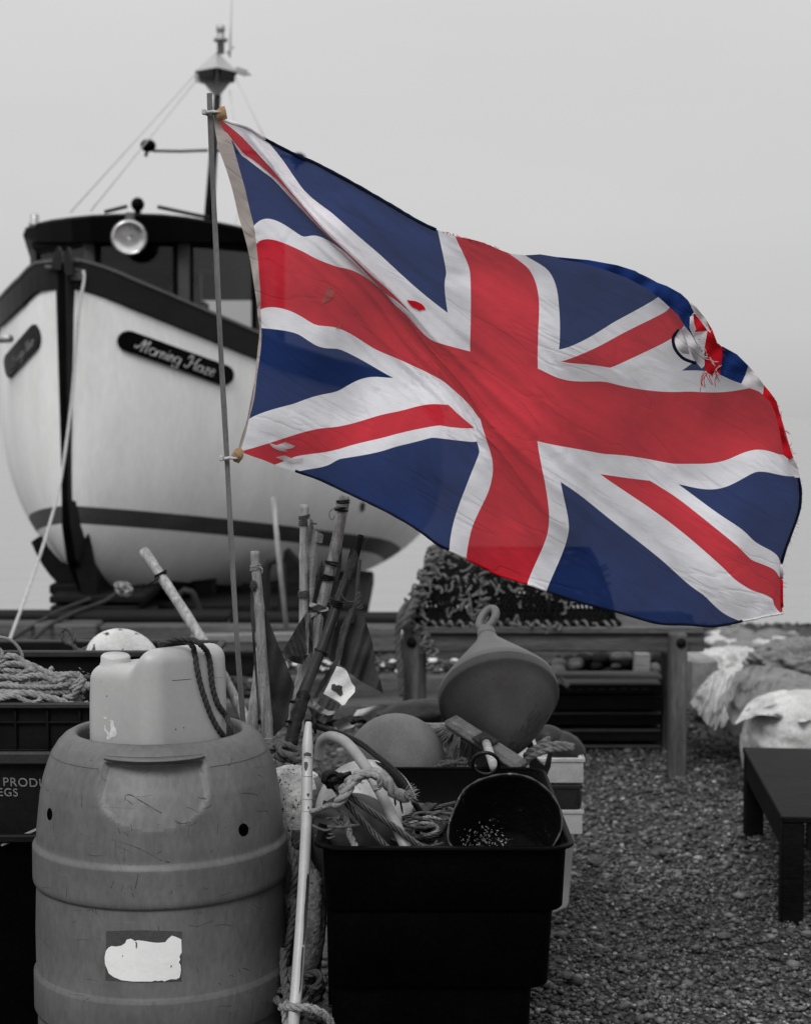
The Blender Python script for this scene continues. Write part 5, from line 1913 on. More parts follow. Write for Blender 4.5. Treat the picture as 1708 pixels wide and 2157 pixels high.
for z, e in ((0.752, 0.002), (0.756, 0.003), (0.7562, -0.0165), (0.754, -0.0185), (0.7505, -0.0185), (0.7495, -0.0165), (0.7495, -0.012), (0.7475, -0.001)):
    rr_.append(rbox_ring(tx0 + e, tx1 - e, ty0 + e, ty1 - e, 0.045 - e, z, 8))
nr_ = len(rr_[0])
g.add([v for r_ in rr_ for v in r_], [(i * nr_ + j, i * nr_ + (j + 1) % nr_, ((i + 1) % len(rr_)) * nr_ + (j + 1) % nr_, ((i + 1) % len(rr_)) * nr_ + j) for i in range(len(rr_)) for j in range(nr_)], 0, True)
part(g, 'tub_rim', M_blkpl, tub)

# netting that fills the tub
g = G()
V = []
nxx, nyy = 46, 60
for j in range(nyy + 1):
    for i in range(nxx + 1):
        x = tx0 + 0.02 + (tx1 - tx0 - 0.045) * i / nxx
        y = ty0 + 0.02 + (ty1 - ty0 - 0.04) * j / nyy
        z = 0.640 + 0.022 * mnoise.noise(Vector((x * 9, y * 9, 1))) + 0.02 * mnoise.noise(Vector((x * 26, y * 26, 5)))
        V.append((x, y, z))
g.add(V, [(j * (nxx + 1) + i, j * (nxx + 1) + i + 1, (j + 1) * (nxx + 1) + i + 1, (j + 1) * (nxx + 1) + i) for j in range(nyy) for i in range(nxx)], 0, True)
for k in range(26):
    a = Vector((random.uniform(tx0 + .03, tx1 - .05), random.uniform(ty0 + .04, ty1 - .05), 0.655))
    pts = [a]
    for i in range(5):
        q = pts[-1] + Vector((random.uniform(-.09, .09), random.uniform(-.07, .07), 0))
        q.x = min(max(q.x, tx0 + .03), tx1 - .05); q.y = min(max(q.y, ty0 + .04), ty1 - .05)
        q.z = 0.655 + random.uniform(-0.01, 0.02)
        pts.append(q)
    g.rope(pts, 0.0035, 3, n=8)
single(g, 'net_heap', 'tangled dark netting packed into the black tub', 'netting', M_net)

c = P(744, 1770, 3.755)
t = thing('round_buoy', 'dark grey round buoy at the front of the black tub', 'buoy', c - Vector((0, 0, 0.104)))
g = G(); g.blob(c, (0.106, 0.1, 0.107), u=48, v=32)
part(g, 'buoy_body', M_buoyd, t)
dbv = g.bvh()
def paintbuoy():
    m = mat('white_buoy_with_black_paint', 0.55, 0.45, 0.15, (9, 9, 9), 0.1, spots=0.0, bump=0.06)
    return m
c = P(772, 1712, 3.985)
t = thing('round_buoy', 'white round buoy with a black painted patch in the tub', 'buoy', c - Vector((0, 0, 0.123)))
g = G(); g.blob(c, (0.125, 0.118, 0.128), u=48, v=32)
g_wb = g
wbv = g.bvh()
g = G()
z2 = lambda zx, zy: (558.6 + zx * .39973, 1489.6 + zy * .39973)
for p in ([(578, 288), (620, 300), (660, 318), (700, 345), (740, 385), (752, 440), (756, 500), (735, 480), (716, 440), (690, 420), (668, 380), (640, 345), (612, 320), (590, 305)], [(676, 480), (684, 478), (690, 512), (684, 524), (679, 505)], [(702, 480), (712, 478), (722, 530), (726, 566), (716, 548)]):
    decal(g, [z2(*q) for q in p], wbv, 0.001, 4)
g_wb.add(g.v, g.f, 1, True)
part(g_wb, 'buoy_body', [mat('chalky_white_buoy', 0.4, 0.5, 0.15, (8, 8, 8), 0.1, bump=0.06), M_black], t)

c = P(834, 1606, 4.52)
t = thing('round_buoy', 'pale grey round buoy just behind the black tub', 'buoy', c - Vector((0, 0, 0.134)))
g = G(); g.blob(c, (0.136, 0.13, 0.134), u=56, v=36)
part(g, 'buoy_body', M_buoyg, t)

# crates behind the tub that carry the rear gear
crate('storage_bin', 'low dark crate behind the black tub carrying the grey buoys', XL(690, 4.4), XL(1120, 4.4), 4.36, 5.02, 0.10, 0.60, M_crate, 0)
g = G()
tangle(g, (XL(955, 4.45), 4.45, 0.66), (0.09, 0.05, 0.09), 9, 0.0055, 21, flat=0.2)
single(g, 'rope_bundle', 'dark bundle of rope under the broom head behind the tub', 'rope', M_ropem)

# beige hose and black cable arching out of the tub
g = G()
g.tube(spline(PS([(672, 1600, 3.98), (676, 1566, 3.96), (690, 1553, 3.93), (708, 1554, 3.89), (732, 1568, 3.84), (766, 1610, 3.77), (798, 1663, 3.70), (830, 1729, 3.64), (852, 1780, 3.60), (868, 1822, 3.57)]), 0.008), 0.0128, 16)
single(g, 'hose', 'beige plastic hose arching down into the black tub', 'hose', M_hose)
g = G()
g.rope(PS([(655, 1528, 4.0), (690, 1538, 4.02), (726, 1550, 4.0), (760, 1567, 3.98), (790, 1590, 3.94), (822, 1616, 3.88), (850, 1646, 3.84), (872, 1690, 3.82), (905, 1740, 3.85)]), 0.0072, 6, pitch=0.05, n=18, depth=0.12)
single(g, 'black_cable', 'thick black cable curving behind the beige hose', 'cable', M_cable)
g = G()
wr = [[(676, 1612, 3.86), (692, 1640, 3.72), (716, 1662, 3.63), (742, 1681, 3.61), (768, 1700, 3.605), (800, 1722, 3.60), (840, 1750, 3.59), (880, 1780, 3.58), (930, 1812, 3.57)],
      [(700, 1652, 3.70), (722, 1682, 3.63), (744, 1708, 3.615), (774, 1742, 3.61), (806, 1776, 3.59), (840, 1812, 3.57)],
      [(848, 1724, 3.9), (890, 1710, 3.88), (925, 1700, 3.86), (960, 1692, 3.87)], [(836, 1740, 3.85), (880, 1730, 3.84), (920, 1712, 3.83), (950, 1716, 3.84)],
      [(730, 1800, 3.60), (790, 1796, 3.60), (850, 1800, 3.62), (900, 1788, 3.64), (935, 1778, 3.66)], [(880, 1768, 3.78), (920, 1760, 3.78), (940, 1730, 3.8)]]
for i, w in enumerate(wr):
    g.rope(PS(w), 0.0074 if i < 2 else 0.005, 5, pitch=0.085 if i < 2 else 0.06)
single(g, 'wire_rope', 'stiff twisted steel wire rope looped across the front of the tub', 'wire rope', M_wirer)
g = G()
c = P(702, 1644, 3.66)
g.blob(c, (0.026, 0.02, 0.019), Matrix.Rotation(R(25), 3, 'Y'), amp=0.35, fs=2.5, seed=2)
g.blob(c + Vector((0.012, -0.008, 0.004)), (0.02, 0.013, 0.012), Matrix.Rotation(R(-20), 3, 'Y'), amp=0.3, fs=3, seed=4)
g.tube(PS([(712, 1640), (728, 1633), (740, 1629)], 3.645), [0.008, 0.006, 0.0055], 10)
g.tube(spline(PS([(684, 1650), (688, 1635), (700, 1629), (712, 1634), (716, 1650), (708, 1660)], 3.645), 0.004), 0.006, 8)
single(g, 'taped_knot', 'lump of black tape binding the wire rope', 'knot', M_tape)
# frayed rope over the wire
g = G()
fr = PS([(720, 1668, 3.615), (735, 1650, 3.60), (752, 1637, 3.59), (780, 1629, 3.60), (803, 1634, 3.60), (816, 1648, 3.60), (826, 1668, 3.61), (842, 1676, 3.61), (862, 1680, 3.62)])
g.rope(fr, 0.0135, 3, n=14, rough=0.18, depth=0.3)
g.rope(PS([(746, 1642, 3.585), (770, 1632, 3.58), (795, 1636, 3.58), (800, 1655, 3.59), (786, 1664, 3.59)]), 0.007, 3, n=12, rough=0.14)
g.rope(PS([(736, 1650, 3.60), (722, 1672, 3.60), (714, 1696, 3.61), (722, 1714, 3.62), (732, 1735, 3.63), (736, 1760, 3.63), (746, 1778, 3.62), (752, 1796, 3.6)]), 0.0078, 3, n=12, rough=0.14)
g.rope(PS([(712, 1694, 3.62), (690, 1698, 3.66), (668, 1706, 3.7), (650, 1712, 3.75)]), 0.006, 3, n=12, rough=0.1)
g.rope(PS([(744, 1644, 3.59), (734, 1664, 3.58), (720, 1684, 3.58), (706, 1700, 3.6)]), 0.012, 3, n=12, rough=0.14)
for k in range(150):
    if k < 60:
        x, y = 862 + random.uniform(-10, 6), 1672 + random.uniform(-9, 12)
        d = (random.uniform(4, 18), random.uniform(-16, 16))
    else:
        b = random.choice([(780, 1630), (800, 1636), (740, 1650), (722, 1680), (728, 1740), (838, 1676), (756, 1640)])
        x, y = b[0] + random.uniform(-16, 16), b[1] + random.uniform(-9, 9)
        d = (random.uniform(-12, 12), random.uniform(-14, 12))
    g.tube(PS([(x, y, 3.60), (x + d[0] * .5, y + d[1] * .6, 3.59), (x + d[0], y + d[1], 3.60)]), 0.0006, 3)
single(g, 'frayed_rope', 'frayed grey rope end knotted over the wire rope in the tub', 'rope', M_ropet)
g = G()
g.rope(PS([(866, 1742, 3.74), (890, 1735, 3.73), (915, 1738, 3.73), (922, 1750, 3.73), (900, 1760, 3.72), (885, 1757, 3.72)]), 0.0048, 3, n=10)
g.rope(PS([(862, 1736, 3.78), (900, 1722, 3.78), (930, 1728, 3.78)]), 0.0042, 3, n=10)
single(g, 'pale_cord', 'short pale cord lying on the netting beside the bucket', 'cord', M_ropet)
g = G()
cloth(g, [(876, 1700), (900, 1690), (935, 1698), (946, 1725), (938, 1765), (905, 1760), (880, 1742)], 3.87, 5, 0.02, 0.12, 0.8, 3)
single(g, 'crumpled_cloth', 'crumpled dark cloth lying between the buoys and the bucket', 'cloth', M_clothm)

g = G()
for k, (a, b) in enumerate(((690, 1760), (720, 1745), (850, 1770), (890, 1745), (915, 1720), (880, 1790), (760, 1790))):
    tangle(g, P(a, b, 3.62 if k < 2 else 3.72), (0.05, 0.035, 0.035), 2, 0.0032, 80 + k, loops=7)
tangle(g, (XL(900, 3.95), 3.95, 0.69), (0.10, 0.08, 0.05), 6, 0.0045, 95)
single(g, 'thin_rope_tangle', 'thin grimy rope tangled among the buoys in the black tub', 'rope', M_ropem)

# bucket lying in the tub
bc = P(1063, 1732, 3.63)
bax = Vector((-0.05, -0.70, 0.71)).normalized()
bk = thing('bucket', 'battered black bucket lying on its side in the tub, mouth forward', 'bucket', bc - bax * 0.12)
def dent(a, t, r):
    return (0.003 * math.sin(a * 2 + 0.6) + 0.0012 * math.sin(a * 5 + 2.0) - 0.008 * math.exp(-((a - 2.75) / 0.35) ** 2) + 0.006 * math.exp(-((a - 3.5) / 0.22) ** 2)) * (0.35 + 0.65 * min(1, max(0, (t + 0.25) / 0.25))) if r > 0.03 else 0
g = G()
g.lathe([(0.0, -0.2), (0.09, -0.2), (0.096, -0.194), (0.1235, -0.004), (0.125, 0.002), (0.123, 0.005), (0.120, 0.002), (0.1185, -0.006), (0.092, -0.186), (0.08, -0.19), (0, -0.19)], bc, bax, 72, fn=dent)
g_bk = g
kbv = g.bvh()
g = G()
ring_ = []
q_ = Vector((0, 0, 1)).rotation_difference(bax)
for a in np.linspace(0, 2 * math.pi, 73):
    rr = 0.124 + dent(a, 0.004, 0.124)
    ring_.append(bc + q_ @ Vector((rr * math.cos(a), rr * math.sin(a), 0.003)))
g.tube(ring_, [0.0026 + 0.0008 * math.sin(i * 1.7) for i in range(len(ring_))], 6, cap=False)
part(g, 'bucket_lip', mat('worn_bucket_lip', 0.02, 0.6, 0.6, (40, 40, 40), 0.5, spots=0.12, spot_v=0.09, spot_sc=50), bk)
g = G()
for k in range(220):
    x, y = random.gauss(1015, 28), random.gauss(1772, 16)
    w = hit(kbv, x, y, 0.0002)
    if w and inside(x, y, [(955, 1740), (1000, 1660), (1120, 1650), (1178, 1740), (1150, 1795), (975, 1795)]):
        s = random.choice([0.0006, 0.0008, 0.0012, 0.002])
        g.blob(w, (s * 1.8, s, s * 0.8), Matrix.Rotation(random.uniform(0, 3), 3, 'Y'), u=8, v=5)
g_bk.add(g.v, g.f, 1, True)
part(g_bk, 'bucket_body', [M_bucket, mat('dried_fleck', 0.3, 0.8, 0.6, (80, 80, 80))], bk)
g = G()
hp = [P(1023 + 28 * math.cos(t), 1609 + 23 * math.sin(t), 3.86 + 0.02 * math.sin(t)) for t in np.linspace(0, 2 * math.pi, 25)]
g.tube(hp, 0.0044, 8, cap=False)
part(g, 'bucket_handle', M_cable, bk)

# ================================================================== BROOM AND CONE BUOY
z3 = lambda zx, zy: (806.9 + zx * .29071, 1117.2 + zy * .29071)
br = thing('broom', 'worn broom head lying bristles back against the cone buoy', 'broom', P(1020, 1610, 4.47))
g = G()
p0, p1 = P(*z3(478, 1372), 4.52), P(*z3(1005, 1712), 4.36)
up_ = Vector((0.35, -0.62, 0.7))
g.beam(p0, p1, 0.054, 0.026, up_, 0.010)
e_ = (p1 - p0).normalized()
part(g, 'broom_block', M_brushb, br)
g = G()
yv = (up_ - e_ * up_.dot(e_)).normalized().cross(e_)
un = (up_ - e_ * up_.dot(e_)).normalized()
for i in range(40):
    for j in range(6):
        for k in range(6):
            a = p0.lerp(p1, (i + 0.3 + random.uniform(-.3, .3)) / 40) + yv * ((j - 2.5) * 0.0085) - un * 0.012
            spread = (-e_ * (0.07 if i < 6 else 0.012 * random.uniform(-1, 1)) * (1 - i / 8 if i < 6 else 1)) + Vector((random.uniform(-.01, .01), random.uniform(-.008, .008), random.uniform(-.01, .01)))
            g.tube([a, a - un * 0.03 + spread * 0.5, a - un * 0.075 + spread * 1.5], [0.0009, 0.0008, 0.0006], 3, cap=False, m=0 if i < 10 else 1)
part(g, 'bristles', [M_brush, M_ropem], br)
g = G()
for k, (x, y) in enumerate(((455, 1330), (440, 1315), (430, 1350), (470, 1310), (415, 1335), (400, 1365), (390, 1345), (420, 1380), (380, 1385))):
    pass
c = P(*z3(738, 1532), 4.42) + un * 0.005
g.box(c, (0.055, 0.05, 0.008), Matrix((e_, yv, un)).transposed(), 0.002)
hd = (P(*z3(800, 1715), 4.12) - P(*z3(748, 1560), 4.41))
g.tube([c + un * 0.0, c + hd.normalized() * 0.05], 0.0165, 16)
part(g, 'broom_bracket', M_mast, br)
g = G()
s0 = c + hd.normalized() * 0.02
g.tube([s0, s0 + hd * 0.35, s0 + hd * 0.7, s0 + hd * 1.2], 0.0118, 14)
part(g, 'broom_handle', M_bamboo2, br)

cb = P(1050, 1468, 4.72)
cax = Vector((-0.10, 0.79, 0.61)).normalized()
cone = thing('cone_buoy', 'grey cone shaped buoy with a ring eye, tipped back against the work bench', 'buoy', cb - cax * 0.2)
g = G()
RB = 0.172
g.lathe([(RB, 0.012), (RB * 0.985, 0.028), (0.155, 0.05), (0.12, 0.10), (0.075, 0.163), (0.045, 0.205), (0.033, 0.225), (0.028, 0.245), (0.026, 0.268), (0.0, 0.275)], cb, cax, 72)
part(g, 'upper_cone', M_conet, cone)
g = G()
g.lathe([(RB + 0.001, 0.013), (RB + 0.0015, -0.012), (RB - 0.001, -0.018), (RB - 0.008, -0.022), (0.150, -0.052), (0.118, -0.10), (0.075, -0.158), (0.035, -0.20), (0.0, -0.212)], cb, cax, 72)
g_cone = g
g = G()
ec = P(1080, 1299, 4.72 + 0.205)
ec = cb + cax * 0.318 + Vector((0.012, 0, 0.0))
ux = Vector((0.75, -0.64, 0.0)).normalized()
uz = (cax - ux * cax.dot(ux)).normalized()
g.tube([ec + ux * 0.024 * math.cos(t) + uz * 0.038 * math.sin(t) for t in np.linspace(0, 2 * math.pi, 33)], 0.0125, 14, cap=False)
g.tube([cb + cax * 0.24, cb + cax * 0.262, ec - uz * 0.036], [0.03, 0.024, 0.016], 14)
part(g, 'ring_eye', M_conet, cone)
g = G()
cbv = BVHTree.FromPolygons([], []) if False else None
part_g = G()
part_g.lathe([(RB + 0.001, 0.013), (RB + 0.0015, -0.012), (RB - 0.001, -0.018), (RB - 0.008, -0.022), (0.150, -0.052), (0.118, -0.10), (0.075, -0.158), (0.035, -0.20), (0.0, -0.212)], cb, cax, 72)
cbv = part_g.bvh()
for k in range(90):
    t_ = random.random()
    x = 1072 + t_ * 62 + random.gauss(0, 9); y = 1592 - t_ * 88 + random.gauss(0, 9)
    L0 = random.uniform(4, 16)
    pl = [(x, y), (x + L0 * .55, y - L0 * .8), (x + L0 * .7, y - L0 * .6), (x + 3, y + 2)]
    decal(g, pl, cbv, 0.0008, 6)
g_cone.add(g.v, g.f, 1, True)
part(g_cone, 'lower_cone', [M_cone, M_mark], cone)

# rope handle and dark float beside the white boxes
g = G()
g.rope(PS([(1106, 1608, 4.62), (1110, 1590, 4.6), (1128, 1577, 4.58), (1158, 1570, 4.56), (1186, 1570, 4.56), (1206, 1574, 4.58)]), 0.0105, 3, n=14)
g.rope(PS([(1104, 1612, 4.6), (1116, 1596, 4.57), (1146, 1583, 4.55), (1172, 1578, 4.55), (1204, 1577, 4.57)]), 0.0095, 3, n=14)
g.rope(PS([(1128, 1578, 4.6), (1140, 1566, 4.6), (1156, 1556, 4.62)]), 0.009, 3, n=12)
single(g, 'doubled_rope', 'pale doubled rope looped between the cone buoy and the white boxes', 'rope', M_ropet)
g = G()
g.prism([(1113, 1575), (1124, 1570), (1131, 1600), (1150, 1620), (1158, 1590), (1162, 1575), (1150, 1566), (1166, 1560), (1160, 1615), (1146, 1648), (1130, 1650), (1116, 1620)], 4.66, 0.05)
single(g, 'plastic_chute', 'dark curved plastic piece hanging from the rope handle', 'plastic piece', M_crate2)
g = G()
cc = P(1192, 1580, 5.5)
g.blob(cc, (0.075, 0.06, 0.055), Matrix.Rotation(R(40), 3, 'Y'), amp=0.05)
g.blob(cc + Vector((-0.05, 0, 0.035)), (0.06, 0.05, 0.045), Matrix.Rotation(R(30), 3, 'Y'))
single(g, 'dark_float', 'dark rubber float lying in the top white fish box', 'float', M_crate2)

# stack of fish boxes beyond the tub
def fishbox(label, y0, y1, Y, xr, xl, mt, thick=0.014, tray=True, group='fish boxes stacked behind the tub'):
    zt, zb = P(0, y0, Y).z, P(0, y1, Y).z
    x1, x0 = XL(xr, Y), XL(xl, Y)
    t = thing('fish_box', label, 'fish box', ((x0 + x1) / 2, Y + 0.2, zb), group)
    g = G()
    open_box(g, x0, x1, Y, Y + 0.38, zb, zt, thick)
    part(g, 'box_body', mt, t)
    g = G()
    rim(g, x0 - 0.001, x1 + 0.001, Y, Y + 0.38, zt - 0.006, 0.004, 0.013)
    if not tray:
        for k in range(4):
            g.box((x1 - 0.004 - k * 0.11, Y - 0.007, (zt + zb) / 2), (0.009, 0.013, zt - zb - 0.03), bevel=0.002)
    part(g, 'box_rim', mt, t)
    return t


M_wbox2 = mat('cleaner_white_box', 0.5, 0.55, 0.12, (10, 10, 10), 0.08, spots=0.02, spot_v=0.2, spot_sc=18, spot_w=0.15, bump=0.06)
fishbox('dirty white fish box on top of the stack behind the tub', 1598, 1651, 5.4, 1233, 990, M_wbox)
fishbox('dark plastic fish box between the two white boxes', 1654, 1705, 5.4, 1228, 1000, M_crate2, tray=False)
fishbox('clean white fish box directly above the white pail', 1707, 1759, 5.4, 1231, 990, M_wbox2)
pc = Vector((XL(1136, 5.6), 5.6, 0))
pail = thing('white_pail', 'tapered white pail beneath the stacked fish boxes', 'pail', pc)
g = G()
g.lathe([(0, 0.0), (0.102, 0.0), (0.106, 0.01), (0.125, 0.262), (0.129, 0.264), (0.129, 0.276), (0.12, 0.276), (0.1, 0.02), (0, 0.02)], pc, n=40)
part(g, 'pail_body', M_wbox2, pail)

# ================================================================== POLES AND MARKER FLAGS
z1 = lambda zx, zy: (434.5 + zx * .29071, 993.0 + zy * .29071)


def pole_geo(g, pts, Ys, ws, n=12, m=0, nodes=True):
    k = len(pts)
    W, RR = [], []
    for i, (a, b) in enumerate(pts):
        W.append(P(*z1(a, b), Ys[i]))
        RR.append(ws[i] * .29071 / 2 / F * Ys[i])
    S = spline(W, 0.01)
    out = []
    for i in range(len(S)):
        f_ = i / (len(S) - 1) * (k - 1)
        a = min(int(f_), k - 2)
        r_ = RR[a] + (RR[a + 1] - RR[a]) * (f_ - a)
        r_ *= 1 + 0.05 * mnoise.noise(Vector((i * 0.23, ws[0], 0)))
        if nodes and (i % 27) in (13, 14):
            r_ *= 1.1
        out.append(r_)
    g.tube(S, out, n, m)
    return S


def lash(g, a, b, Y, w, turns=4, r=0.0016, tilt=0.1, m=0):
    c = P(*z1(a, b), Y)
    rr = w * .29071 / 2 / F * Y + r * 0.6
    for k in range(turns):
        z = (k - turns / 2) * r * 2.1
        tt = tilt + random.uniform(-.12, .12)
        g.tube([c + Vector((rr * math.cos(t), rr * math.sin(t), z + tt * rr * math.cos(t))) for t in np.linspace(0, 2 * math.pi, 15)], r, 5, cap=False, m=m)


# a: pole leaning out to the left behind the can
g = G()
W = PS([(302, 1160, 5.35), (338, 1212, 5.3), (436, 1365, 5.1), (503, 1488, 5.0), (545, 1570, 4.95)])
S = spline(W, 0.02)
t = thing('leaning_pole', 'pale pole leaning out to the left behind the jerrycan', 'pole', W[-1])
g.tube(S, [0.0165 + 0.0006 * math.sin(i) for i in range(len(S))], 12)
part(g, 'pole_shaft', M_bamboo2, t)
g = G()
cA = W[1]
for k in range(4):
    g.tube([cA + Vector((0.018 * math.cos(q), 0.018 * math.sin(q), -0.008 + k * 0.005 + 0.009 * math.cos(q))) for q in np.linspace(0, 2 * math.pi, 15)], 0.003, 6, cap=False)
g.tube([W[1], P(322, 1226, 5.2), P(300, 1238, 5.2)], 0.003, 6)
parts(g, 'lashing', M_tape, t)

# b: pale bamboo with dark cloth
t = thing('bamboo_pole', 'split bamboo pole with a big dark flag, next to the flag stick', 'pole', P(*z1(455, 2010), 4.12))
g = G()
pole_geo(g, [(352, 578), (358, 700), (378, 900), (400, 1250), (425, 1600), (450, 1950), (470, 2120)], [4.15, 4.15, 4.14, 4.12, 4.11, 4.1, 4.1], [64, 70, 70, 72, 76, 80, 80])
part(g, 'pole_shaft', M_bamboo, t)
g = G()
lash(g, 357, 690, 4.15, 72, 4)
lash(g, 452, 1960, 4.1, 84, 8)
g.tube(spline(PS([(*z1(385, 690), 4.135), (*z1(405, 705), 4.13), (*z1(405, 735), 4.13), (*z1(390, 745), 4.13)]), 0.004), 0.0016, 5)
parts(g, 'lashing', M_ropet, t)
g = G()
cloth(g, [z1(*p) for p in [(318, 830), (340, 810), (362, 830), (365, 1000), (352, 1200), (372, 1500), (388, 1750), (380, 1800), (362, 1600), (340, 1300), (322, 1050)]], 4.16, 4, 0.006, 0.25, 0.1, 2)
cloth(g, [z1(*p) for p in [(410, 980), (440, 1050), (480, 1150), (530, 1280), (570, 1370), (600, 1450), (640, 1560), (625, 1640), (600, 1700), (596, 1780), (580, 1830), (520, 1890), (480, 1935), (462, 1700), (440, 1400), (420, 1150)]], 4.17, 4, 0.014, 0.07, 0.15, 1, slope=(0.0004, 0))
parts(g, 'marker_cloth', M_clothd, t)
g = G()
g.blob(P(*z1(342, 830), 4.13), (0.008, 0.007, 0.012), amp=0.5, fs=3, seed=5)
part(g, 'cloth_knot', M_clothm, t)
# second pale stick
g = G()
pole_geo(g, [(395, 1280), (372, 1500), (338, 1780), (322, 1950)], [4.3, 4.28, 4.25, 4.24], [70, 74, 80, 84])
single(g, 'short_pole', 'pale blunt pole end leaning behind the split bamboo pole', 'pole', M_bamboo)
# d: bleached bamboo with rolled pale cloth
t = thing('bamboo_pole', 'bleached upright bamboo pole with pale ragged cloth wound beside it', 'pole', P(*z1(690, 1500), 4.6))
g = G()
pole_geo(g, [(711, 240), (708, 600), (704, 1030), (690, 1500), (675, 1900)], [4.62, 4.62, 4.6, 4.58, 4.56], [66, 66, 64, 66, 66])
part(g, 'pole_shaft', M_bamboo2, t)
g = G()
lash(g, 710, 345, 4.62, 70, 6, 0.0022)
lash(g, 705, 880, 4.6, 68, 4, 0.0022)
g.tube(PS([(*z1(740, 372), 4.6), (*z1(800, 380), 4.6)]), 0.0025, 6)
parts(g, 'lashing', M_ropem, t)
g = G()
cloth(g, [z1(*p) for p in [(735, 345), (772, 350), (780, 420), (850, 460), (840, 520), (800, 520), (806, 600), (806, 680), (790, 800), (780, 960), (750, 970), (745, 800), (742, 500)]], 4.6, 4, 0.012, 0.3, 0.1, 4)
part(g, 'marker_cloth', M_clothp, t)
# e: thick leaning bamboo
t = thing('bamboo_pole', 'thick bamboo pole leaning right with black bands round its head', 'pole', P(*z1(640, 1650), 4.3))
g = G()
pole_geo(g, [(998, 182), (985, 300), (915, 650), (840, 960), (760, 1250), (650, 1640), (590, 1850)], [4.45, 4.44, 4.42, 4.4, 4.36, 4.3, 4.27], [78, 80, 82, 80, 78, 80, 80])
part(g, 'pole_shaft', M_bamboo, t)
g = G()
for b, m_ in ((212, 1), (228, 0), (240, 0), (252, 0), (266, 1)):
    lash(g, 996 - (b - 182) * 0.2, b, 4.44, 82, 2, 0.0028 if m_ else 0.0022, 0.05, m_)
for a, b in ((908, 655), (885, 755), (880, 766), (846, 950)):
    lash(g, a, b, 4.41, 84, 2, 0.003, -0.15, 1)
g.tube(spline(PS([(*z1(955, 250), 4.4), (*z1(905, 280), 4.4), (*z1(890, 320), 4.4), (*z1(912, 350), 4.4), (*z1(930, 320), 4.4)]), 0.005), 0.002, 5)
parts(g, 'lashing', [M_ropet, M_tape], t)
g = G()
cloth(g, [z1(*p) for p in [(975, 490), (985, 560), (978, 700), (950, 800), (940, 880), (905, 1000), (880, 960), (930, 780), (962, 600)]], 4.43, 4, 0.008, 0.25, 0.2, 5)
cloth(g, [z1(*p) for p in [(838, 640), (850, 700), (812, 860), (800, 960), (770, 950), (790, 830), (820, 700)]], 4.41, 4, 0.006, 0.25, 0.2, 8)
parts(g, 'marker_cloth', M_clothm, t)
# h: cloth bag tied round the poles
t = thing('cloth_bundle', 'grimy cloth bundle tied round the thick bamboo pole', 'cloth', P(*z1(700, 1340), 4.27))
g = G()
cloth(g, [z1(*p) for p in [(545, 1320), (600, 1225), (660, 1120), (720, 1030), (790, 985), (870, 990), (885, 1060), (872, 1200), (840, 1290), (800, 1340), (770, 1310), (690, 1340), (620, 1335)]], 4.27, 4, 0.016, 0.2, -0.35, 2)
cloth(g, [z1(*p) for p in [(545, 1318), (620, 1332), (690, 1338), (740, 1325), (700, 1400), (640, 1390), (590, 1360)]], 4.30, 4, 0.012, 0.2, 0.2, 6)
parts(g, 'cloth_body', M_clothm, t)
g = G()
cloth(g, [z1(*p) for p in [(750, 950), (800, 960), (880, 985), (890, 1010), (830, 1020), (775, 1000), (745, 975)]], 4.25, 3, 0.01, 0.3, 1.2, 3)
cloth(g, [z1(*p) for p in [(705, 1035), (730, 1028), (800, 1022), (806, 1040), (760, 1060), (745, 1100), (740, 1330), (722, 1330), (718, 1100)]], 4.25, 3, 0.008, 0.3, 0.1, 7)
cloth(g, [z1(*p) for p in [(780, 1060), (830, 1030), (850, 1060), (830, 1250), (800, 1350), (775, 1345), (770, 1200)]], 4.24, 3, 0.012, 0.3, 0.1, 9)
parts(g, 'cloth_tie', M_clothp, t)
# f: dark tube with taped butt
t = thing('dark_marker_pole', 'dark plastic marker pole with a black taped butt leaning right', 'pole', P(*z1(600, 1950), 4.0))
g = G()
pole_geo(g, [(1120, 462), (1098, 560), (1078, 640)], [4.3, 4.29, 4.28], [46, 52, 46], nodes=False)
part(g, 'splintered_tip', M_woodd, t)
g = G()
pole_geo(g, [(1030, 760), (960, 940), (860, 1220), (780, 1420), (700, 1620), (650, 1760)], [4.26, 4.23, 4.18, 4.13, 4.08, 4.04], [72, 76, 78, 80, 84, 84], nodes=False)
part(g, 'pole_shaft', M_dtube, t)
g = G()
W = [P(*z1(a, b), Y) for a, b, Y in ((708, 1610, 4.08), (690, 1690, 4.06), (660, 1780, 4.03), (640, 1860, 4.01), (615, 1960, 3.98), (600, 2020, 3.97))]
S = spline(W, 0.006)
g.tube(S, [0.0165 * (1 + 0.22 * mnoise.noise(Vector((i * 0.35, 0, 0)))) for i in range(len(S))], 14)
for a, b, c2, d in ((640, 1670, 605, 1662), (620, 1812, 574, 1806), (770, 1780, 800, 1850), (780, 1785, 790, 1900)):
    g.tube(PS([(*z1(a, b), 4.02), (*z1((a + c2) / 2, (b + d) / 2 + 6), 4.0), (*z1(c2, d), 4.0)]), 0.004, 6)
lash(g, 945, 945, 4.22, 84, 3, 0.003, -0.3)
lash(g, 830, 1305, 4.16, 80, 3, 0.002, -0.3)
parts(g, 'tape_binding', M_tape, t)
g = G()
g.tube(spline(PS([(*z1(975, 790), 4.2), (*z1(965, 850), 4.2), (*z1(1000, 925), 4.2), (*z1(1060, 945), 4.2), (*z1(1110, 900), 4.2), (*z1(1115, 870), 4.2)]), 0.006), 0.0013, 5)
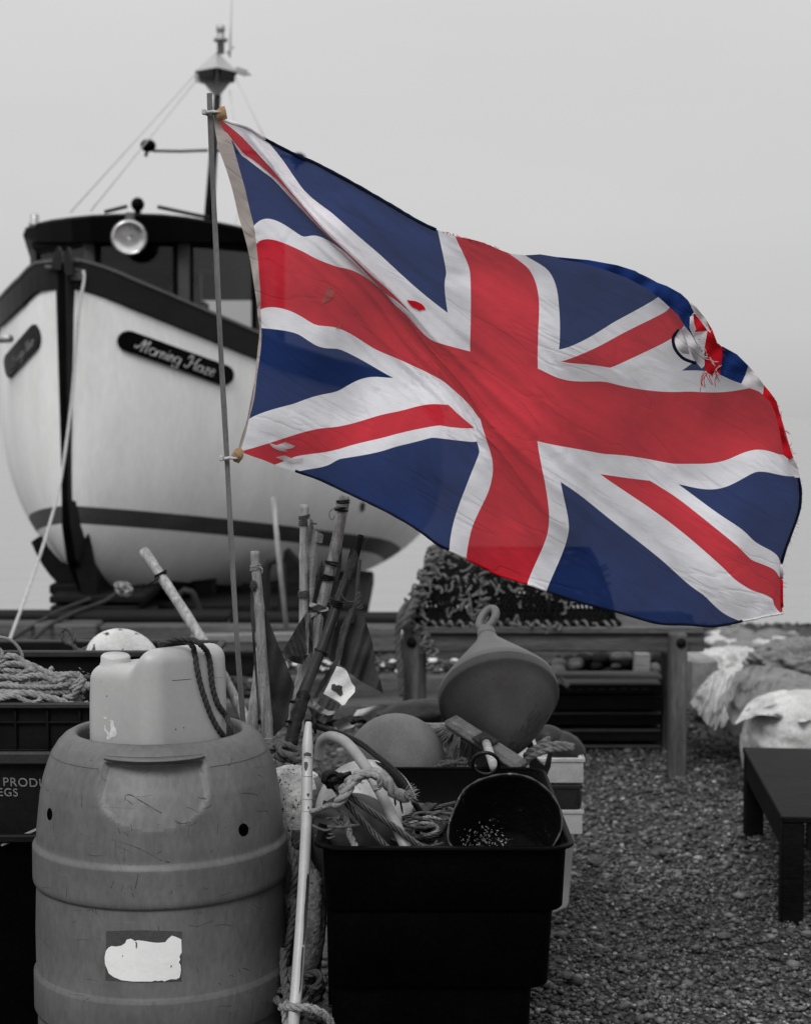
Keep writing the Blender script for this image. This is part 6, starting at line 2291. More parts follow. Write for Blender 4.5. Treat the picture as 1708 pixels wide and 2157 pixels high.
for k in range(7):
    c = P(*z1(1105 + random.uniform(-18, 22), 905 + random.uniform(-30, 90)), 4.2)
    g.tube([c + Vector((0.004 * math.cos(q), 0.003 * math.sin(q), 0.003 * math.sin(q + 1))) for q in np.linspace(0, 2 * math.pi, 9)], 0.0012, 5, cap=False)
g.tube(spline(PS([(*z1(1130, 590), 4.27), (*z1(1160, 500), 4.26), (*z1(1185, 475), 4.26), (*z1(1200, 490), 4.26)]), 0.005), 0.001, 5)
parts(g, 'lashing', M_ropem, t)
g = G()
cloth(g, [z1(*p) for p in [(1052, 540), (1085, 575), (1110, 640), (1100, 740), (1075, 800), (1030, 800), (980, 785), (1010, 700), (1030, 610)]], 4.25, 4, 0.006, 0.2, 0.4, 1)
part(g, 'torn_wrap', M_clothm, t)
g = G()
decal(g, [z1(*p) for p in [(1036, 715), (1052, 698), (1062, 720), (1050, 752), (1038, 740)]], BVHTree.FromPolygons([Vector(v) for v in (P(300, 0, 4.24), P(1200, 0, 4.24), P(1200, 2000, 4.24), P(300, 2000, 4.24))], [(0, 1, 2, 3)]), 0.0, 4)
part(g, 'wrap_marking', M_mark, t)
# g: dark triangular flag with a sewn sleeve
t = thing('marker_flag', 'dark triangular marker flag with a stitched sleeve', 'flag', P(*z1(800, 1640), 4.15))
g = G()
pole_geo(g, [(1112, 640), (1098, 800), (1085, 960), (1040, 1100)], [4.24, 4.23, 4.22, 4.2], [26, 28, 40, 60], nodes=False)
cloth(g, [z1(*p) for p in [(1095, 985), (1060, 1060), (1010, 1210), (985, 1330), (950, 1400), (880, 1520), (800, 1640), (770, 1650), (800, 1570), (880, 1450), (935, 1360), (945, 1260), (975, 1130), (1040, 990)]], 4.19, 3, 0.006, 0.3, 0.3, 4)
part(g, 'flag_sleeve', M_clothm, t)
g = G()
cloth(g, [z1(*p) for p in [(1105, 985), (1130, 1020), (1155, 1085), (1195, 1210), (1215, 1300), (1232, 1370), (1212, 1390), (1236, 1450), (1262, 1520), (1285, 1618), (1250, 1590), (1190, 1560), (1140, 1535), (1080, 1495), (1020, 1440), (965, 1400), (985, 1320), (1005, 1210), (1060, 1060)]], 4.2, 4, 0.014, 0.12, 0.25, 2)
part(g, 'flag_cloth', M_clothd, t)
g = G()
cloth(g, [z1(*p) for p in [(900, 1380), (870, 1290), (920, 1150), (960, 1080), (1000, 1100), (960, 1200), (940, 1300), (930, 1380)]], 4.26, 4, 0.01, 0.2, 0.2, 8)
part(g, 'inner_fold', M_clothd, t)
# white cloth patch with a dark blot
t = thing('cloth_patch', 'torn white cloth patch with a dark blot below the marker flag', 'cloth', P(*z1(960, 1690), 4.13))
g = G()
poly = [z1(*p) for p in [(945, 1412), (985, 1422), (1020, 1450), (1036, 1490), (1052, 1530), (1078, 1565), (1076, 1600), (1052, 1628), (1030, 1650), (1005, 1690), (985, 1698), (960, 1672), (920, 1650), (848, 1612), (880, 1550), (908, 1490)]]
cloth(g, poly, 4.15, 4, 0.004, 0.07, 0.9, 3)
part(g, 'patch_cloth', M_poppy, t)
pbv = g.bvh()
g = G()
decal(g, [z1(*p) for p in [(908, 1545), (930, 1540), (940, 1552), (960, 1548), (985, 1556), (982, 1580), (990, 1612), (975, 1630), (955, 1618), (940, 1598), (920, 1590), (905, 1580)]], pbv, 0.0015, 4)
part(g, 'dark_blot', M_clothm, t)
g = G()
cloth(g, [z1(*p) for p in [(752, 1640), (775, 1660), (820, 1705), (880, 1735), (940, 1740), (978, 1705), (972, 1725), (930, 1762), (880, 1770), (810, 1740), (760, 1680)]], 4.08, 3, 0.008, 0.2, 0.9, 3)
cloth(g, [z1(*p) for p in [(830, 1640), (900, 1650), (970, 1690), (960, 1720), (900, 1735), (840, 1710), (800, 1680)]], 4.13, 3, 0.006, 0.2, 0.4, 1, m=1)
cloth(g, [z1(*p) for p in [(735, 1700), (790, 1730), (850, 1770), (930, 1760), (900, 1810), (850, 1830), (800, 1800), (760, 1760)]], 4.1, 3, 0.012, 0.2, 0.4, 6, m=1)
single(g, 'cloth_strip', 'grey cloth strip curling under the white cloth patch', 'cloth', [M_clothp, M_clothm])
# grimy rope knotted round the foot of the poles
g = G()
for w in ([(476, 2030, 3.97), (510, 1990, 3.95), (560, 1975, 3.93), (620, 2000, 3.93), (670, 2040, 3.94), (720, 2070, 3.93)], [(500, 2060, 3.94), (560, 2090, 3.92), (620, 2080, 3.92), (660, 2050, 3.93)],
          [(520, 1985, 3.93), (540, 2040, 3.91), (600, 2060, 3.90), (650, 2110, 3.91)], [(700, 2080, 3.92), (640, 2100, 3.91), (580, 2070, 3.91)]):
    g.rope([P(*z1(a, b), Y) for a, b, Y in w], 0.0085, 3, n=12, rough=0.06)
single(g, 'foot_rope', 'grimy rope knotted round the foot of the taped pole', 'rope', M_ropem)

# white pipe at the front
t = thing('plastic_pipe', 'upright white plastic pipe with a ragged top between barrel and tub', 'pipe', P(600, 2500, 3.42))
g = G()
pw = [(650, 1522, 3.86), (648, 1560, 3.84), (647, 1640, 3.80), (645, 1740, 3.72), (640, 1850, 3.63), (632, 1980, 3.55), (623, 2100, 3.49), (618, 2160, 3.46), (600, 2420, 3.38)]
S = spline(PS(pw), 0.012)
kk = len(S)
g.tube(S, [0.0128 * (1 + 0.03 * mnoise.noise(Vector((i * 0.2, 1, 0)))) * (0.55 + 0.45 * min(1, i / 4)) for i in range(kk)], 20)
pipebv = g.bvh()
g_pipe = g
g = G()
zpp = lambda a, b: (527.6 + a * 0.28087, 1551.6 + b * 0.28066)
for p in ([(424, 1036), (432, 1033), (438, 1060), (434, 1130), (428, 1220), (420, 1330), (414, 1440), (402, 1560), (390, 1570), (398, 1450), (400, 1330), (408, 1240), (414, 1150), (418, 1080)], [(386, 1580), (398, 1585), (390, 1700), (384, 1800), (374, 1900), (362, 1940), (372, 1820), (376, 1700)],
          [(400, 130), (425, 118), (455, 130), (452, 152), (420, 148), (402, 152)], [(404, 195), (425, 190), (432, 215), (424, 250), (412, 262), (404, 235)], [(420, 432), (438, 428), (440, 448), (428, 455)], [(428, 530), (440, 528), (440, 545), (430, 546)], [(408, 1585), (413, 1585), (402, 1850), (396, 2010), (390, 2010)]):
    decal(g, [zpp(*q) for q in p], pipebv, 0.0008, 3)
g_pipe.add(g.v, g.f, 1, True)
g = G()
for b in (155, 296, 470, 560):
    w = [hit(pipebv, *zpp(a, b + 5 * math.sin((a - 400) * 0.05)), 0.0006) for a in range(396, 470, 8)]
    w = [x for x in w if x]
    if len(w) > 2:
        g.tube(w, 0.0011, 5)
g_pipe.add(g.v, g.f, 0, True)
part(g_pipe, 'pipe_body', [M_pipe, M_mark], t)

# speckled foam float wedged between barrel and pipe, another low down
g = G()
c = P(612, 1700, 4.02)
g.lathe([(0, 0.12), (0.03, 0.118), (0.055, 0.105), (0.068, 0.08), (0.07, 0.04), (0.066, -0.02), (0.055, -0.10), (0.045, -0.16), (0.035, -0.2), (0, -0.21)], c + Vector((0, 0, -0.02)), (0.12, 0, 1), 40, fn=lambda a, t, r: 0.004 * mnoise.noise(Vector((math.cos(a) * 3, math.sin(a) * 3, t * 20))))
for i_, f_ in enumerate(g.f):
    cc_ = sum((Vector(g.v[k]) for k in f_), Vector()) / len(f_)
    g.m[i_] = 1 if (cc_.x - c.x) * 1.0 - (cc_.z - c.z) * 0.42 > 0.033 or cc_.z < c.z - 0.085 else 0
single(g, 'foam_float', 'speckled white foam float wedged between the barrel and the pipe', 'float', [M_speck, M_speck2])
g = G()
c = P(648, 1960, 3.83)
g.blob(c, (0.042, 0.04, 0.15), Matrix.Rotation(R(4), 3, 'Y'), amp=0.1, fs=2)
single(g, 'foam_float', 'dirty speckled foam float low down behind the white pipe', 'float', M_speck2)
g = G()
c = P(612, 1850, 3.9)
g.blob(c, (0.045, 0.04, 0.07), amp=0.25, fs=2, seed=3)
g.blob(P(606, 1985, 3.88), (0.05, 0.04, 0.12), amp=0.2, fs=2, seed=6)
g.blob(P(660, 1860, 3.93), (0.04, 0.05, 0.09), amp=0.2, fs=2, seed=9)
single(g, 'foam_lump', 'dark broken lump of foam between the barrel hoops and the pipe', 'foam', M_speck2)
g = G()
for w in ([(604, 1772, 3.83), (615, 1800, 3.80), (622, 1840, 3.79), (618, 1880, 3.8), (606, 1910, 3.8)], [(640, 1800, 3.86), (655, 1840, 3.84), (668, 1900, 3.84), (672, 1990, 3.84), (668, 2060, 3.83), (672, 2110, 3.82)],
          [(598, 1890, 3.82), (620, 1905, 3.79), (612, 1960, 3.78), (602, 2020, 3.78), (606, 2080, 3.76)], [(596, 2000, 3.74), (598, 2060, 3.7), (606, 2110, 3.66), (612, 2150, 3.62), (604, 2200, 3.6)],
          [(644, 2060, 3.8), (660, 2050, 3.78), (674, 2056, 3.78), (668, 2080, 3.78), (650, 2084, 3.78)], [(640, 2100, 3.82), (660, 2110, 3.8), (676, 2080, 3.8)]):
    g.rope(PS(w), 0.0095, 3, n=12, rough=0.08)
tangle(g, P(640, 2090, 3.85), (0.05, 0.05, 0.12), 8, 0.0075, 31)
tangle(g, P(630, 1900, 3.92), (0.055, 0.05, 0.16), 8, 0.007, 33)
tangle(g, P(612, 2130, 3.72), (0.04, 0.05, 0.1), 5, 0.009, 35)
single(g, 'hanging_ropes', 'grimy tangled ropes hanging in the gap between barrel and tub', 'rope', M_ropem)
g = G()
g.rope(PS([(592, 2122, 3.52), (612, 2122, 3.47), (632, 2123, 3.45), (652, 2124, 3.45), (672, 2132, 3.45), (690, 2146, 3.46), (702, 2175, 3.47), (708, 2230, 3.48)]), 0.0095, 3, n=14, rough=0.08)
g.rope(PS([(606, 2110, 3.5), (600, 2136, 3.5), (604, 2165, 3.5), (612, 2200, 3.5)]), 0.0085, 3, n=14, rough=0.08)
for k in range(60):
    x = random.uniform(640, 705); y = 2126 + max(0, x - 660) * 0.55 + random.uniform(-7, 7)
    g.tube(PS([(x, y, 3.445), (x + random.uniform(-8, 8), y + random.uniform(-9, 9), 3.44)]), 0.0006, 3)
single(g, 'tie_rope', 'worn rope tied round the foot of the white pipe', 'rope', M_ropet)

# rags and a dark tarpaulin behind the round buoy
g = G()
cloth(g, [(742, 1512), (752, 1496), (778, 1490), (800, 1484), (822, 1486), (836, 1496), (820, 1510), (790, 1522), (760, 1524)], 5.3, 4, 0.02, 0.07, 0.9, 2)
cloth(g, [(700, 1525), (730, 1506), (756, 1510), (744, 1532), (716, 1540)], 5.2, 4, 0.015, 0.07, 0.9, 5)
single(g, 'white_rag', 'crumpled white rag on the shingle behind the round grey buoy', 'cloth', M_sack)
g = G()
c = P(872, 1505, 5.1)
g.blob(c, (0.11, 0.08, 0.045), Matrix.Rotation(R(-8), 3, 'Y'), amp=0.12, fs=1.5)
g.blob(c + Vector((0.07, 0.02, -0.02)), (0.1, 0.07, 0.06), amp=0.15, fs=1.5, seed=3)
single(g, 'dark_bag', 'dark rubbery bag lying left of the cone buoy', 'bag', M_crate2)
g = G()
for k in range(5):
    tangle(g, P(760 + 20 * k, 1540, 4.9), (0.06, 0.05, 0.05), 1, 0.007, 50 + k)
single(g, 'black_hose_coil', 'black coiled hose half hidden behind the round grey buoy', 'hose', M_cable)

# ================================================================== WORK BENCH WITH LOBSTER POT
wb = thing('work_bench', 'weathered timber work bench carrying the lobster pot', 'bench', (XL(1165, 7.8), 8.0, 0))
def leg(px0, px1, ytop, Y, w=0.09):
    g = G()
    x0, x1 = XL(px0, Y), XL(px1, Y)
    zt = P(0, ytop, Y).z
    g.box(((x0 + x1) / 2, Y + w / 2, zt / 2 - 0.01), (x1 - x0, w, zt + 0.02), bevel=0.006)
    return part(g, 'leg', M_woodv, wb)
leg(848, 884, 1318, 7.72); leg(1416, 1452, 1336, 7.66); leg(1400, 1420, 1376, 8.3); leg(880, 898, 1376, 8.3)
g = G()
za, zb_ = P(0, 1336, 7.72).z, P(0, 1376, 7.72).z
g.box(((XL(886, 7.76) + XL(1488, 7.76)) / 2, 7.79, (za + zb_) / 2), (XL(1488, 7.76) - XL(886, 7.76), 0.05, za - zb_), bevel=0.005)
g.box(((XL(880, 8.3) + XL(1470, 8.3)) / 2, 8.42, (za + zb_) / 2 + 0.01), (XL(1470, 8.3) - XL(880, 8.3), 0.05, za - zb_), bevel=0.005)
part(g, 'rail', M_woodg, wb)
g = G()
for k in range(4):
    y = 7.82 + k * 0.165
    g.box(((XL(858, 7.8) + XL(1484, 7.8)) / 2 + random.uniform(-.01, .01), y, za + 0.012 + random.uniform(-.002, .002)), (XL(1484, 7.8) - XL(858, 7.8), 0.155, 0.032), bevel=0.005)
part(g, 'table_board', M_woodg, wb)
for px, py in ((867, 1354), (1435, 1355)):
    g = G()
    g.lathe([(0, -0.012), (0.022, -0.012), (0.024, 0.0), (0.018, 0.008), (0, 0.01)], P(px, py, 7.655 if px > 1000 else 7.715), (0, -1, 0), 12)
    part(g, 'bolt', M_iron, wb)

# lobster pot
zb0 = za + 0.03
lp = thing('lobster_pot', 'black netted lobster pot bound with pale rope on the work bench', 'lobster pot', (XL(1070, 7.95), 8.0, zb0))
xL, xR = XL(868, 7.95), XL(1296, 7.95)
def arch(x, k=14, h=0.335, d=0.25, lean=0.0):
    return [Vector((x + lean * math.sin(math.pi * i / k), 8.02 - d * math.cos(math.pi * i / k), zb0 + 0.012 + h * math.sin(math.pi * i / k) ** 0.75)) for i in range(k + 1)]
g = G()
for x, ln in ((xL + 0.02, 0.09), ((xL * 2 + xR) / 3, 0.03), ((xL + xR * 2) / 3, -0.03), (xR - 0.02, -0.10)):
    g.tube(arch(x, lean=ln), 0.012, 8)
for yy in (7.77, 8.27):
    g.tube([(xL, yy, zb0 + 0.012), (xR, yy, zb0 + 0.012)], 0.013, 8)
for xx in (xL, xR):
    g.tube([(xx, 7.77, zb0 + 0.012), (xx, 8.27, zb0 + 0.012)], 0.013, 8)
g.tube([(xL + 0.12, 8.02, zb0 + 0.345), (xR - 0.12, 8.02, zb0 + 0.345)], 0.012, 8)
part(g, 'pot_frame', M_net, lp)
g = G()
nu, nv = 44, 30
def netp(u, v):
    x = xL + 0.01 + (xR - xL - 0.02) * u
    lean = 0.1 * (1 - 2 * u)
    a = math.pi * v
    sag = 1 - 0.05 * abs(math.sin(3 * math.pi * u)) - 0.02 * mnoise.noise(Vector((u * 12, v * 9, 2)))
    return Vector((x + lean * math.sin(a), 8.02 - 0.245 * math.cos(a) * sag, zb0 + 0.014 + 0.325 * sag * math.sin(a) ** 0.75))
for i in range(-nv, nu):
    for sgn in (1, -1):
        pts = []
        for k in range(nv + 1):
            uu = (i + k) / nu if sgn > 0 else (i + nv - k) / nu
            if 0 <= uu <= 1:
                pts.append(netp(uu, k / nv) + Vector((0, 0, random.uniform(-.002, .002))))
        if len(pts) > 1:
            g.tube(pts, 0.0044, 4, cap=False)
for xx, ln in ((xL + 0.015, 0.09), (xR - 0.015, -0.1)):       # end panels
    for k in range(-12, 13):
        pts1 = []
        for q in range(20):
            y = -0.24 + 0.48 * q / 19
            z = (q / 19 + k / 12) * 0.33
            zmax = 0.33 * max(0, 1 - (y / 0.25) ** 2) ** 0.4
            if 0 <= z <= zmax:
                pts1.append(Vector((xx + ln * z / 0.33, 8.02 + y, zb0 + 0.012 + z)))
        if len(pts1) > 1:
            g.tube(pts1, 0.0034, 4, cap=False)
            g.tube([Vector((p.x, 16.04 - p.y, p.z)) for p in pts1], 0.0034, 4, cap=False)
part(g, 'pot_netting', M_net, lp)
g = G()                                                       # inner parlour net, seen as a dark mass with gaps
for k in range(3):
    cx = xL + 0.2 + k * (xR - xL - 0.4) / 2
    for i in range(16):
        a = 2 * math.pi * i / 16
        g.tube([(cx - 0.14, 8.02 + 0.2 * math.cos(a), zb0 + 0.15 + 0.13 * math.sin(a)), (cx + 0.05, 8.02 + 0.07 * math.cos(a + .3), zb0 + 0.15 + 0.06 * math.sin(a + .3)), (cx + 0.17, 8.02 + 0.18 * math.cos(a), zb0 + 0.15 + 0.12 * math.sin(a))], 0.0045, 4)
    for rr, xx in ((0.19, -0.1), (0.1, 0.0), (0.15, 0.12)):
        g.tube([(cx + xx, 8.02 + rr * math.cos(t_), zb0 + 0.16 + rr * 0.66 * math.sin(t_)) for t_ in np.linspace(0, 6.283, 17)], 0.006, 5, cap=False)
tangle(g, (xL + 0.5, 8.02, zb0 + 0.08), (0.4, 0.2, 0.16), 12, 0.006, 71)
g.box(((xL + xR) / 2, 8.02, zb0 + 0.008), (xR - xL - 0.02, 0.48, 0.012))
part(g, 'inner_net', M_net, lp)
M_ropelp = mat('binding_rope', 0.12, 0.85, 0.5, (60, 60, 60), 0.4, bump=0.6, bsc=300)
g = G()
def wrapped(path, r=0.017, pitch=0.05, amp=0.010):
    S = spline(path, 0.008)
    fr_ = frames(S)
    L0 = 0
    coil = []
    for i, p in enumerate(S):
        if i:
            L0 += (p - S[i - 1]).length
        a = 2 * math.pi * L0 / pitch
        w_ = amp * (1 + 0.8 * mnoise.noise(Vector((L0 * 25, path[0].x * 9, 1)))) * random.uniform(0.6, 1.4)
        a += 2.2 * mnoise.noise(Vector((L0 * 14, path[0].z * 7, 5)))
        coil.append(p + (fr_[i][1] * math.cos(a) + fr_[i][2] * math.sin(a)) * w_)
    g.rope(coil, 0.0075, 3, step=0.012, rough=0.2)
    for i in range(2, len(S) - 2, 3):                          # tufts and loose turns
        if random.random() < 0.6:
            d_ = Vector((random.uniform(-1, 1), random.uniform(-1, .2), random.uniform(-1, 1))) * amp * 2.4
            e_ = Vector((random.uniform(-1, 1), random.uniform(-1, .2), random.uniform(-1, 1))) * amp * 1.6
            g.rope([S[i] - e_ * 0.5, S[i] + d_ * 0.6, S[i] + d_ + e_, S[i] + e_ * 0.3], 0.0055, 2, step=0.008, rough=0.2)
wrapped([Vector((xL + (xR - xL) * k / 8, 7.765, zb0 + 0.01)) for k in range(9)], amp=0.014, pitch=0.045)
wrapped(arch(xL + 0.03, lean=0.09)[:8], amp=0.02)
wrapped(arch(xL + 0.00, lean=0.11)[:9], amp=0.022)
wrapped(arch((xL * 2 + xR) / 3, lean=0.03)[:8], amp=0.016)
wrapped([Vector((xL + 0.10 + (xR - xL - 0.2) * k / 8, 7.83 + 0.01 * math.sin(k * 2), zb0 + 0.215 - 0.04 * k / 8 + 0.012 * math.sin(k * 1.7))) for k in range(9)], amp=0.014, pitch=0.05)
wrapped([Vector((xL + 0.10 + (xR - xL) * 0.5 * k / 8, 7.96, zb0 + 0.33)) for k in range(9)], amp=0.012, pitch=0.05)
wrapped([Vector((xL - 0.02, 7.76, zb0 + 0.02)), Vector((xL + 0.05, 7.72, zb0 - 0.03)), Vector((xL + 0.09, 7.71, zb0 - 0.09)), Vector((xL + 0.1, 7.71, zb0 - 0.13))], amp=0.018)
wrapped([Vector((xL + 0.35, 7.75, zb0 + 0.14)), Vector((xL + 0.33, 7.74, zb0 + 0.06)), Vector((xL + 0.36, 7.74, zb0 + 0.0))], amp=0.02)
for k in range(60):                                            # loose turns and knots of rope all over the mesh
    u, v = random.uniform(0.0, 1.0), random.choice([random.uniform(0.02, 0.16), random.uniform(0.3, 0.38), random.uniform(0.02, 0.55)])
    pts_ = []
    for q in range(4):
        p = netp(min(1, max(0, u)), min(0.6, max(0.01, v))) + Vector((random.uniform(-.012, .012), -0.012, random.uniform(-.012, .012)))
        pts_.append(p)
        u += random.uniform(-0.03, 0.03); v += random.uniform(-0.035, 0.035)
    g.rope(pts_, random.choice([0.0045, 0.006, 0.0075]), 2, step=0.012, rough=0.2)
for k in range(26):                                            # shaggy left end
    p = netp(random.uniform(0.0, 0.06), random.uniform(0.05, 0.5)) + Vector((-0.015, -0.01, 0))
    g.rope([p, p + Vector((random.uniform(-.04, .02), random.uniform(-.03, 0), random.uniform(-.03, .03))), p + Vector((random.uniform(-.05, .03), random.uniform(-.04, 0), random.uniform(-.07, .0)))], 0.007, 2, step=0.012, rough=0.2)
part(g, 'binding', M_ropelp, lp)
g = G()
g.rope(PS([(878, 1262, 7.85), (855, 1276, 7.72), (842, 1300, 7.66), (838, 1350, 7.66), (842, 1400, 7.66), (846, 1466, 7.66)]), 0.015, 3, n=10, rough=0.1)
g.rope(PS([(884, 1255, 7.8), (866, 1285, 7.68), (852, 1310, 7.65), (848, 1325, 7.65)]), 0.022, 3, n=10, rough=0.15)
single(g, 'dangling_rope', 'grimy rope dangling down the left leg of the work bench', 'rope', M_ropem)

# crates and a pallet under the bench
def slatbox(name, label, px0, px1, rows, Y, depth, mt, edge_mt):
    y1 = max(r[1] for r in rows)
    t = thing(name, label, 'crate', (XL((px0 + px1) / 2, Y), Y + depth / 2, max(0, P(0, y1, Y).z)))
    g = G()
    e = G()
    for y0, y1 in rows:
        zt, zb = P(0, y0, Y).z, P(0, y1, Y).z
        g.box((XL((px0 + px1) / 2, Y), Y + depth / 2, (zt + zb) / 2), (XL(px1, Y) - XL(px0, Y), depth, zt - zb), bevel=0.004)
        e.box((XL((px0 + px1) / 2, Y), Y - 0.004, zt - 0.006), (XL(px1, Y) - XL(px0, Y) - 0.01, 0.012, 0.012), bevel=0.002)
    part(g, 'crate_body', mt, t)
    part(e, 'crate_rim', edge_mt, t)
    return t
tcr = slatbox('slotted_crate', 'black slotted crate under the work bench', 1130, 1400, [(1442, 1462), (1466, 1496)], 8.25, 0.35, M_crate, M_crate)
g = G()
for k in range(10):
    p = P(1152 + k * 23, 1452, 8.24)
    g.box(p, (0.03, 0.008, 0.007), bevel=0)
parts(g, 'slot', M_crate2, tcr, 0.0)
slatbox('pallet', 'dark timber pallet standing under the slotted crate', 1120, 1398, [(1500, 1528), (1536, 1562), (1570, 1604)], 8.3, 0.4, M_woodd, M_woodg)
g = G()
g.box((XL(1285, 8.2), 8.3, P(0, 1429, 8.2).z), (XL(1400, 8.2) - XL(1170, 8.2), 0.14, 0.02), bevel=0.003)
single(g, 'plank', 'pale plank lying across the slotted crate under the bench', 'plank', M_woodl)
g = G()
p = P(1186, 1438, 8.15)
g.tube([P(1178, 1426, 8.1), P(1196, 1446, 8.1)], 0.013, 10)
single(g, 'short_stick', 'short pale stick end poking out under the bench', 'stick', M_bamboo2)
g = G()
g.beam(P(1352, 1376, 8.9), P(1350, 1425, 8.9), 0.08, 0.08, (0, 1, 0)); g.beam(P(1010, 1380, 8.9), P(1012, 1450, 8.9), 0.05, 0.14, (0, 1, 0))
single(g, 'timber_offcut', 'pale timber offcuts standing behind the work bench', 'timber', M_woodl)
for k, (pts, Y, lab) in enumerate((([(1188, 1400), (1260, 1382), (1330, 1400), (1350, 1425), (1180, 1428)], 9.1, 'heap of dark stones and scrap on the shingle behind the bench'),)):
    g = G()
    for i in range(120):
        c = P(random.uniform(1170, 1400), random.uniform(1385, 1425), 9.2 + random.uniform(-.2, .3))
        s = random.uniform(0.015, 0.05)
        g.blob(c, (s * 1.4, s, s * 0.8), Matrix.Rotation(random.uniform(0, 3), 3, 'Z'), u=8, v=6, m=random.choice([0, 0, 1]), amp=0.3)
    g.blob(P(1280, 1425, 9.3), (0.35, 0.25, 0.13), amp=0.2, fs=2)
    single(g, 'scrap_heap', lab, 'scrap', [M_woodd, M_woodg], kind='stuff')

# ================================================================== LOW DARK BENCH ON THE RIGHT
lb = thing('low_bench', 'low dark bench standing on the shingle at the right edge', 'bench', (1.75, 6.0, 0))
fl, bl = Vector((1.238, 5.41, 0)), Vector((1.345, 6.57, 0))
e1 = (bl - fl).normalized()
e2 = Vector((e1.y, -e1.x, 0))
M3 = Matrix((e2, e1, Vector((0, 0, 1)))).transposed()
Ln, Wd = (bl - fl).length, 0.95
g = G()
g.box(fl + e1 * Ln / 2 + e2 * Wd / 2 + Vector((0, 0, 0.345)), (Wd, Ln, 0.022), M3, 0.004)
part(g, 'bench_top', M_bench, lb)
g = G()
for a, b in ((fl, bl), (fl + e2 * Wd, bl + e2 * Wd)):
    d = e2 if a is fl else -e2
    g.beam(a + d * 0.02 + e1 * 0.09 + Vector((0, 0, 0.288)), b + d * 0.02 - e1 * 0.09 + Vector((0, 0, 0.288)), 0.03, 0.088)
g.beam(fl + e1 * 0.02 + e2 * 0.085 + Vector((0, 0, 0.288)), fl + e1 * 0.02 + e2 * (Wd - 0.085) + Vector((0, 0, 0.288)), 0.03, 0.088)
g.beam(bl - e1 * 0.02 + e2 * 0.085 + Vector((0, 0, 0.288)), bl - e1 * 0.02 + e2 * (Wd - 0.085) + Vector((0, 0, 0.288)), 0.03, 0.088)
part(g, 'apron', M_bench, lb)
for o_ in (fl + e2 * 0.04 + e1 * 0.04, bl + e2 * 0.04 - e1 * 0.05, fl + e2 * (Wd - 0.04) + e1 * 0.04, bl + e2 * (Wd - 0.04) - e1 * 0.05):
    g = G()
    g.box(o_ + Vector((0, 0, 0.162)), (0.074, 0.074, 0.344), M3, 0.005)
    part(g, 'leg', M_bench, lb)

# ================================================================== SACKS, TARPAULINS, DEBRIS ON THE RIGHT
def sack(name, label, c, r, mt, amp, fs, seed, rot=0, group=None, cat='sack', extra=(), boxy=1.0):
    g = G()
    g.blob(c, r, Matrix.Rotation(rot, 3, 'Z'), 96, 64, 0, amp, fs, seed, True)
    if boxy != 1.0:
        R_ = Vector(r)
        out = []
        for v in g.v:
            d = Vector(v) - Vector(c)
            n4 = (abs(d.x / R_.x) ** 4 + abs(d.y / R_.y) ** 4 + abs(d.z / R_.z) ** 4) ** 0.25
            n2 = math.sqrt((d.x / R_.x) ** 2 + (d.y / R_.y) ** 2 + (d.z / R_.z) ** 2)
            out.append(Vector(c) + d * (1 + (n2 / max(n4, 1e-6) - 1) * boxy))
        g.v = [tuple(v) for v in out]
    for e in extra:
        g.blob(e[0], e[1], Matrix.Rotation(e[2], 3, 'Y'), 48, 32, 0, amp, fs * 1.3, seed + 3, True)
    return single(g, name, label, cat, mt, group)


def drape(name, label, path, Y0, Y1, mt, cat='tarpaulin', seed=1, amp=0.05):
    """a crumpled sheet hung over what lies under it: top edge line to bottom edge line, with radiating folds"""
    top_, bot = path
    g = G()
    nU, nV = 70, 34
    T = spline([Vector((x, y, 0)) for x, y in top_], 2.0)
    B = spline([Vector((x, y, 0)) for x, y in bot], 2.0)
    V = []
    for j in range(nV + 1):
        v = j / nV
        for i in range(nU + 1):
            u = i / nU
            a = T[min(int(u * (len(T) - 1)), len(T) - 1)]
            b = B[min(int(u * (len(B) - 1)), len(B) - 1)]
            x, y = a.x + (b.x - a.x) * v, a.y + (b.y - a.y) * v
            Y = Y0 + (Y1 - Y0) * v
            f_ = u * 15 + seed + 1.4 * mnoise.noise(Vector((u * 4, v * 3, seed)))
            Y += amp * 1.5 * (abs(math.sin(f_)) - 0.5) * (0.3 + v) + amp * 1.5 * mnoise.noise(Vector((u * 5, v * 5, seed + 2)))
            Y += amp * 1.3 * (0.4 - abs(mnoise.noise(Vector((u * 9, v * 3, seed + 5))))) + amp * 0.12 * mnoise.noise(Vector((u * 30, v * 16, seed)))
            y += 5 * v * mnoise.noise(Vector((u * 9, 1, seed))) + 3 * (1 - v) * mnoise.noise(Vector((u * 12, 4, seed)))
            V.append(P(x, y, Y))
    g.add(V, [(j * (nU + 1) + i, (j + 1) * (nU + 1) + i, (j + 1) * (nU + 1) + i + 1, j * (nU + 1) + i + 1) for j in range(nV) for i in range(nU)], 0, True)
    return single(g, name, label, cat, mt)


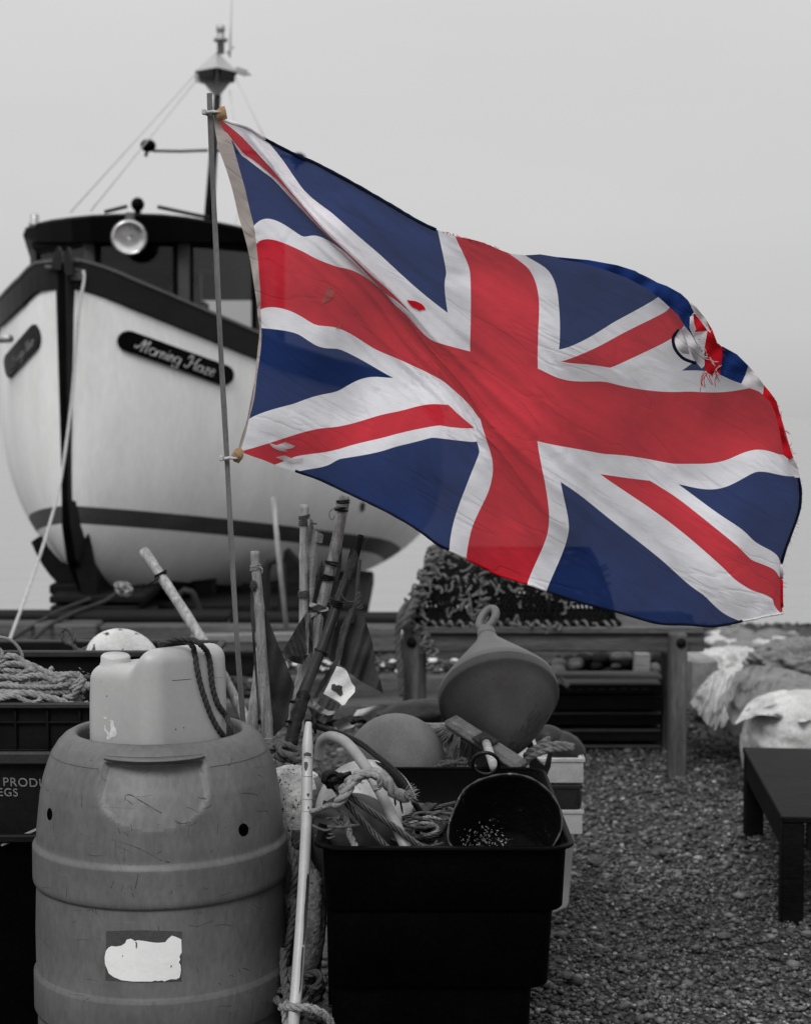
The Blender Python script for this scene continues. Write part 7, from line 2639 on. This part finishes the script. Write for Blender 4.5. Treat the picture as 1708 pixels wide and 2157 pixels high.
sack('bulk_sack', 'big off-white woven sack behind the low dark bench', P(1720, 1570, 7.45), (0.33, 0.28, 0.235), M_sack, 0.05, 2.4, 2, 0.1, boxy=0.75)
drape('sack_flap', 'folded off-white flap lying over the big woven sack', ([(1575, 1482), (1612, 1462), (1656, 1454), (1706, 1464), (1780, 1472)], [(1546, 1526), (1578, 1513), (1609, 1506), (1672, 1520), (1780, 1514)]), 7.5, 7.17, M_sack, 'sack', 3, 0.035)
drape('tarpaulin', 'grey crumpled tarpaulin draped left over the big sack', ([(1550, 1414), (1600, 1402), (1650, 1408), (1700, 1422), (1740, 1440)], [(1524, 1482), (1545, 1526), (1580, 1508), (1640, 1466), (1740, 1462)]), 8.3, 7.5, M_sackg, 'tarpaulin', 5, 0.07)
drape('white_sheet', 'wrinkled white sheet hanging beside the right leg of the work bench', ([(1478, 1442), (1508, 1414), (1545, 1405), (1566, 1418)], [(1452, 1482), (1478, 1512), (1504, 1541), (1534, 1524)]), 8.7, 8.0, M_sack, 'sheet', 8, 0.07)
drape('tarpaulin', 'dark tarpaulin under the edge of the wrinkled white sheet', ([(1458, 1490), (1500, 1500), (1560, 1510), (1600, 1520)], [(1462, 1530), (1500, 1545), (1545, 1566), (1590, 1575)]), 8.4, 7.9, M_sackd, 'tarpaulin', 2, 0.03)
sack('bulk_sack', 'pale crumpled sack at the far right beyond the tarpaulin', P(1690, 1415, 9.0), (0.3, 0.3, 0.17), M_sackg, 0.22, 2.2, 7, 0.6)
sack('bulk_sack', 'low white sack heaped behind the wrinkled white sheet', P(1545, 1425, 9.6), (0.3, 0.25, 0.16), M_sack, 0.2, 2.2, 5, 0.2)
M_boxw = mat('grubby_white_box', 0.2, 0.7, 0.4, (12, 12, 12), 0.3, spots=0.08, spot_v=0.08, spot_sc=10, spot_w=0.2)
g = G()
x0, x1 = XL(1455, 9.3), XL(1512, 9.3)
g.box(((x0 + x1) / 2, 9.45, (P(0, 1385, 9.3).z) / 2 - 0.01), (x1 - x0, 0.3, P(0, 1385, 9.3).z), Matrix.Rotation(0.15, 3, 'Z'), 0.02)
single(g, 'white_box', 'plain white box standing right of the work bench', 'box', M_boxw)
drape('white_tarpaulin', 'white tarpaulin strip spread on the beach crest by the white box', ([(1470, 1368), (1520, 1366), (1580, 1372), (1640, 1384)], [(1476, 1392), (1530, 1400), (1590, 1406), (1640, 1410)]), 11.0, 10.0, M_sack, 'tarpaulin', 4, 0.1)
rnd = random.Random(5)
g = G()
for k in range(70):
    px = rnd.uniform(1455, 1800); Y = rnd.uniform(10.0, 12.6)
    c = Vector((XL(px, Y), Y, 0.03))
    s = rnd.uniform(0.03, 0.11)
    g.blob(c, (s * 1.6, s, s * 0.7), Matrix.Rotation(rnd.uniform(0, 3), 3, 'Z'), 12, 8, rnd.choice([0, 0, 0, 1, 2]), 0.35, 2, k)
g.tube(PS([(1490, 1372), (1530, 1378), (1560, 1382)], 10.6), 0.02, 8, m=2)
single(g, 'crest_debris', 'low scatter of stones and scraps along the beach crest', 'debris', [M_sackg, M_sack, M_sackd], kind='stuff')
for k in range(3):
    g = G()
    pts = [P(1560 + k * 20, 1392 + k * 4, 9.9), P(1600 + k * 16, 1378 + k * 3, 9.9), P(1650 + k * 14, 1384 + k * 4, 9.9), P(1700 + k * 12, 1398 + k * 2, 9.9)]
    g.tube(spline(pts, 0.05), [0.05 - 0.01 * k] * len(spline(pts, 0.05)), 10)
    single(g, 'tarpaulin_roll', ['thick dark rolled tarpaulin on the crest at right', 'middle rolled tarpaulin under the thick dark roll', 'thinnest rolled tarpaulin nearest the grey tarpaulin'][k], 'tarpaulin', [M_sackd, M_sackg, M_sackg][k])

# a bit of string and a large dark pebble on the shingle
g = G()
zg = lambda a, b: (1117.2 + a * .34595, 1551.6 + b * .34595)
def onground(px, py, h=0.012):
    d = ray(px, py); s_ = (h - CAM_Z) / d.z
    return CAMV + d * s_
g.tube(spline([onground(*zg(a, b), 0.02) for a, b in [(360, 1310), (440, 1325), (520, 1332), (600, 1326), (660, 1312), (690, 1295), (698, 1312), (680, 1330)]], 0.01), 0.0028, 6)
g.tube(spline([onground(*zg(a, b), 0.02) for a, b in [(700, 1222), (740, 1215), (775, 1218)]], 0.01), 0.003, 6)
single(g, 'string', 'thin dropped string lying on the pebbles', 'string', M_ropem)
g = G()
g.blob(onground(*zg(395, 765), 0.014), (0.032, 0.026, 0.018), amp=0.2, fs=1.5); g.blob(onground(*zg(212, 1458), 0.01), (0.02, 0.018, 0.012), amp=0.2, fs=1.5, seed=3); g.blob(onground(*zg(1175, 1215), 0.01), (0.028, 0.018, 0.01), amp=0.2, fs=1.5, seed=5)
single(g, 'large_pebbles', 'few larger dark pebbles among the shingle', 'pebbles', mat('large_pebble', 0.05, 0.6, 0.4, (30, 30, 30), 0.3), kind='stuff')
